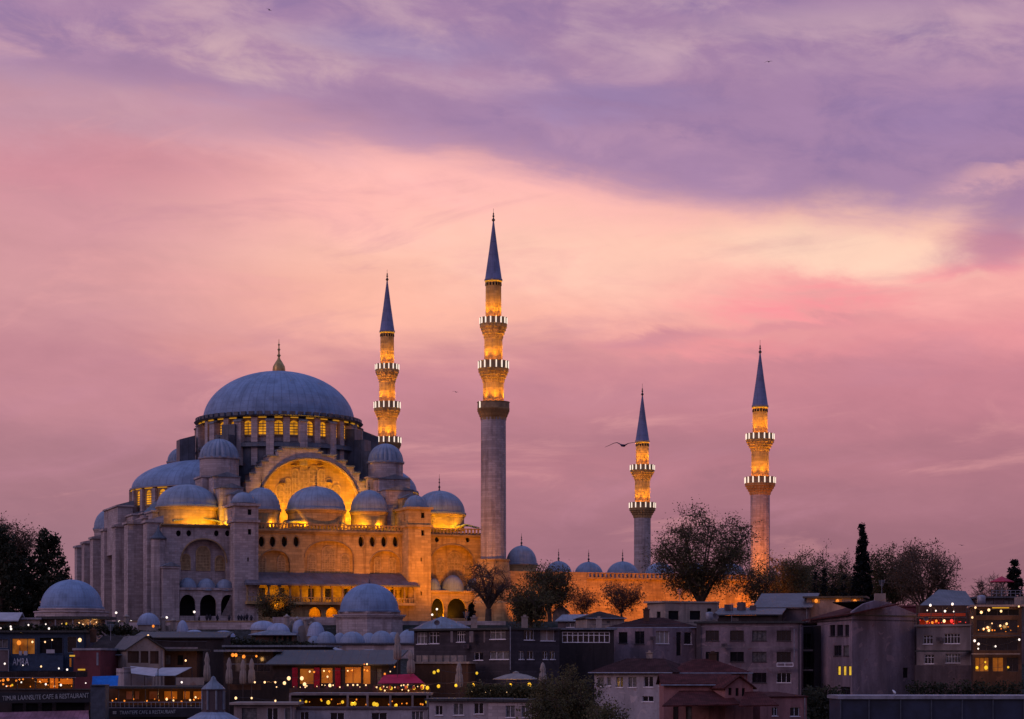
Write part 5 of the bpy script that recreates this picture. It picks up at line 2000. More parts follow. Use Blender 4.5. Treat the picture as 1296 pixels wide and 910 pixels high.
for px, py, kd in ((8, 868.5, 'bulb_white'), (27, 863.5, 'bulb_white'), (58, 866, 'bulb_white'), (77, 867, 'bulb_white'), (45, 862.5, 'bulb_warm'), (50.5, 862.5, 'bulb_warm'), (4, 861, 'bulb_orange'), (10, 860, 'bulb_orange'), (4, 866, 'bulb_orange'), (69, 868.5, 'bulb_warm')):
    bulb(px, py, 276, {'bulb_white': 'white bulb hanging over the amber-lit terrace café', 'bulb_warm': 'warm oblong bulb hanging in the middle of the terrace café', 'bulb_orange': 'dim orange bulb at the left end of the terrace café'}[kd],
         {'bulb_white': 'white bulbs of the terrace café', 'bulb_warm': 'warm bulbs of the terrace café', 'bulb_orange': 'orange bulbs of the terrace café'}[kd], kd, 0.17 if kd != 'bulb_orange' else 0.22)
bulb(15.5, 867, 276, 'yellow lantern among white bulbs in the terrace café', 'yellow lantern of the terrace café', 'bulb_yellow', 0.28, 'lantern', 'lantern')

# maroon block and the tiled houses
mar = building('annex', 'windowless maroon annex with two slim yellow lamps', [(93, 292), (127, 291)], 823, 6, 'maroon', roof=('flat', 'greymetal'), over=0.12)
part_box(mar['root'], 'downpipe', 'greymetal', 122, 826, 124.5, 842, 291.0, 0.15)
part_box(mar['root'], 'lamp', 'strip', 88, 829, 94.5, 831, 291.3, 0.2)
part_box(mar['root'], 'lamp', 'strip', 98.5, 846.5, 107.5, 848.5, 291.3, 0.2)
part_box(mar['root'], 'glow_pipe', 'glow_wall', 88, 833, 90, 844, 292, 0.2)  # pipe glows by itself, lamplight put into its surface
bulb(108.5, 864.5, 286, 'white bulb at the foot of the maroon annex', 'bulb under the maroon annex', 'bulb_white', 0.18)
th = building('house', 'low house with broad brown tiled roof and dull maroon wall', [(126, 298), (160, 297)], 823, 9, 'maroon', [(0, 133, 829, 142, 840, dict(nx=2, frame='brown', sill=False))], roof=('gable_x', 'tile_brown', 1.9), over=1.6)
gh = building('house', 'small gabled house with three brown shuttered windows', [(160, 294), (208, 297)], 822, 8, 'plaster_pale',
              [(0, 161.5, 824, 176, 839, dict(nx=1, frame='brown', pane='brown', sill=False)), (0, 178, 824, 188, 839, dict(nx=1, frame='brown', pane='brown', sill=False)), (0, 190, 824, 201, 840, dict(nx=1, frame='brown', pane='brown', sill=False))],
              roof=('gable_y', 'sheet_dark', 1.75), over=0.3)
for px, py in ((129, 807.5), (145.5, 807)):
    bulb(px, py, 306, 'faint warm bulb above the brown tiled roof', 'bulbs over the tiled roof', 'bulb_warm', 0.15)
bulb(194, 792.5, 312, 'round orange lit globe above the small gabled house', 'orange globe over the gabled house', 'bulb_orange', 0.34, 'lantern', 'lantern')
bulb(187.5, 804.5, 308, 'bright orange-white lamp beside the gable', 'lamp by the gable', 'bulb_warm', 0.3)
ww = building('garden_wall', 'whitewashed garden wall with arbour beside the blue tarpaulin', [(157, 286), (193, 288)], 846, 3, 'plaster_white', roof=('parapet', 'plaster_white'))
# blue tarpaulin over a stall
tp = MB()
q = [W(117, 856, 279), W(150, 855, 279), W(148.5, 870, 277), W(116, 870, 277)]
tp.solid(q, (0, 0.12, -0.05))
tpo = empty('stall', (W(133, 870, 279).x, 279, 22))
tag(tpo, 'stall under a bright blue tarpaulin beside the maroon annex', 'stall')
tp.build('tarpaulin', 'tarp', tpo)
mb = MB()
for px in (118, 148):
    p = W(px, 858, 279.2)
    mb.tube((p.x, 279.25, 20), (p.x, 279.25, p.z), 0.06, n=6)
mb.build('posts', 'iron', tpo)
pl = MB()
pbox(pl, 114.5, 868, 133, 915, 262, 2.5)
pbox(pl, 114.2, 866.5, 133.3, 867.9, 261.8, 2.9)
tag(pl.build('pillar', 'slate'), 'blank slate-grey chimney pillar between the two restaurant signs', 'pillar')

# brown hut with lit doorway, fabric sails
hut = building('hut', 'orange-brown wooden hut with a flat dark roof behind the white sails', [(203, 300), (249, 300)], 824, 6, 'brown',
               [(0, 224, 829, 232, 842, dict(nx=1, frame='brown', pane='void', sill=False)), (0, 209, 829, 216, 841, dict(nx=2, frame='iron', pane='glass', sill=False))], roof=('flat', 'sheet_dark'), over=1.0)
bulb(235, 836, 298, 'amber bulb beside the doorway of the brown hut', 'bulb on the brown hut', 'bulb_warm', 0.2)


def sail(label, pts, mat_='canvas', name='sail_awning', poles=True, th=0.06, cat='awning'):
    P3 = [W(*p) for p in pts]
    c = sum(P3, Vector()) / len(P3)
    root = empty(name, (c.x, c.y, ground_z(c.x, c.y)))
    tag(root, label, cat)
    mb = MB()
    n = 6
    if len(P3) == 4:
        grid = []
        for i in range(n + 1):
            row = []
            for j in range(n + 1):
                u, v = i / n, j / n
                p = P3[0].lerp(P3[1], u).lerp(P3[3].lerp(P3[2], u), v) - Vector((0, 0, 0.5 * 16 * u * (1 - u) * v * (1 - v) * 0.35))
                row.append(p)
            grid.append(row)
        for i in range(n):
            for j in range(n):
                for dz_ in (0, -th):
                    f = mb.face([grid[i][j] + Vector((0, 0, dz_)), grid[i + 1][j] + Vector((0, 0, dz_)), grid[i + 1][j + 1] + Vector((0, 0, dz_)), grid[i][j + 1] + Vector((0, 0, dz_))])
                    f.smooth = True
        bmesh.ops.remove_doubles(mb.bm, verts=mb.bm.verts, dist=0.004)
    else:
        mb.solid(P3, (0, 0, -th))
    mb.build('canvas', mat_, root)
    if poles:
        pm = MB()
        for p in P3:
            pm.tube((p.x, p.y, ground_z(p.x, p.y) - 0.5), p - Vector((0, 0, 0.02)), 0.06, n=6)
        pm.build('poles', 'iron', root)
    return root


sail('taut pale canvas sail sloping over the terrace in front of the brown hut', [(183, 855.5, 284), (222, 855, 284), (243, 844.5, 290), (205, 845, 290)])
sail('smaller pale canvas awning with drooping edge beside the whitewashed wall', [(165, 843, 288), (200, 846, 284), (196, 856, 280), (166, 852, 283)])

# glazed restaurant terrace with the second sign
gt = building('glazed_restaurant', 'restaurant with glazed terrace and white railing over a black sign', [(132, 268), (259, 267)], 894, 9, 'darkwall', roof=('parapet', 'sheet_dark'))
rt = gt['root']
part_box(rt, 'back_wall', 'brown', 134, 871.5, 259, 894, 275, 0.3)
part_box(rt, 'terrace_roof', 'sheet_dark', 131, 868.5, 261, 871.5, 267.4, 8)
for i, px in enumerate((134, 150, 168, 184, 200, 217, 234, 258)):
    part_box(rt, 'mullion', 'iron', px - 0.45, 871.6, px + 0.45, 894, 267.7, 0.12)
for x0, x1 in ((160, 167), (171, 176), (189, 199), (208, 224), (232, 240), (245, 255)):
    part_box(rt, 'wall_picture', 'glow_wall' if x0 > 200 else 'plaster_pink', x0, 875, x1, 885, 274.8, 0.2)  # right-hand pictures glow in place of lamplight on them
rl_ = MB()
pbox(rl_, 135, 888.2, 259, 889.2, 266.9, 0.12)
pbox(rl_, 135, 895.3, 259, 896.2, 266.9, 0.12)
for i in range(23):
    pbox(rl_, 135 + i * 5.6, 889.2, 135.6 + i * 5.6, 895.3, 266.92, 0.08)
rl_.build('railing', 'greymetal', rt)
part_box(rt, 'white_post', 'white', 258.5, 871.6, 260.5, 895, 266.9, 0.2)
sg = part_box(rt, 'sign_board', 'sign', 133, 897, 262, 907.5, 266.6, 0.25)
text_obj('TRANTEPE CAFE & RESTAURANT', 151.5, 222.5, 904.3, 266.55, 4.6, 'letters', sg, 0.02)
em = MB()
p = W(145, 902, 266.5)
for i in range(3):
    em.box(p.x - 0.22, p.x + 0.22, 266.5, 266.56, p.z - 0.16 + i * 0.13, p.z - 0.08 + i * 0.13)
em.build('emblem', 'letters', sg)
for px, py in ((211, 885), (219.5, 886.5), (240.5, 886), (247.5, 882.5)):
    bulb(px, py, 270, 'warm table lamp glowing inside the glazed restaurant terrace', 'lamps in the glazed terrace', 'bulb_warm', 0.26)
bulb(230, 863.5, 277, 'small white lamp over the roof of the glazed terrace', 'lamp over the glazed terrace', 'bulb_white', 0.2)
part_box(hut['root'], 'low_wall', 'plaster_pale', 222, 857.5, 258, 867, 284, 0.4)

# domed lantern of the nearest bath
cu = W(270, 915, 250)
cup = empty('dome_lantern', (cu.x, 250, ground_z(cu.x, 250)))
tag(cup, 'small eight-sided lantern with pointed lead roof rising from a grey dome', 'roof lantern')
k = 250 / F
zz = lambda py: CAMZ + (YH - py) / F * 250
mb = MB().lathe(cu.x, 250, 0, [(15.5 * k, zz(901)), (15.5 * k, zz(899)), (14.2 * k, zz(898.5)), (14.2 * k, zz(874)), (15.6 * k, zz(873.5)), (15.6 * k, zz(872))], 8, a0=pi / 8, a1=2 * pi + pi / 8, smooth=False)
mb.build('drum', 'plaster_dim', cup)
MB().lathe(cu.x, 250, 0, [(15.8 * k, zz(872)), (12 * k, zz(868)), (7.5 * k, zz(864.5)), (4 * k, zz(861)), (2.6 * k, zz(857)), (0.02, zz(855.5))], 8, a0=pi / 8, a1=2 * pi + pi / 8, smooth=False).build('roof', 'lead_flat', cup)
MB().lathe(cu.x, 250, zz(940), [(46 * k, 0), (42 * k, 18 * k), (33 * k, 30 * k), (20 * k, 37 * k), (14 * k, 39.3 * k)], 40).build('dome', 'lead_small', cup, (cu.x, 250, zz(940)))
for i in range(8):
    a = 2 * pi * i / 8 + pi / 8
    MB().tube((cu.x + 14.3 * k * cos(a), 250 + 14.3 * k * sin(a), zz(898)), (cu.x + 14.3 * k * cos(a), 250 + 14.3 * k * sin(a), zz(874)), 0.12, n=6).build('rib', 'lead_flat', cup)


# closed parasols
def parasol(px, ytop, ybot, Y, label, w=5.0, mat_='canvas_beige', group='furled café parasols'):
    p = W(px, ybot, Y)
    ht = (ybot - ytop) / F * Y
    root = empty('furled_parasol', (p.x, Y, p.z))
    tag(root, label, 'parasol', group)
    r = w / F * Y
    mod = lambda a, z: 1.0 - 0.22 * (1 - abs(sin(4 * a))) if z < ht * 0.93 else 1.0
    MB().lathe(p.x, Y, p.z, [(r * 0.5, ht * 0.08), (r * 0.85, ht * 0.12), (r * 0.95, ht * 0.3), (r * 0.8, ht * 0.55), (r * 0.55, ht * 0.62), (r * 0.7, ht * 0.75), (r * 0.35, ht * 0.93), (0.03, ht)], 32, mod=mod).build('canvas', mat_, root)
    MB().tube((p.x, Y, ground_z(p.x, Y) - 0.3), (p.x, Y, p.z + ht * 0.4), 0.05, n=6).build('pole', 'iron', root)


for px, yt, yb, lab in ((262, 825, 866, 'furled beige parasol standing left of the dark café opening'), (290, 832, 869, 'furled beige parasol under the first pair of hanging lamps'),
                        (307.5, 834, 869, 'furled beige parasol between two neighbours by the lamp-lit hall'), (318.5, 833, 868, 'furled beige parasol at the end of the row by the lamp-lit hall'),
                        (503, 800, 838, 'tall furled beige parasol in front of the small lead domes'), (520, 822, 856, 'furled beige parasol rising behind the red awning'),
                        (581, 838, 874, 'thick furled beige parasol under the charcoal house'), (687, 838, 872, 'furled beige parasol at the edge of the olive trees')):
    parasol(px, yt, yb, 289 if px < 400 else 286, lab, 5.0 if px < 400 else 6.0)

# dark café hall with lamps under the eave
hall = building('cafe_hall', 'long dark café hall with a lead eave and hanging warm lamps', [(283, 300), (346, 300)], 825, 9, 'darkwall',
                [(0, 297, 830, 312, 850, dict(nx=2, frame='iron', pane='glass', sill=False)), (0, 318, 830, 342, 850, dict(nx=3, frame='iron', pane='glass', sill=False))], roof=('flat', 'lead_flat'), over=1.2)
part_box(hall['root'], 'deck_wall', 'brown', 288, 866, 330, 873, 290, 0.3)
part_box(hall['root'], 'railing', 'greymetal', 286, 840, 342, 840.7, 294, 0.1)
for px, py in ((294.5, 829), (298.5, 829), (308.5, 831), (324.5, 830.5)):
    bulb(px, py, 297.5, 'amber lamp hanging under the lead eave of the dark café hall', 'amber lamps of the dark hall', 'bulb_orange', 0.27)
for px, py in ((322.5, 863.5), (335, 863.5), (348.5, 863.5), (360, 864.5), (350, 869.5), (365.5, 858.5), (382, 858.5), (385.5, 866), (414.5, 856.5), (417.5, 867.5)):
    bulb(px, py, 284, 'round warm-white globe over the tables before the red café', 'white globes of the middle terrace', 'bulb_warm', 0.27 if px != 350 else 0.2)

# red café
red = building('cafe_building', 'red-columned café with amber-lit windows under a long grey roof', [(345, 292), (492, 290)], 842, 9, 'darkwall',
               [(0, 379, 846, 397, 866, dict(nx=1, frame='maroon', pane='amber_low', sill=False)), (0, 406, 845, 421, 865, dict(nx=1, frame='maroon', pane='amber_low', sill=False)),
                (0, 436, 844, 457, 865, dict(nx=2, frame='maroon', pane='amber_low', sill=False)), (0, 459, 842.6, 469, 866, dict(nx=1, frame='maroon', pane='amber_low', sill=False)), (0, 476, 846, 483, 868, dict(nx=1, frame='maroon', pane='glass', sill=False))],
               roof=('shed', 'sheet_dark', 2.0), over=0.9)
for px in (373, 401, 427.5, 473, 487):
    part_box(red['root'], 'red_column', 'curtain_red' if px < 480 else 'maroon', px - 3.4, 845, px + 3.4, 870, 291.2 - 0.7, 0.6)
for px, py in ((392, 850), (397.5, 850.5), (410, 849), (417, 849.5), (440, 849), (445.5, 848), (461, 840.5), (464.5, 840.5), (461, 848), (465, 849), (494, 850), (499.5, 844), (487, 853)):
    bulb(px, py, 288, 'small amber bulb on the front of the red-columned café', 'amber bulbs of the red café', 'bulb_orange' if int(px) % 2 else 'bulb_warm', 0.18)
sail('deep red canvas awning beside the red-columned café', [(478, 865, 279), (537, 864.5, 279), (524, 853, 288), (486, 854, 288)], 'canvas_red')
# mid terrace deck with white pergola
dk = empty('terrace_deck', (W(450, 905, 264).x, 264, 12))
tag(dk, 'long two-level restaurant deck with pale rails and square posts', 'terrace')
for (x0, y0, x1, y1, Y, dep, m_) in ((366, 871, 545, 877, 281, 0.2, 'brown'), (366, 877.2, 545, 880, 272, 9, 'plaster_grey'), (366, 880, 545, 883.5, 273, 6, 'darkwall')):
    part_box(dk, 'deck', m_, x0, y0, x1, y1, Y, dep)
for px in (367, 440, 465, 494, 522, 541):
    part_box(dk, 'post', 'plaster_grey', px - 1.3, 880, px + 1.3, 912, 271.8, 0.25)
part_box(dk, 'back_wall', 'brown', 384, 883.6, 545, 905, 277, 0.3)
for i in range(34):
    if i % 2 == 0:
        part_box(dk, 'chair_back', 'maroon', 372 + i * 5, 868, 375.2 + i * 5, 872, 279.5, 0.1)
for px, py, r in ((387.5, 888, .32), (415.5, 889, .3), (433.5, 888.5, .25), (445.5, 891, .32), (449, 890.5, .28), (473.5, 891, .3), (477, 892, .3), (484, 896, .3), (501, 893, .3), (540, 888.5, .25), (547, 889, .3), (380, 887, .2), (407, 887, .22)):
    bulb(px, py, 274, 'yellow lantern under the pale rail of the lower deck', 'yellow lanterns of the lower deck', 'bulb_yellow', r, 'lantern', 'lantern')
lowt = building('terrace_house', 'low pale terrace house with dark framed windows under a flat slab', [(296, 262), (372, 262)], 892, 7, 'plaster_grey',
                [(0, 338, 896, 352, 912, dict(nx=2)), (0, 360, 896, 369, 912, dict(nx=1)), (0, 306, 896, 325, 912, dict(nx=1, frame='iron', pane='glass', sill=False))], roof=('flat', 'plaster_pale'), over=0.5)
lowt2 = building('terrace_house', 'whitewashed ground floor with shuttered openings under the long deck', [(374, 265), (545, 266)], 898, 4, 'plaster_white',
                 [(0, 380, 901, 391, 914, dict(nx=2)), (0, 418, 902, 436, 914, dict(nx=2)), (0, 470, 902, 490, 914, dict(nx=2)), (0, 521, 900, 536, 914, dict(nx=3))], roof=('flat', 'plaster_dim'), over=0.15)
for px, py in ((298.5, 883.5), (318.5, 883.5), (348.5, 887)):
    bulb(px, py, 266, 'warm bulb along the flat slab of the pale terrace house', 'bulbs on the terrace slab', 'bulb_warm', 0.22)

# string of yellow lanterns
lan = [(482, 871.5, .24), (495, 871, .36), (514.5, 869.5, .38), (524, 871, .28), (534.5, 869.5, .40), (541, 870.5, .30), (555, 868.5, .36), (577, 867.5, .38), (599.5, 867, .40), (646, 867, .38), (670, 867, .34)]
for px, py, r in lan:
    bulb(px, py, 280, 'round yellow paper lantern on the string below the red awning', 'string of yellow paper lanterns', 'bulb_yellow', r, 'lantern', 'lantern')
wire([W(px, py - 4.5, 280) for px, py, _ in lan], 'sagging black wire carrying the round yellow lanterns', 0.025)
for px, py in ((509, 873), (487, 874), (517, 874), (603.5, 877), (614.5, 877)):
    bulb(px, py, 279, 'small warm bulb just below the yellow lantern string', 'bulbs under the lantern string', 'bulb_warm', 0.17)
for px, py in ((549.5, 851), (554.5, 849), (603.5, 852)):
    bulb(px, py, 297, 'upright amber wall lamp under the charcoal house', 'amber wall lamps', 'bulb_yellow', 0.26)

# charcoal timber house row
ch = building('timber_house', 'long charcoal-boarded timber house with white sash windows and bent front', [(524, 313), (645, 303), (708, 309)], 798.5, 9, 'charcoal',
              [(0, 527.5, 800.5, 540.5, 815, dict(nx=3, ny=2)), (0, 543, 800, 556, 814.5, dict(nx=3, ny=2)), (0, 578, 799, 589, 812.5, dict(nx=4, ny=2)), (0, 620, 796, 640, 809, dict(nx=3, ny=2)),
               (0, 600, 825.5, 611.5, 835.5, dict(nx=2)), (0, 620, 824.5, 644, 834.5, dict(nx=3)), (1, 663, 796.5, 676, 810, dict(nx=3)), (1, 684, 797, 702, 811, dict(nx=2, pane='plaster_pale')),
               (1, 656.5, 824, 663, 834.5, dict(nx=2)), (1, 667, 824, 675.5, 834.5, dict(nx=2)), (1, 687, 824, 693, 834.5, dict(nx=2)), (1, 696, 824, 702.5, 834.5, dict(nx=2))], roof=('flat', 'sheet_dark'), over=0.5)
part_box(ch['root'], 'downpipe', 'greymetal', 645.3, 793, 646.4, 848, 302.7, 0.12)
for (x0, x1) in ((570, 573), (594, 599), (612, 616)):
    part_box(ch['root'], 'pilaster', 'plaster_grey', x0, 799, x1, 813, 305.5, 0.6)
fw_ = building('garden_wall', 'brown retaining wall topped by a beige balustrade under the charcoal house', [(523, 303), (592, 301)], 840, 4, 'brown', roof=('flat', 'plaster_pale'), over=0.25)
part_box(fw_['root'], 'balustrade', 'plaster_pale', 527, 829.5, 590, 838.0, 303, 0.2)
for i in range(7):
    part_box(fw_['root'], 'baluster', 'iron', 533 + i * 9, 829.4, 533.7 + i * 9, 838.1, 302.9, 0.1)
dkh = building('house', 'dark house with a long white eight-pane glazed gallery', [(700, 314), (777, 315)], 797, 8, 'darkwall',
               [(0, 711.5, 799.5, 772, 813.5, dict(nx=9, ny=2, fw=0.11, sill=False))], roof=('flat', 'lead_flat'), over=0.4)
gh2 = building('house', 'small pale gabled house behind the white glazed gallery', [(743, 336), (790, 337)], 783, 9, 'plaster_pale', [(0, 768, 785.5, 772, 789, dict(nx=1, frame='iron', sill=False))], roof=('hip', 'tile_brown', 1.3), over=0.3)
lh = building('house', 'weathered lilac house with tarred shutters and brown tile roof', [(772, 326), (826, 322), (882, 325)], 795, 10, 'plaster_lilac',
              [(0, 803.5, 799, 815.5, 815, dict(nx=2, frame='iron')), (0, 783, 800, 794, 814, dict(nx=1, frame='iron', pane='void')), (1, 830, 798.5, 847, 814.5, dict(nx=3, pane='plaster_pale')), (1, 866, 800, 875.5, 815.5, dict(nx=1)), (1, 856, 800, 862, 830, dict(nx=1, frame='plaster_dim', sill=False))],
              roof=('hip', 'tile', 1.7), over=0.5)
pb = building('house', 'flat-roofed pale block with two dark openings below the big bare tree', [(819, 352), (842, 349), (910, 352)], 763.5, 7, 'plaster_pale',
              [(1, 846, 773, 859, 784.5, dict(nx=1, frame='iron', pane='void', sill=False)), (1, 873, 773, 886.5, 784.5, dict(nx=1, frame='iron', pane='void', sill=False)), (1, 895, 770, 900.5, 778, dict(nx=1, frame='iron', pane='void', sill=False)), (0, 831, 774, 836, 782, dict(nx=1, frame='iron', pane='void', sill=False))],
              roof=('flat', 'plaster_pale'), over=0.35)

# white house, pink house
wh_ = building('house', 'pale blue-white house with hipped tile roof and slim paired windows', [(752, 292), (848, 287)], 852, 9, 'plaster_white',
               [(0, 757, 857, 764, 869, dict(nx=1)), (0, 768, 857, 773, 868, dict(nx=1)), (0, 780, 856.5, 788.5, 870, dict(nx=2)), (0, 795, 856.5, 805.5, 870, dict(nx=2)), (0, 815, 856, 826.5, 869.5, dict(nx=2)), (0, 834, 855.5, 842, 868, dict(nx=2)), (0, 813, 881, 827, 888, dict(nx=2))],
               roof=('hip', 'tile', 2.0, 0.6), over=0.6)
wh2 = building('house', 'long house with dusky red hipped tile roof behind the pink house', [(850, 289), (946, 290)], 852.5, 9, 'plaster_pink', roof=('hip', 'tile_red', 2.0, 0.9), over=0.6)
pkA = building('house', 'pink stucco house with gabled red tile roof and drainpipe', [(840, 266), (926, 266)], 866, 8, 'plaster_pink',
               [(0, 852, 894, 859, 912, dict(nx=1, frame='maroon')), (0, 868, 894, 876, 912, dict(nx=1, frame='maroon')), (0, 905, 895, 914, 912, dict(nx=1, frame='maroon'))], roof=('gable_x', 'tile_red', 1.1), over=0.4)
pkr = MB()
q = [W(838, 893, 259), W(936, 891, 259), W(922, 874, 265.9), W(860, 874, 265.9)]
pkr.solid(q, (0, 0, -0.15))
pkr.build('lean_roof', 'tile_red', pkA['root'])
pkB = building('house', 'narrow pink gable with three slit windows between red tile roofs', [(918, 262), (953, 263)], 870, 6, 'plaster_pink',
               [(0, 922, 869.8 + 0.6, 926, 880, dict(nx=1, frame='maroon', pane='void', sill=False)), (0, 931, 870.6, 935, 881, dict(nx=1, frame='maroon', pane='void', sill=False)), (0, 939, 870.8, 943, 881, dict(nx=1, frame='maroon', pane='void', sill=False))], roof=('gable_y', 'tile_red', 1.3), over=0.35)
pkr = MB()
q = [W(935, 893, 257), W(986, 892, 257), W(964, 875, 263), W(943, 875, 263)]
pkr.solid(q, (0, 0, -0.15))
pkr.build('lean_roof', 'tile_red', pkB['root'])
pkC = building('house', 'flat-topped pink annex with two small white-framed windows', [(962, 266), (1021, 269)], 883, 7, 'plaster_pink',
               [(0, 977, 895, 984, 906, dict(nx=2)), (0, 1000, 895, 1012, 906.5, dict(nx=2))], roof=('shed', 'tile_red', 0.5), over=0.15)

# grey block and its neighbour
cols = ((893, 910), (924, 941.5), (952, 970), (983, 1001))
wn = []
for r_, (ya, yb) in enumerate(((798, 811), (825, 837.5), (851.5, 864))):
    for c_, (xa, xb) in enumerate(cols):
        if r_ == 2 and c_ < 2:
            continue
        white = c_ == 3 and r_ > 0
        wn.append((0, xa, ya, xb, yb, dict(nx=3 if c_ != 1 else 2, frame='white' if white and r_ == 2 else 'iron', pane='glass' if r_ != 1 or c_ > 1 else 'void')))
gb = building('apartment_block', 'grey-lilac three-storey block with rows of dark windows', [(882, 320), (1014, 317)], 789, 12, 'plaster_lilac', wn, roof=('flat', 'sheet_dark'), over=0.4)
part_box(gb['root'], 'balcony_rail', 'white', 983, 838.6, 1004, 839.6, 316.2, 0.1)
part_box(gb['root'], 'balcony_rail', 'white', 983, 842.8, 1004, 843.8, 316.2, 0.1)
for px in (983, 993, 1003.4):
    part_box(gb['root'], 'rail_post', 'white', px, 839.6, px + 0.8, 842.8, 316.2, 0.1)
part_box(gb['root'], 'downpipe', 'greymetal', 1004.6, 796, 1005.6, 838, 316.6, 0.1)
for y_ in (792.5, 818.5, 845):
    part_box(gb['root'], 'floor_ledge', 'plaster_grey', 888, y_, 1004, y_ + 0.9, 316.4, 0.5)
part_box(gb['root'], 'corner_pier', 'plaster_dim', 882, 789, 887, 880, 319.7, 0.5)
cb = building('apartment_block', 'corner block with balconies, three yellow-lit panes and a big blank gable', [(1026, 326), (1078.5, 307), (1160, 314)], 783, 14, 'plaster_lilac',
              [(0, 1050, 791, 1057, 805, dict(nx=1, frame='iron')), (0, 1059, 791, 1067, 805, dict(nx=1, frame='iron')), (0, 1069, 791, 1074.5, 805, dict(nx=1, frame='iron')),
               (0, 1055, 817, 1065, 830, dict(nx=2, frame='iron')), (0, 1067, 817, 1074.5, 830, dict(nx=1, frame='iron')),
               (0, 1059.5, 843, 1064, 854.5, dict(nx=1, frame='iron', pane='gold_window', sill=False)), (0, 1066.5, 843, 1071, 855, dict(nx=1, frame='iron', pane='gold_window', sill=False)), (0, 1073, 843, 1077.5, 855, dict(nx=1, frame='iron', pane='gold_window', sill=False)),
               (0, 1050, 870, 1060, 880, dict(nx=2, frame='iron')), (0, 1064, 869, 1076, 880, dict(nx=2, frame='iron')),
               (1, 1143, 845, 1149.5, 858, dict(nx=1, frame='plaster_dim', sill=False))], roof=('parapet', 'sheet_dark'))
gw_ = cb['walls'][1]
g = MB()
ua, za = gw_.uz(1078.6, 783)
zs = cb['z1']
poly = [(0, zs), (gw_.w, zs), (gw_.w, zs + 0.4), (gw_.uz(1124, 762)[0], gw_.uz(1124, 762)[1]), (gw_.uz(1108, 760)[0], gw_.uz(1108, 760)[1]), (gw_.uz(1094, 764)[0], gw_.uz(1094, 764)[1]), (0, gw_.uz(1079, 774)[1])]
g.solid([gw_.P(u, z, 0.01) for u, z in poly], tuple(gw_.inn * 0.4))
g.build('gable', 'plaster_lilac', cb['wall'])
rr = MB()
r0 = cb['walls'][0]
q = [r0.P(-2.5, r0.uz(1004, 786)[1], -0.6), r0.P(r0.w, r0.uz(1078, 777)[1], -0.6), r0.P(r0.w + 3, r0.uz(1100, 762)[1], 6), r0.P(0, r0.uz(1035, 767)[1], 6)]
rr.solid(q, (0, 0, -0.2))
rr.build('tile_roof', 'tile_red', cb['root'])
rr = MB()
q = [gw_.P(0.5, gw_.uz(1084, 771)[1], 0.42), gw_.P(gw_.w + 0.2, zs + 0.3, 0.42), gw_.P(gw_.w + 0.2, zs + 0.3, 9), gw_.P(gw_.uz(1108, 760)[0], gw_.uz(1108, 760)[1], 9), gw_.P(gw_.uz(1108, 760)[0], gw_.uz(1108, 760)[1] + 0.05, 0.42)]
rr.solid(q, (0, 0, -0.15))
rr.build('back_roof', 'tile_brown', cb['root'])
chm = part_box(cb['root'], 'chimney', 'plaster_pale', 1108, 751, 1121, 761.5, 318, 1.2)
# recessed balconies at the left of the corner block
rc = building('apartment_block', 'dark recessed stair bay with stacked balconies between the two lilac blocks', [(1013, 322), (1032, 323)], 790, 8, 'darkwall',
              [(0, 1015, 802, 1027, 820, dict(nx=2, frame='iron', pane='void', sill=False)), (0, 1015, 826, 1027, 845, dict(nx=2, frame='iron', pane='void', sill=False)), (0, 1015, 852, 1027, 870, dict(nx=2, frame='iron', pane='void', sill=False))], roof=('flat', 'tile'), over=0.2)
for y_ in (822, 847, 871):
    part_box(rc['root'], 'balcony_slab', 'plaster_grey', 1012.5, y_, 1029, y_ + 2.2, 321, 1.0)
part_box(rc['root'], 'dark_shaft', 'darkwall', 1030, 792, 1046, 885, 321, 0.6)
hw = building('house', 'two-storey grey house with white barred windows over a dark ground floor', [(1160, 312), (1232, 308)], 793, 9, 'plaster_grey',
              [(0, 1168.5, 804, 1180.5, 815, dict(nx=3, ny=2)), (0, 1195, 802, 1215, 814.5, dict(nx=5, ny=2)), (0, 1170, 828.5, 1182, 840, dict(nx=3, ny=2)), (0, 1197, 827.5, 1215.5, 839, dict(nx=5, ny=2))], roof=('flat', 'plaster_pale'), over=0.25)
part_box(hw['root'], 'ledge', 'sheet_dark', 1158, 823, 1232, 825, 307.2, 1.0)
part_box(hw['root'], 'lower_wall', 'plaster_dim', 1158.5, 842, 1231.5, 878, 307.4, 0.5)
# roof terrace with red glow
rtc = empty('roof_terrace', (W(1196, 792, 315).x, 315, 36))
tag(rtc, 'red-lit roof terrace café strung with bulbs above the grey house', 'terrace')
part_box(rtc, 'back_wall', 'brown', 1160, 766, 1232, 793, 322, 0.3)
part_box(rtc, 'awning', 'glow_red', 1163, 776, 1222, 779.8, 318, 0.6)  # awning band glows by itself in place of red lamplight
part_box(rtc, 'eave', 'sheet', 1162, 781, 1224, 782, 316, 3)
part_box(rtc, 'glow_counter', 'glow_red', 1164, 784, 1190, 790.5, 319, 0.4)  # counter fronts glow too, red light put into the surface
part_box(rtc, 'glow_counter', 'glow_red', 1194, 785, 1212, 790, 319, 0.4)
part_box(rtc, 'railing', 'greymetal', 1162, 791, 1231, 791.8, 312, 0.1)
for px in (1163, 1178, 1193, 1208, 1223):
    part_box(rtc, 'post', 'iron', px, 768, px + 0.8, 793, 314, 0.12)
for px, py in ((1173.5, 772.5), (1184.5, 773), (1196, 773.5), (1207, 774), (1205.5, 764.5), (1177.5, 766)):
    bulb(px, py, 312, 'white bulb strung over the red-lit roof terrace', 'bulbs over the red terrace', 'bulb_white', 0.22)
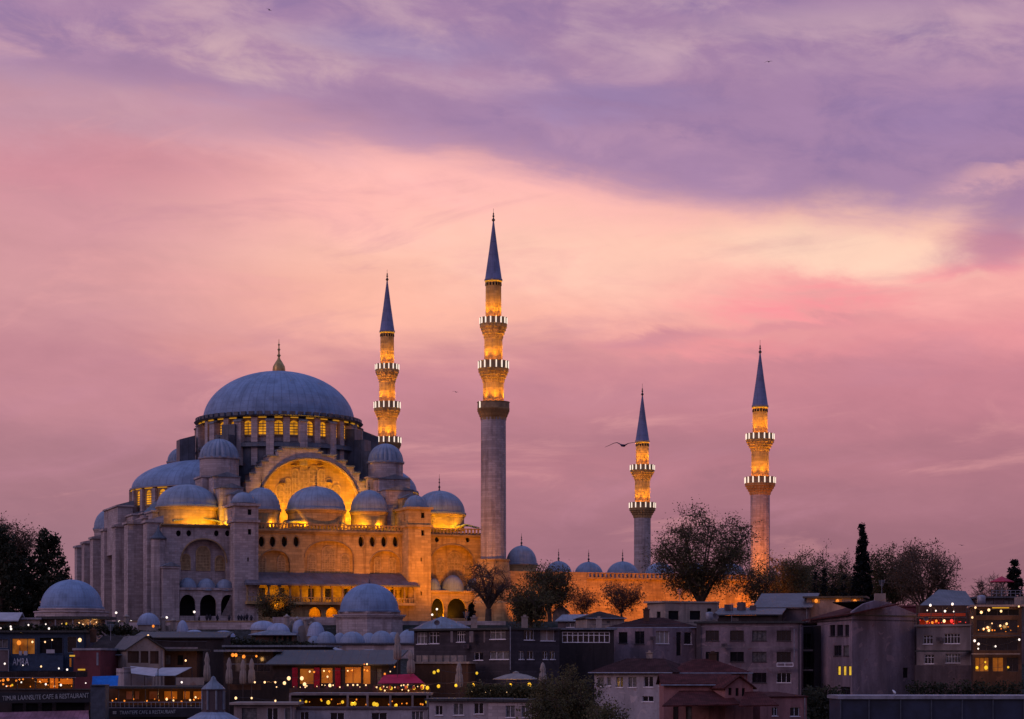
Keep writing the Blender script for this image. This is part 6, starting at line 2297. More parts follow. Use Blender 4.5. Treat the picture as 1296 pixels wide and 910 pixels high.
for px, py, kd in ((1185, 786, 'bulb_orange'), (1173, 786, 'bulb_orange'), (1195, 786, 'bulb_warm'), (1180, 788, 'bulb_orange')):
    bulb(px, py, 314, 'orange lamp under the eave of the red-lit roof terrace', 'orange lamps of the red terrace', kd, 0.26)
bulb(1204.5, 786, 314, 'single red lamp under the eave of the roof terrace', 'red terrace lamp', 'bulb_red', 0.3)

# tall restaurant at the right edge
rs = building('restaurant', 'dark brown many-floored restaurant with glowing bulbs on each open floor', [(1232, 303), (1293, 302)], 768, 9, 'brown',
              [(0, 1235, 771, 1290, 779, dict(nx=4, frame='iron', pane='void', sill=False)), (0, 1236, 784.5, 1288, 801, dict(nx=5, frame='iron', pane='glass', sill=False)), (0, 1236, 807, 1288, 823, dict(nx=4, frame='iron', pane='glass', sill=False)),
               (0, 1234, 832, 1251.5, 850, dict(nx=3, frame='iron', pane='amber_low', sill=False)), (0, 1256, 832, 1270, 850, dict(nx=2, frame='iron', pane='amber_low', sill=False)), (0, 1274, 832, 1289, 850, dict(nx=2, frame='iron', pane='glass', sill=False))], roof=('flat', 'plaster_grey'), over=0.4)
part_box(rs['root'], 'light_strip', 'strip', 1256, 768.6, 1277, 769.8, 302.2, 0.15)
part_box(rs['root'], 'ledge', 'plaster_pale', 1231, 827, 1291, 828.2, 301.0, 0.8)
part_box(rs['root'], 'ledge', 'iron', 1231, 803.5, 1291, 805, 301.0, 0.8)
part_box(rs['root'], 'side_strip', 'plaster_pale', 1292, 755, 1310, 800, 303, 4)
for px, py in ((1234.5, 769), (1242, 775), (1251.5, 772), (1289.5, 767.5), (1230.5, 781.5), (1267, 773.5)):
    bulb(px, py, 300.5, 'pale yellow bulb around the top floor of the dark restaurant', 'bulbs of the restaurant top floor', 'bulb_warm', 0.24)
for px, py in ((1255.5, 789), (1274, 789.5), (1250, 794), (1251.5, 798), (1266, 792), (1245, 796)):
    bulb(px, py, 301, 'warm bulb behind the second-floor glazing of the restaurant', 'bulbs of the restaurant second floor', 'bulb_warm', 0.22)
for px, py in ((1233.5, 811), (1238.5, 815), (1238, 821), (1260, 818), (1290, 809.5)):
    bulb(px, py, 301, 'white bulb on the dark balcony floor of the restaurant', 'bulbs of the restaurant balcony', 'bulb_white', 0.22)
for px, py in ((1236.5, 845), (1247, 838), (1248, 845), (1276, 844.5)):
    bulb(px, py, 301, 'glowing amber lamp in the ground-floor shop window', 'lamps of the ground-floor shop', 'bulb_yellow', 0.3)

# navy roof bottom right
nv = empty('market_roof', (W(1180, 905, 240).x, 242, 10))
tag(nv, 'navy sheet-clad market roof with a pale ridge and vertical ribs', 'roof')
part_box(nv, 'cladding', 'navy', 1063, 885, 1330, 925, 240, 8)
part_box(nv, 'ridge', 'greymetal', 1061, 880.3, 1330, 884.8, 239.7, 8.6)
for px in (1064, 1100, 1140, 1179, 1218, 1257, 1296):
    part_box(nv, 'rib', 'slate', px - 0.7, 885, px + 0.7, 925, 239.8, 0.2)

# metal roofs and terraces on the skyline right of the courtyard
mr1 = building('workshop', 'workshop with wide grey corrugated roofs below the courtyard wall', [(908, 340), (985, 338)], 779, 8, 'darkwall', [(0, 925, 781, 935, 786, dict(nx=2, frame='iron', sill=False))], roof=('shed', 'sheet', 1.3), over=0.6)
mr2 = building('workshop', 'second workshop with steep grey metal roof beside the lamp-lit house', [(958, 347), (1024, 345)], 770, 10, 'plaster_dim', roof=('shed', 'sheet', 2.6), over=0.6)
for (x0, y0, x1, y1) in ((918, 765, 928, 772), (934, 762, 944, 771), (950, 766, 957, 772)):
    part_box(mr1['root'], 'roof_hut', 'plaster_dim', x0, y0, x1, y1 + 6, 344, 1.6)
hl = building('house', 'small house with orange lamps in its windows below the cypresses', [(1021, 348), (1092, 346)], 757, 7, 'plaster_grey',
              [(0, 1027, 757.8, 1038, 764, dict(nx=1, frame='iron', pane='amber_low', sill=False)), (0, 1056, 757.8, 1066, 764, dict(nx=1, frame='iron', pane='amber_low', sill=False)), (0, 1077, 758, 1088, 765, dict(nx=1, frame='iron', pane='amber_low', sill=False))], roof=('flat', 'sheet_dark'), over=0.6)
for px, py in ((1033, 760.5), (1060, 760.5), (1082, 761), (1100, 762)):
    bulb(px, py, 343, 'orange lamp on the front of the small house below the cypresses', 'orange lamps below the cypresses', 'bulb_orange', 0.36)
bulb(1134.5, 768, 330, 'pale bulb above the shoulder of the big blank gable', 'bulb over the blank gable', 'bulb_warm', 0.2)
sail('broad grey tent roof stretched above the red-lit terrace', [(1164, 766, 336), (1236, 768, 336), (1222, 748, 346), (1188, 746, 346)], 'sheet', 'tent_roof', cat='tent')
up = building('roof_pavilion', 'grey flat-roofed pavilion with rails beside the tent roof', [(1238, 338), (1300, 338)], 757, 8, 'plaster_dim', [(0, 1246, 759, 1258, 765, dict(nx=2, frame='iron', sill=False)), (0, 1270, 759, 1290, 765, dict(nx=3, frame='iron', sill=False))], roof=('flat', 'sheet'), over=0.4)
rl_ = MB()
for yy in (747, 750.5):
    pbox(rl_, 1255, yy, 1300, yy + 0.6, 339, 0.08)
for i in range(8):
    pbox(rl_, 1255 + i * 6, 747.6, 1255.6 + i * 6, 756, 339, 0.08)
rl_.build('railing', 'greymetal', up['root'])
pu = empty('parasol', (W(1268, 755, 341).x, 341, W(1268, 756, 341).z))
tag(pu, 'open pink-red parasol on the skyline beside the dark cypress', 'parasol')
p = W(1268, 737, 341)
kk = 341 / F
MB().lathe(p.x, 341, p.z, [(15 * kk, 0), (15.3 * kk, 0.12), (8 * kk, 0.5), (0.05, 0.95)], 8, smooth=False).build('canopy', 'canvas_pink', pu)
MB().tube((p.x, 341, p.z - 2.6), (p.x, 341, p.z + 0.8), 0.06, n=6).build('pole', 'greymetal', pu)
bc = MB()
pbox(bc, 1144, 768, 1172, 780, 328, 4)
pbox(bc, 1143, 766, 1173, 767.9, 327.8, 4.4)
tag(bc.build('shed', 'maroon'), 'low maroon roof shed between blank gable and red-lit terrace', 'shed')

# lower white house under the lanterns, dark terrace planting
lw_ = building('house', 'whitewashed house with three blue-dark windows under the lantern terrace', [(543, 262), (640, 261)], 887, 7, 'plaster_white',
               [(0, 551, 893, 560.5, 905, dict(nx=2)), (0, 574, 890, 587, 905, dict(nx=2)), (0, 600, 889.5, 612, 903.5, dict(nx=2))], roof=('flat', 'sheet_dark'), over=0.5)
lw2 = building('house', 'peeling stone house front half hidden by the olive trees', [(618, 259), (680, 258)], 888, 7, 'stone_grey', [(0, 640, 893, 652, 908, dict(nx=2)), (0, 660, 893, 670, 908, dict(nx=2))], roof=('flat', 'sheet_dark'), over=0.3)
um = empty('parasol', (W(652, 868, 283).x, 283, 22))
tag(um, 'large open beige parasol beneath the charcoal house', 'parasol')
p = W(653, 860, 283)
kk = 283 / F
MB().lathe(p.x, 283, p.z, [(29 * kk, 0), (29 * kk, 0.1), (14 * kk, 0.62), (4 * kk, 0.82), (4 * kk, 0.95), (0.05, 1.1)], 8, smooth=False).build('canopy', 'canvas_beige', um)
MB().tube((p.x, 283, 20), (p.x, 283, p.z + 0.9), 0.07, n=6).build('pole', 'iron', um)

# ------------------------------------------------------------------ tomb with the mid dome, college domes
tomb = dome_house(467.5, 362, 37, 738.5, 772.5, 'lead-domed octagonal stone tomb in front of the lit facade', [(38.5, 772, 778), (45, 778, 781.5), (42, 781.5, None)], sides=8)
md = empty('college_building', (W(455, 815, 345).x, 350, 30))
tag(md, 'low college building roofed with rows of small lead domes below the tomb', 'college building')
zt_ = W(455, 815.5, 343).z
a, b = W(392, 815.5, 343), W(530, 815.5, 343)
MB().box(a.x, b.x, 343, 357, 26, zt_).build('wall', 'stone_grey', md)
MB().box(a.x - .2, b.x + .2, 342.6, 357.2, zt_ + .003, zt_ + .25).build('roof', 'lead_dark', md)
for (px, py, r, Y, yt) in ((413, 815, 13, 346, 800), (446, 815, 16, 345.5, 800), (483, 815, 15, 345.5, 799), (517, 815, 14, 346, 797.5), (430, 808, 9, 352, 794), (467, 808, 11, 352, 794), (498, 808, 9, 352, 793), (398, 813, 9, 350, 803)):
    c = W(px, py, Y)
    rr_ = r / F * Y
    MB().lathe(c.x, Y, zt_ + 0.2, ell_profile(rr_, (py - yt) / F * Y * 1.0, 10, 0.12), 28).build('dome', 'lead_small', md, (c.x, Y, zt_ + 0.2))
# precinct wall, roofs and pale domes on the left
pw = empty('precinct_wall', (W(260, 795, 364).x, 364, 36))
tag(pw, 'low rubble precinct wall running below the mosque porch', 'wall')
part_box(pw, 'wall', 'stone_grey', 150, 787, 345, 806, 364.5, 0.6)
part_box(pw, 'coping', 'stone_trim', 150, 785.6, 345, 786.9, 364.4, 0.8)
part_box(pw, 'wall', 'stone_grey', 345, 781, 440, 806, 366, 0.6)
part_box(pw, 'wall', 'stone_grey', 496, 786, 640, 806, 366, 0.6)


def vault(px, Y, rpx, ytop, ybase, label, mat_='lead_pale', wall='plaster_pale', name='vaulted_roof', ell_=1.0):
    c = W(px, ybase, Y)
    r = rpx / F * Y
    root = empty(name, (c.x, Y, ground_z(c.x, Y)))
    tag(root, label, 'dome', 'pale lead domes on the precinct slope')
    MB().lathe(c.x, Y, c.z, ell_profile(r, (ybase - ytop) / F * Y, 10, 0.1), 28).build('dome', mat_, root, (c.x, Y, c.z))
    MB().lathe(c.x, Y, 0, [(r * 0.97, ground_z(c.x, Y) - 1.5), (r * 0.97, c.z - 0.28), (r * 0.4, c.z - 0.27)], 12, smooth=False).build('drum', wall, root)


for (px, Y, r, yt, yb, lab) in ((188, 355, 14, 775.5, 789, 'pale domed roof below the corner buttress, largest on the left slope'), (231, 352, 8, 785, 803, 'narrow pale dome beside the dark hedge strip'),
                                (246, 349, 14, 797, 806, 'flat pale dome showing only its crown above the dark hedge'), (283, 349, 15, 798, 806, 'flat pale dome left of the small lit arcade'),
                                (333, 357, 16, 785.5, 795, 'blue-grey dome behind the small lit arcade'), (352, 353, 15, 788.5, 800, 'blue-grey dome directly above the small lit arcade'),
                                (378, 356, 8, 783, 800, 'small pale dome among chimneys left of the tomb'), (400, 353, 11, 787, 803, 'pale dome left of the college domes')):
    vault(px, Y, r, yt, yb, lab)
for (px, yt) in ((363, 777), (376, 780), (387, 781), (394, 786), (206, 779), (219, 782), (160, 777)):
    mb = MB()
    p = W(px, yt, 356)
    zg = ground_z(p.x, 356) - 1
    mb.lathe(p.x, 356, 0, [(0.5, zg), (0.42, p.z - 0.6), (0.55, p.z - 0.55), (0.55, p.z - 0.35), (0.3, p.z - 0.3), (0.05, p.z)], 8, smooth=False)
    tag(mb.build('chimney', 'plaster_pale'), 'slim pale stone chimney standing among the small precinct domes', 'chimney', 'slim chimneys on the precinct slope')
la = building('arcade_house', 'little orange-brown arcaded house with four dark bays among pale domes', [(318, 340), (372, 340)], 804, 5, 'brown',
              [(0, 345.5, 804.8, 350, 815, dict(nx=1, frame='brown', pane='void', sill=False)), (0, 352, 804.8, 356.5, 815, dict(nx=1, frame='brown', pane='void', sill=False)), (0, 358.5, 804.8, 363, 815, dict(nx=1, frame='brown', pane='void', sill=False)), (0, 365, 804.8, 369.5, 815, dict(nx=1, frame='brown', pane='void', sill=False))], roof=('hip', 'lead_flat', 0.9), over=0.4)
hd = MB()
for i in range(1500):
    px = rg.uniform(168, 400)
    yl = 800 + (px - 168) * 0.07
    p = W(px, rg.uniform(yl, yl + 14), 333 + rg.uniform(-0.8, 0.8))
    leaf_quads(hd, rg, p, 3, 0.3, 0.3)
tag(hd.build('hedge', 'leaf_dark'), 'ragged dark shrub bank below the pale precinct domes', 'hedge')
cv_ = building('cafe_shelter', 'long flat café shelter roof below the shrub bank', [(285, 316), (410, 314)], 819, 10, 'darkwall', roof=('flat', 'lead_flat'), over=0.4)
dkr = building('cafe_shelter', 'dark flat-roofed shelter beneath the pale domes and above the gabled house', [(170, 318), (283, 318)], 808, 8, 'darkwall', roof=('shed', 'sheet_dark', 1.0), over=0.4)
part_box(dkr['root'], 'fascia', 'plaster_grey', 205, 819, 250, 823, 303.5, 0.3)
# umbrellas / white sheets under the college domes
sail('pale angular canvas sheet in front of the college domes', [(424, 819, 318), (446, 827, 312), (436, 828, 311), (421, 821, 316)], 'canvas')
sail('small pale canvas sheet beside the furled parasol below the domes', [(461, 822, 318), (473, 822, 318), (470, 827, 314), (462, 827, 314)], 'canvas')
# pyramid lead roof
pyr = W(560, 780, 352)
pz = empty('pavilion', (pyr.x, 352, ground_z(pyr.x, 352)))
tag(pz, 'low pavilion with a wide pyramid lead roof left of the bare tree', 'pavilion')
k = 352 / F
MB().lathe(pyr.x, 352, 0, [(44 * k, pyr.z - 20 * k), (44 * k, pyr.z - 19 * k), (22 * k, pyr.z - 8 * k), (0.05, pyr.z)], 8, smooth=False).build('roof', 'lead_flat', pz, (pyr.x, 352, 0))
MB().lathe(pyr.x, 352, 0, [(40 * k, ground_z(0, 352) - 1.5), (40 * k, pyr.z - 20 * k)], 8, smooth=False).build('wall', 'stone_grey', pz)
# roofs between timber row and court
building('shed', 'grey sheet-roofed shed at the foot of the orange-lit court wall', [(706, 350), (745, 349)], 787, 6, 'plaster_dim', [(0, 717, 788.5, 727, 794, dict(nx=2, frame='white'))], roof=('shed', 'lead_flat', 1.2), over=0.4)
building('gatehouse', 'little round-headed gatehouse at the foot of the lit court wall', [(700, 378), (720, 378)], 775, 4, 'plaster_pale', roof=('gable_y', 'lead_flat', 1.2), over=0.2, zbot=36)

# ------------------------------------------------------------------ trees
tree('plane_tree', 'big spreading half-bare plane tree before the orange court wall', 886, 392, 37.5, 640, 74, 5, leaves=5, lsize=0.27, limbs=11, subs=13, twigs=7, trunk_r=0.55, crown_low=0.22, fork=0.16, aspect=0.8, lspread=0.55)
tree('plane_tree', 'smaller half-bare tree leaning across the foot of the court minaret', 960, 388, 37.0, 692, 36, 11, leaves=3, lsize=0.24, limbs=7, subs=8, twigs=6, trunk_r=0.28, crown_low=0.2, fork=0.2)
tree('bare_tree', 'leafless dark tree in front of the tall minaret foot', 618, 374, 38.3, 706, 38, 21, leaves=0, limbs=9, subs=10, twigs=7, trunk_r=0.5, crown_low=0.2, fork=0.2, twl=1.3, twr=0.03)
tree('leafy_tree', 'olive-green leafy tree against the orange court wall', 696, 376, 38.3, 712, 31, 31, leaves=4, lsize=0.27, limbs=8, subs=8, twigs=6, trunk_r=0.32, crown_low=0.15)
tree('leafy_tree', 'low dark leafy tree at the foot of the olive-green one', 672, 360, 36.5, 742, 28, 33, leaf='leaf_olive', leaves=5, lsize=0.3, limbs=7, subs=7, twigs=6, trunk_r=0.25, crown_low=0.05)
tree('bare_tree', 'slender bare tree glowing orange before the court wall', 787, 386, 38.3, 740, 26, 41, leaf='leaf_brown', leaves=2, lsize=0.2, limbs=7, subs=8, twigs=6, trunk_r=0.18, crown_low=0.15, twr=0.028)
tree('bare_tree', 'thin bare sapling right of the grey gatehouse', 737, 384, 38.3, 748, 17, 43, leaf='leaf_brown', leaves=2, lsize=0.2, limbs=6, subs=6, twigs=5, trunk_r=0.13, crown_low=0.15, twr=0.025)
tree('leafy_tree', 'small round tree lit from behind at the porch wall', 347, 374, 38.3, 757, 19, 51, leaves=6, lsize=0.22, limbs=7, subs=7, twigs=5, trunk_r=0.15, crown_low=0.1)
tree('bare_tree', 'tall half-bare tree at the left edge of the picture', 8, 372, 38.3, 650, 40, 61, leaf='leaf_brown', leaves=3, lsize=0.26, limbs=9, subs=9, twigs=6, trunk_r=0.5, crown_low=0.3, fork=0.3)
dense_tree('conifer', 'dense dark conifer left of the bath-house dome', 60, 366, 36.5, 672, [(0.0, 27), (0.2, 34), (0.45, 32), (0.7, 22), (0.88, 14), (1.0, 5)], 71, n=9000, size=0.32)
dense_tree('conifer', 'lower dark conifer squeezed between bare tree and tall conifer', 28, 370, 36.5, 697, [(0.0, 22), (0.3, 24), (0.6, 20), (0.85, 12), (1.0, 4)], 73, n=5000, size=0.32)
dense_tree('conifer', 'dark conifer cut by the left picture edge', 2, 362, 36, 668, [(0.0, 20), (0.3, 26), (0.6, 24), (0.85, 16), (1.0, 5)], 75, n=6000, size=0.32)
dense_tree('cypress', 'tall pointed dark cypress on the right skyline', 1091, 402, 37, 664, [(0.0, 15), (0.12, 16), (0.35, 13.5), (0.6, 9.0), (0.8, 5.0), (0.93, 3.6), (1.0, 2.6)], 81, 'leaf_cypress', n=14000, size=0.26)
dense_tree('cypress', 'ragged dark cypress beside the pink parasol', 1284, 372, 38, 710, [(0.0, 11), (0.35, 10), (0.7, 8), (0.9, 5), (1.0, 3)], 83, 'leaf_cypress', n=3200, size=0.28)
for px, yt, lab in ((1033, 722, 'thin columnar cypress leftmost of a row of four'), (1043, 719, 'tallest thin columnar cypress of the row of four'), (1055.5, 727, 'thin columnar cypress third in the row, shorter than its neighbours'), (1068, 725, 'thin columnar cypress nearest the big pointed one')):
    dense_tree('cypress', lab, px, 372, 38, yt, [(0.0, 3.0), (0.5, 2.6), (0.9, 1.8), (1.0, 0.8)], int(px), 'leaf_cypress', n=900, size=0.2, trunk_r=0.1, group='row of four thin cypresses')
tree('leafy_tree', 'pale olive tree rising just right of the court minaret', 997, 420, 38.3, 695, 34, 91, leaves=6, lsize=0.26, limbs=8, subs=8, twigs=6, trunk_r=0.3, crown_low=0.15)
tree('leafy_tree', 'olive-brown tree behind the row of thin cypresses', 1052, 432, 38.3, 692, 38, 93, leaves=6, lsize=0.26, limbs=8, subs=8, twigs=6, trunk_r=0.3, crown_low=0.1)
tree('leafy_tree', 'dense olive tree right of the tall pointed cypress', 1132, 410, 38.3, 686, 42, 95, leaves=9, lsize=0.28, limbs=9, subs=9, twigs=6, trunk_r=0.35, crown_low=0.05)
tree('bare_tree', 'wide reddish half-bare tree on the right skyline', 1170, 396, 37.5, 681, 52, 97, leaf='leaf_brown', leaves=3, lsize=0.26, limbs=10, subs=11, twigs=6, trunk_r=0.4, crown_low=0.1, fork=0.15)
tree('bare_tree', 'small far bare tree beside the pink parasol', 1252, 430, 36, 722, 21, 99, leaves=0, limbs=8, subs=9, twigs=6, trunk_r=0.18, crown_low=0.1, twr=0.03)
tree('bare_tree', 'small far bare tree behind the ragged cypress', 1270, 445, 36, 722, 16, 101, leaves=0, limbs=7, subs=8, twigs=6, trunk_r=0.16, crown_low=0.1, twr=0.03)
tree('olive_tree', 'broad dark olive tree in the middle of the foreground', 722, 262, 13, 832, 40, 111, leaves=9, lsize=0.24, limbs=9, subs=9, twigs=7, trunk_r=0.3, crown_low=0.25, twl=1.0, lspread=0.35)
tree('olive_tree', 'second foreground olive tree, lower and to the right', 772, 250, 12, 868, 36, 113, leaves=9, lsize=0.22, limbs=8, subs=8, twigs=6, trunk_r=0.26, crown_low=0.25, twl=0.9, lspread=0.35)
tree('olive_tree', 'leftmost foreground olive tree against the peeling stone house', 690, 254, 12, 856, 30, 115, leaves=8, lsize=0.22, limbs=8, subs=8, twigs=6, trunk_r=0.26, crown_low=0.25, twl=0.9, lspread=0.35)
for px, yt, lab in ((597, 764, 'thin dark cypress left of the leafless tree'), (655, 752, 'thin dark cypress right of the leafless tree')):
    dense_tree('cypress', lab, px, 376, 38.3, yt, [(0.0, 4), (0.5, 3.6), (0.9, 2.0), (1.0, 0.8)], int(px), 'leaf_cypress', n=900, size=0.22, trunk_r=0.1)
# terrace planting at the foot of the lantern string
sh = MB()
for i in range(1100):
    p = W(rg.uniform(590, 700), rg.uniform(868, 884), 270 + rg.uniform(-1, 1))
    leaf_quads(sh, rg, p, 3, 0.25, 0.2)
tag(sh.build('shrubs', 'leaf_olive'), 'loose terrace shrubs under the yellow lantern string', 'shrubs', kind='stuff')

# ------------------------------------------------------------------ people at the precinct wall
def person_mesh(seed):
    rng = random.Random(seed)
    J = [((0, 0, 0.95), .16), ((0, 0, 1.2), .17), ((0, 0, 1.42), .16), ((0, 0, 1.52), .065), ((0, 0.01, 1.62), .105), ((0, 0, 1.74), .08),
         ((-.2, 0, 1.4), .075), ((-.27, .03, 1.12), .055), ((-.22, -.12, 0.9), .045), ((.2, 0, 1.4), .075), ((.27, .03, 1.12), .055), ((.22, -.14, 0.92), .045),
         ((-.1, 0, 0.88), .1), ((-.11, -.02, .48), .075), ((-.12, .03, .06), .05), ((-.12, -.12, .03), .045), ((.1, 0, 0.88), .1), ((.11, -.02, .48), .075), ((.12, .03, .06), .05), ((.12, -.12, .03), .045)]
    Eg = [(0, 1), (1, 2), (2, 3), (3, 4), (4, 5), (2, 6), (6, 7), (7, 8), (2, 9), (9, 10), (10, 11), (0, 12), (12, 13), (13, 14), (14, 15), (0, 16), (16, 17), (17, 18), (18, 19)]
    me = bpy.data.meshes.new('person')
    me.from_pydata([j[0] for j in J], Eg, [])
    o = bpy.data.objects.new('person_tmp', me)
    COL.objects.link(o)
    sk = o.modifiers.new('skin', 'SKIN')
    for v, j in zip(me.skin_vertices[0].data, J):
        v.radius = (j[1], j[1] * 0.8)
    me.skin_vertices[0].data[0].use_root = True
    ss = o.modifiers.new('sub', 'SUBSURF')
    ss.levels = 1
    dg = bpy.context.evaluated_depsgraph_get()
    out = bpy.data.meshes.new_from_object(o.evaluated_get(dg))
    bpy.data.objects.remove(o)
    out.materials.clear()
    out.materials.append(M['cloth'])
    return out


pm = person_mesh(1)
for i, px in enumerate((252, 262, 266, 275, 290, 302, 305.5, 309, 312.5, 318, 424, 437)):
    o = bpy.data.objects.new('person', pm)
    COL.objects.link(o)
    Y = 366.2 + (i % 3) * 0.5
    p = W(px, YH, Y)
    o.location = (p.x, Y, ground_z(p.x, Y))
    o.rotation_euler = (0, 0, (i * 37 % 7 - 3) * 0.3)
    s_ = 1.0 + ((i * 13) % 5 - 2) * 0.03
    o.scale = (s_, s_, s_)
    tag(o, 'person in dark clothes standing behind the precinct wall under the porch', 'person', 'people on the mosque terrace')

# ------------------------------------------------------------------ birds
def bird_mesh(span, chord, sections, body):
    """one loft from wing tip to wing tip; sections: (x fraction, z fraction, y sweep, chord fraction, thickness)"""
    mb = MB()
    rows = []
    n = 10
    for (x, z, y, c, th) in sections:
        row = []
        for i in range(n):
            a = 2 * pi * i / n
            row.append(mb.bm.verts.new((x * span, y * span + cos(a) * c * chord, z * span + sin(a) * th * chord)))
        rows.append(row)
    for j in range(len(rows) - 1):
        for i in range(n):
            f = mb.bm.faces.new((rows[j][i], rows[j][(i + 1) % n], rows[j + 1][(i + 1) % n], rows[j + 1][i]))
            f.smooth = True
    mb.bm.faces.new(rows[0])
    mb.bm.faces.new(rows[-1][::-1])
    return mb


Yb = 82.0
sec = [(-0.52, -0.085, 0.10, 0.10, 0.03), (-0.40, -0.035, 0.05, 0.35, 0.06), (-0.25, 0.035, -0.01, 0.55, 0.08), (-0.16, 0.055, -0.03, 0.65, 0.09), (-0.06, 0.01, -0.02, 0.8, 0.14), (-0.03, -0.015, 0.0, 1.5, 0.34),
       (0.03, -0.02, 0.0, 1.7, 0.36), (0.06, -0.005, -0.01, 0.9, 0.2), (0.15, 0.045, -0.03, 0.65, 0.09), (0.26, 0.07, -0.01, 0.5, 0.07), (0.38, 0.075, 0.05, 0.3, 0.05), (0.47, 0.08, 0.10, 0.08, 0.03)]
g = bird_mesh(1.42, 0.135, sec, 0)
for d_ in (0,):
    g.lathe(0, 0, 0, [(0.001, -0.001), (0.002, 0.0)], 3)
gu = g.build('gull', 'bird')
gu.location = W(788.5, 563, Yb)
gu.rotation_euler = (radians(6), radians(4), radians(-16))
tag(gu, 'dark gull gliding with bent wings left of the grey-shafted minaret', 'gull')
sm = bird_mesh(0.9, 0.11, sec, 0)
b0 = sm.build('bird', 'bird')
b0.location = W(973, 78, 230)
tag(b0, 'tiny dark bird high in the purple cloud band', 'bird')
for px, py, Y, rz, lab in ((341, 12.5, 250, 1.0, 'tiny dark bird near the top of the sky on the left'), (577, 496, 260, 0.6, 'tiny dark bird between the two tall minarets'), (1217, 690, 280, 0.2, 'tiny faint bird low over the right-hand trees')):
    o = b0.copy()
    COL.objects.link(o)
    o.location = W(px, py, Y)
    o.rotation_euler = (0.3, 0.2, rz)
    o['label'] = lab
# gull standing on the market roof ridge
gs = W(1132, 880.2, 241)
gl_ = MB()
gl_.lathe(0, 0, 0, [(0.01, -0.3), (0.09, -0.22), (0.15, -0.05), (0.14, 0.1), (0.08, 0.22), (0.075, 0.3), (0.07, 0.36), (0.02, 0.42)], 12)
for v in gl_.bm.verts:
    x, y, z = v.co
    v.co = Vector((z * 0.75 + x * 0.35, y, 0.38 + z * 0.55 - x * 0.8))
gl_.tube((0.0, -0.05, 0.28), (0.02, -0.05, 0.0), 0.018, n=5)
gl_.tube((0.0, 0.05, 0.28), (0.02, 0.05, 0.0), 0.018, n=5)
gg = gl_.build('gull', 'gull')
gg.location = gs
gg.rotation_euler = (0, 0, radians(120))
tag(gg, 'pale gull perched on the ridge of the navy market roof', 'gull')

# ------------------------------------------------------------------ light of the cafés' own lamps
def glow(px, py, Y, power, color=(1.0, 0.50, 0.14), size=0.25):
    d = bpy.data.lights.new('cafe_lamp', 'POINT')
    d.energy = power * 0.7
    d.color = color
    d.shadow_soft_size = size
    o = bpy.data.objects.new('cafe_lamp', d)
    o.location = W(px, py, Y)
    COL.objects.link(o)


for args in ((20, 862, 277, 120), (55, 862, 278, 160), (82, 862, 278, 140), (25, 815, 303, 60), (84, 788, 340, 130), (120, 787, 340, 90), (36, 791, 325, 60), (194, 798, 309, 70), (235, 836, 297, 40),
             (150, 880, 271, 60), (185, 880, 271, 70), (215, 880, 271, 120), (243, 880, 271, 120), (300, 833, 297, 70), (325, 834, 297, 60), (340, 862, 284, 90), (366, 858, 284, 90), (385, 855, 288, 110), (414, 853, 288, 110),
             (446, 850, 288, 130), (464, 846, 288, 90), (490, 868, 279, 70), (515, 868, 279, 90), (536, 868, 279, 90), (577, 866, 279, 90), (600, 866, 279, 90), (646, 866, 279, 90), (670, 866, 279, 70),
             (415, 887, 274, 60), (447, 888, 274, 80), (475, 890, 274, 80), (503, 890, 274, 60), (550, 851, 298, 60), (603, 852, 299, 60),
             (1033, 760, 344, 90, (1.0, 0.4, 0.06)), (1062, 760, 344, 90, (1.0, 0.4, 0.06)), (1084, 761, 343, 70, (1.0, 0.4, 0.06)),
             (1180, 773, 312, 80), (1200, 773, 312, 80), (1178, 787, 315, 80, (1.0, 0.3, 0.05)), (1203, 787, 315, 60, (1.0, 0.15, 0.05)),
             (1242, 773, 300, 60), (1285, 773, 300, 50), (1255, 794, 300, 60), (1275, 792, 300, 50), (1238, 816, 300, 50), (1243, 845, 299.5, 60), (1276, 845, 299.5, 50)):
    glow(*args)

# ------------------------------------------------------------------ wires carrying the bulbs
groups = {}
for o in list(SC.objects):
    if o.get('category') == 'light bulb':
        groups.setdefault(o['group'], []).append(o)
for gname, ob in groups.items():
    if len(ob) < 3:
        continue
    ob.sort(key=lambda o: o.location.x)
    wire([o.location + Vector((0, 0, 0.18 * o.scale.x)) for o in ob], 'thin black wire carrying the ' + gname, 0.018)

# ------------------------------------------------------------------ roof clutter
def dish(px, py, Y, label, r=0.42, yaw=0.0):
    p = W(px, py, Y)
    root = empty('satellite_dish', p, yaw)
    ORG[root.name] = Vector((0, 0, 0))
    tag(root, label, 'satellite dish', 'satellite dishes on the roofs')
    mb = MB().lathe(0, 0, 0, [(0.02, 0.0), (r * 0.5, 0.04), (r * 0.85, 0.13), (r, 0.2), (r, 0.23), (r * 0.8, 0.15), (0.02, 0.03)], 18)
    R_ = Matrix.Rotation(radians(62), 4, 'X')
    bmesh.ops.transform(mb.bm, matrix=R_, verts=mb.bm.verts)
    bmesh.ops.translate(mb.bm, verts=mb.bm.verts, vec=(0, 0, 0.75))
    mb.build('bowl', 'plaster_dim', root)
    MB().tube((0, 0.05, -0.4), (0, 0.05, 0.75), 0.04, n=6).tube((0, 0, 0.45), (0, -0.5, 0.98), 0.02, n=4).build('mast', 'greymetal', root)


def aerial(px, py, Y, label, h=2.4):
    p = W(px, py, Y)
    mb = MB().tube(p - Vector((0, 0, 0.5)), p + Vector((0, 0, h)), 0.035, n=5)
    for i in range(6):
        z = h - 0.1 - i * 0.16
        w_ = 0.5 - 0.05 * i
        mb.tube(p + Vector((-w_, 0, z)), p + Vector((w_, 0, z)), 0.02, n=4)
    tag(mb.build('aerial', 'greymetal'), label, 'aerial', 'television aerials on the roofs')


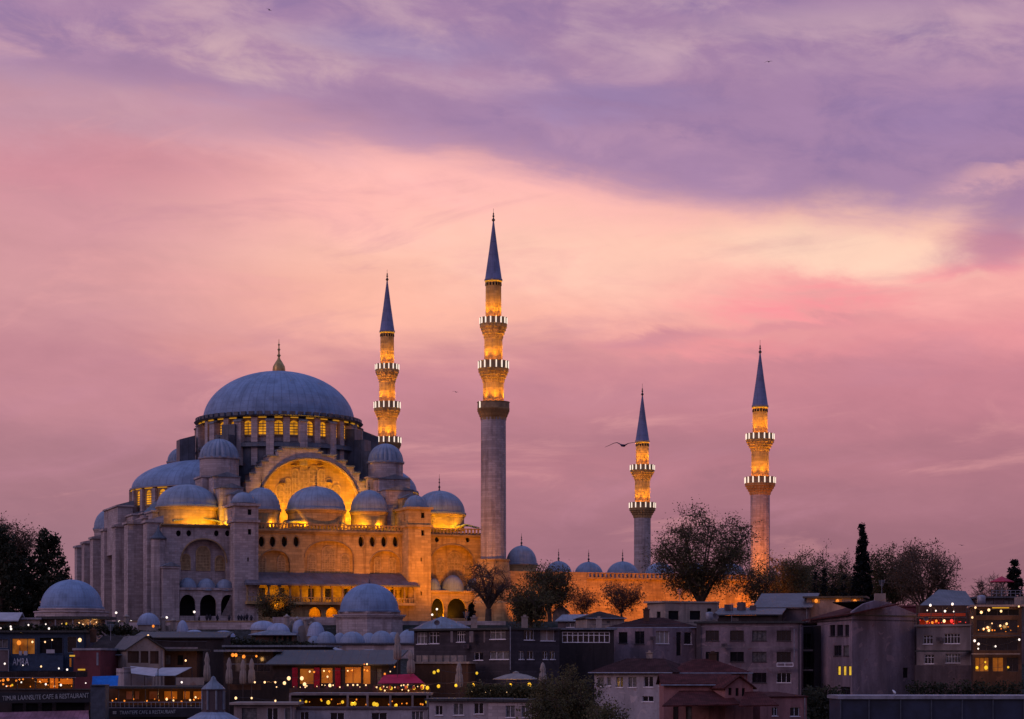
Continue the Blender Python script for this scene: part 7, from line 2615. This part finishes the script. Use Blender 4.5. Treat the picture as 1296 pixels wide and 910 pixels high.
def chimney(px, py, Y, label, w=0.45, h=1.4, m_='plaster_pale'):
    p = W(px, py, Y)
    mb = MB().box(p.x - w, p.x + w, Y - w * .7, Y + w * .7, p.z - 0.8, p.z + h)
    mb.box(p.x - w - .1, p.x + w + .1, Y - w * .7 - .1, Y + w * .7 + .1, p.z + h + .002, p.z + h + 0.14)
    mb.box(p.x - w * .5, p.x + w * .5, Y - w * .35, Y + w * .35, p.z + h + .142, p.z + h + 0.4)
    tag(mb.build('chimney', m_), label, 'chimney', 'chimneys on the roofs')


def tank(px, py, Y, label):
    p = W(px, py, Y)
    mb = MB().lathe(p.x, Y, p.z, [(0.02, 0.3), (0.55, 0.3), (0.6, 0.36), (0.6, 1.3), (0.5, 1.42), (0.15, 1.5), (0.02, 1.5)], 16)
    for a in range(3):
        q = Vector((p.x + 0.4 * cos(a * 2.1), Y + 0.4 * sin(a * 2.1), p.z - 0.4))
        mb.tube(q, q + Vector((0, 0, 0.75)), 0.04, n=5)
    tag(mb.build('water_tank', 'greymetal'), label, 'water tank', 'water tanks on the roofs')


def ac_unit(px, py, Y, label):
    p = W(px, py, Y)
    root = empty('air_conditioner', p)
    tag(root, label, 'air conditioner', 'air conditioners on the walls')
    MB().box(p.x - 0.42, p.x + 0.42, Y - 0.36, Y - 0.02, p.z - 0.3, p.z + 0.3).build('case', 'plaster_dim', root)
    fan = MB().lathe(0, 0, 0, [(0.02, 0), (0.2, 0), (0.22, 0.02), (0.02, 0.02)], 14)
    bmesh.ops.transform(fan.bm, matrix=Matrix.Rotation(radians(90), 4, 'X'), verts=fan.bm.verts)
    bmesh.ops.translate(fan.bm, verts=fan.bm.verts, vec=Vector((p.x - 0.1, Y - 0.365, p.z)))
    fan.build('fan_grille', 'iron', root)


dish(553, 795.5, 315, 'satellite dish at the left end of the charcoal house roof')
dish(905, 787, 322, 'satellite dish on the left part of the grey three-storey block', 0.5, 0.5)
dish(1172, 790.5, 312, 'satellite dish beside the red-lit terrace rail', 0.4, -0.2)
aerial(590, 795, 312, 'tall comb aerial on the charcoal house, left half')
aerial(926, 787, 324, 'comb aerial on the grey three-storey block', 2.8)
aerial(1116, 751, 318.6, 'comb aerial on the pale chimney above the blank gable', 2.0)
aerial(860, 762, 353, 'comb aerial on the flat pale block under the bare tree', 2.2)
aerial(140, 806, 300, 'comb aerial on the brown tiled roof at left', 1.8)
chimney(600, 794.5, 310, 'pale chimney left of the bend in the charcoal roof')
chimney(664, 794, 309, 'pale chimney right of the bend in the charcoal roof')
chimney(758, 792, 318, 'chimney above the glazed gallery', 0.4, 1.0)
chimney(818, 782, 329, 'chimney on the weathered lilac house', 0.45, 1.2, 'brown')
chimney(822, 836, 294, 'slim chimney on the roof of the pale blue-white house', 0.4, 1.0, 'plaster_pale')
chimney(902, 838, 294, 'stout chimney on the dusky red hipped roof', 0.5, 1.1, 'brown')
chimney(118, 806, 302, 'brick-brown chimney at the left end of the brown tiled roof', 0.4, 0.9, 'brown')
tank(898, 787, 326, 'grey water tank nearest the left corner of the grey block')
tank(1242, 766.5, 307, 'grey water tank on the dark restaurant roof')
for px, py, Y, lab in ((916.5, 817, 318.8, 'air conditioner between the top and middle windows of the grey block'),
                       (1188, 809, 310, 'air conditioner between the white barred windows of the grey house'), (826, 808, 321.7, 'air conditioner by the corner of the lilac house'),
                       (590, 818, 307, 'air conditioner between the two window rows of the charcoal house')):
    ac_unit(px, py, Y, lab)

# ------------------------------------------------------------------ pale upright stones on the precinct slope
rs_ = random.Random(77)
stone_mb = MB()
pr_ = [(-0.28, 0), (0.28, 0), (0.30, 1.25)] + [(0.30 * cos(a * pi / 8), 1.25 + 0.34 * sin(a * pi / 8)) for a in range(1, 8)] + [(-0.30, 1.25)]
stone_mb.prism(pr_, -0.11, 0.11, 'y')
st0 = stone_mb.build('standing_stone', 'plaster_pale')
for i in range(46):
    px = rs_.uniform(345, 402) if i < 34 else rs_.uniform(190, 232)
    Y = rs_.uniform(354, 363.5)
    o = st0 if i == 0 else st0.copy()
    if i:
        COL.objects.link(o)
    p = W(px, YH, Y)
    o.location = (p.x, Y, ground_z(p.x, Y) - 0.15)
    o.rotation_euler = (rs_.uniform(-.08, .08), rs_.uniform(-.12, .12), rs_.uniform(-0.6, 0.6))
    s_ = rs_.uniform(0.8, 1.9)
    o.scale = (s_ * rs_.uniform(0.8, 1.3), 1.2, s_)
    tag(o, 'pale round-topped standing stone among the small domes of the precinct slope', 'standing stone', 'standing stones on the slope')

# dark scrub between the pink annex and the market roof, and below the red-lit houses
sh = MB()
for i in range(900):
    q = rg.random()
    p = W(rg.uniform(1018, 1068), rg.uniform(872, 915), 286 + rg.uniform(-2, 2)) if q < 0.5 else W(rg.uniform(1150, 1296), rg.uniform(866, 884), 296 + rg.uniform(-1, 1))
    leaf_quads(sh, rg, p, 4, 0.35, 0.26)
tag(sh.build('shrubs', 'leaf_dark'), 'dark scrub filling the gap beside the pink annex and behind the market roof', 'shrubs', kind='stuff')

# small candles and table lamps along the terraces
rc_ = random.Random(5)
for (x0, x1, y0, y1, Y, n, lab, grp, kd) in ((368, 542, 866.5, 870, 283, 26, 'tiny warm candle on a table of the upper deck before the red café', 'table candles of the upper deck', 'bulb_warm'),
                                            (378, 545, 885, 892, 275.5, 16, 'tiny amber lamp inside the lower deck under its pale rail', 'table lamps of the lower deck', 'bulb_orange'),
                                            (0, 92, 858, 869, 277, 16, 'tiny orange lamp deep inside the left terrace café', 'table lamps of the left terrace café', 'bulb_orange'),
                                            (136, 256, 882, 888, 271, 12, 'tiny amber candle behind the railing of the glazed terrace', 'candles of the glazed terrace', 'bulb_orange'),
                                            (1164, 1226, 783, 790, 315, 12, 'tiny red-orange lamp on a table of the red-lit roof terrace', 'table lamps of the red terrace', 'bulb_red'),
                                            (1236, 1289, 786, 800, 301.5, 10, 'tiny amber lamp behind the restaurant glazing', 'table lamps of the dark restaurant', 'bulb_orange'),
                                            (590, 690, 868, 878, 277, 9, 'tiny warm lamp among the terrace shrubs under the paper lanterns', 'lamps among the terrace shrubs', 'bulb_warm')):
    for i in range(n):
        bulb(x0 + (x1 - x0) * (i + rc_.random()) / n, rc_.uniform(y0, y1), Y, lab, grp, kd, 0.14, 'table_lamp', 'table lamp')
for a, b, lab in (((745, 790, 318), (905, 785, 322), 'long sagging cable from the glazed gallery house to the grey block'), ((1004, 792, 317), (1062, 786, 309), 'short sagging cable between the grey block and the corner block'),
                  ((140, 803, 300), (262, 812, 300), 'sagging cable from the comb aerial to the dark café hall'), ((1150, 776, 313), (1236, 772, 304), 'sagging cable from the blank gable to the dark restaurant')):
    wire([W(*a), W(*b)], lab, 0.03, None, 'overhead_cable')
tree('leafy_tree', 'low olive tree filling the skyline between the two olive trees and the cypress', 1024, 440, 38, 699, 32, 121, leaves=7, lsize=0.26, limbs=8, subs=8, twigs=6, trunk_r=0.3, crown_low=0.05)
tree('leafy_tree', 'low brown tree partly hidden behind the tall pointed cypress', 1082, 440, 38, 704, 34, 123, leaf='leaf_brown', leaves=6, lsize=0.26, limbs=8, subs=8, twigs=6, trunk_r=0.3, crown_low=0.05)
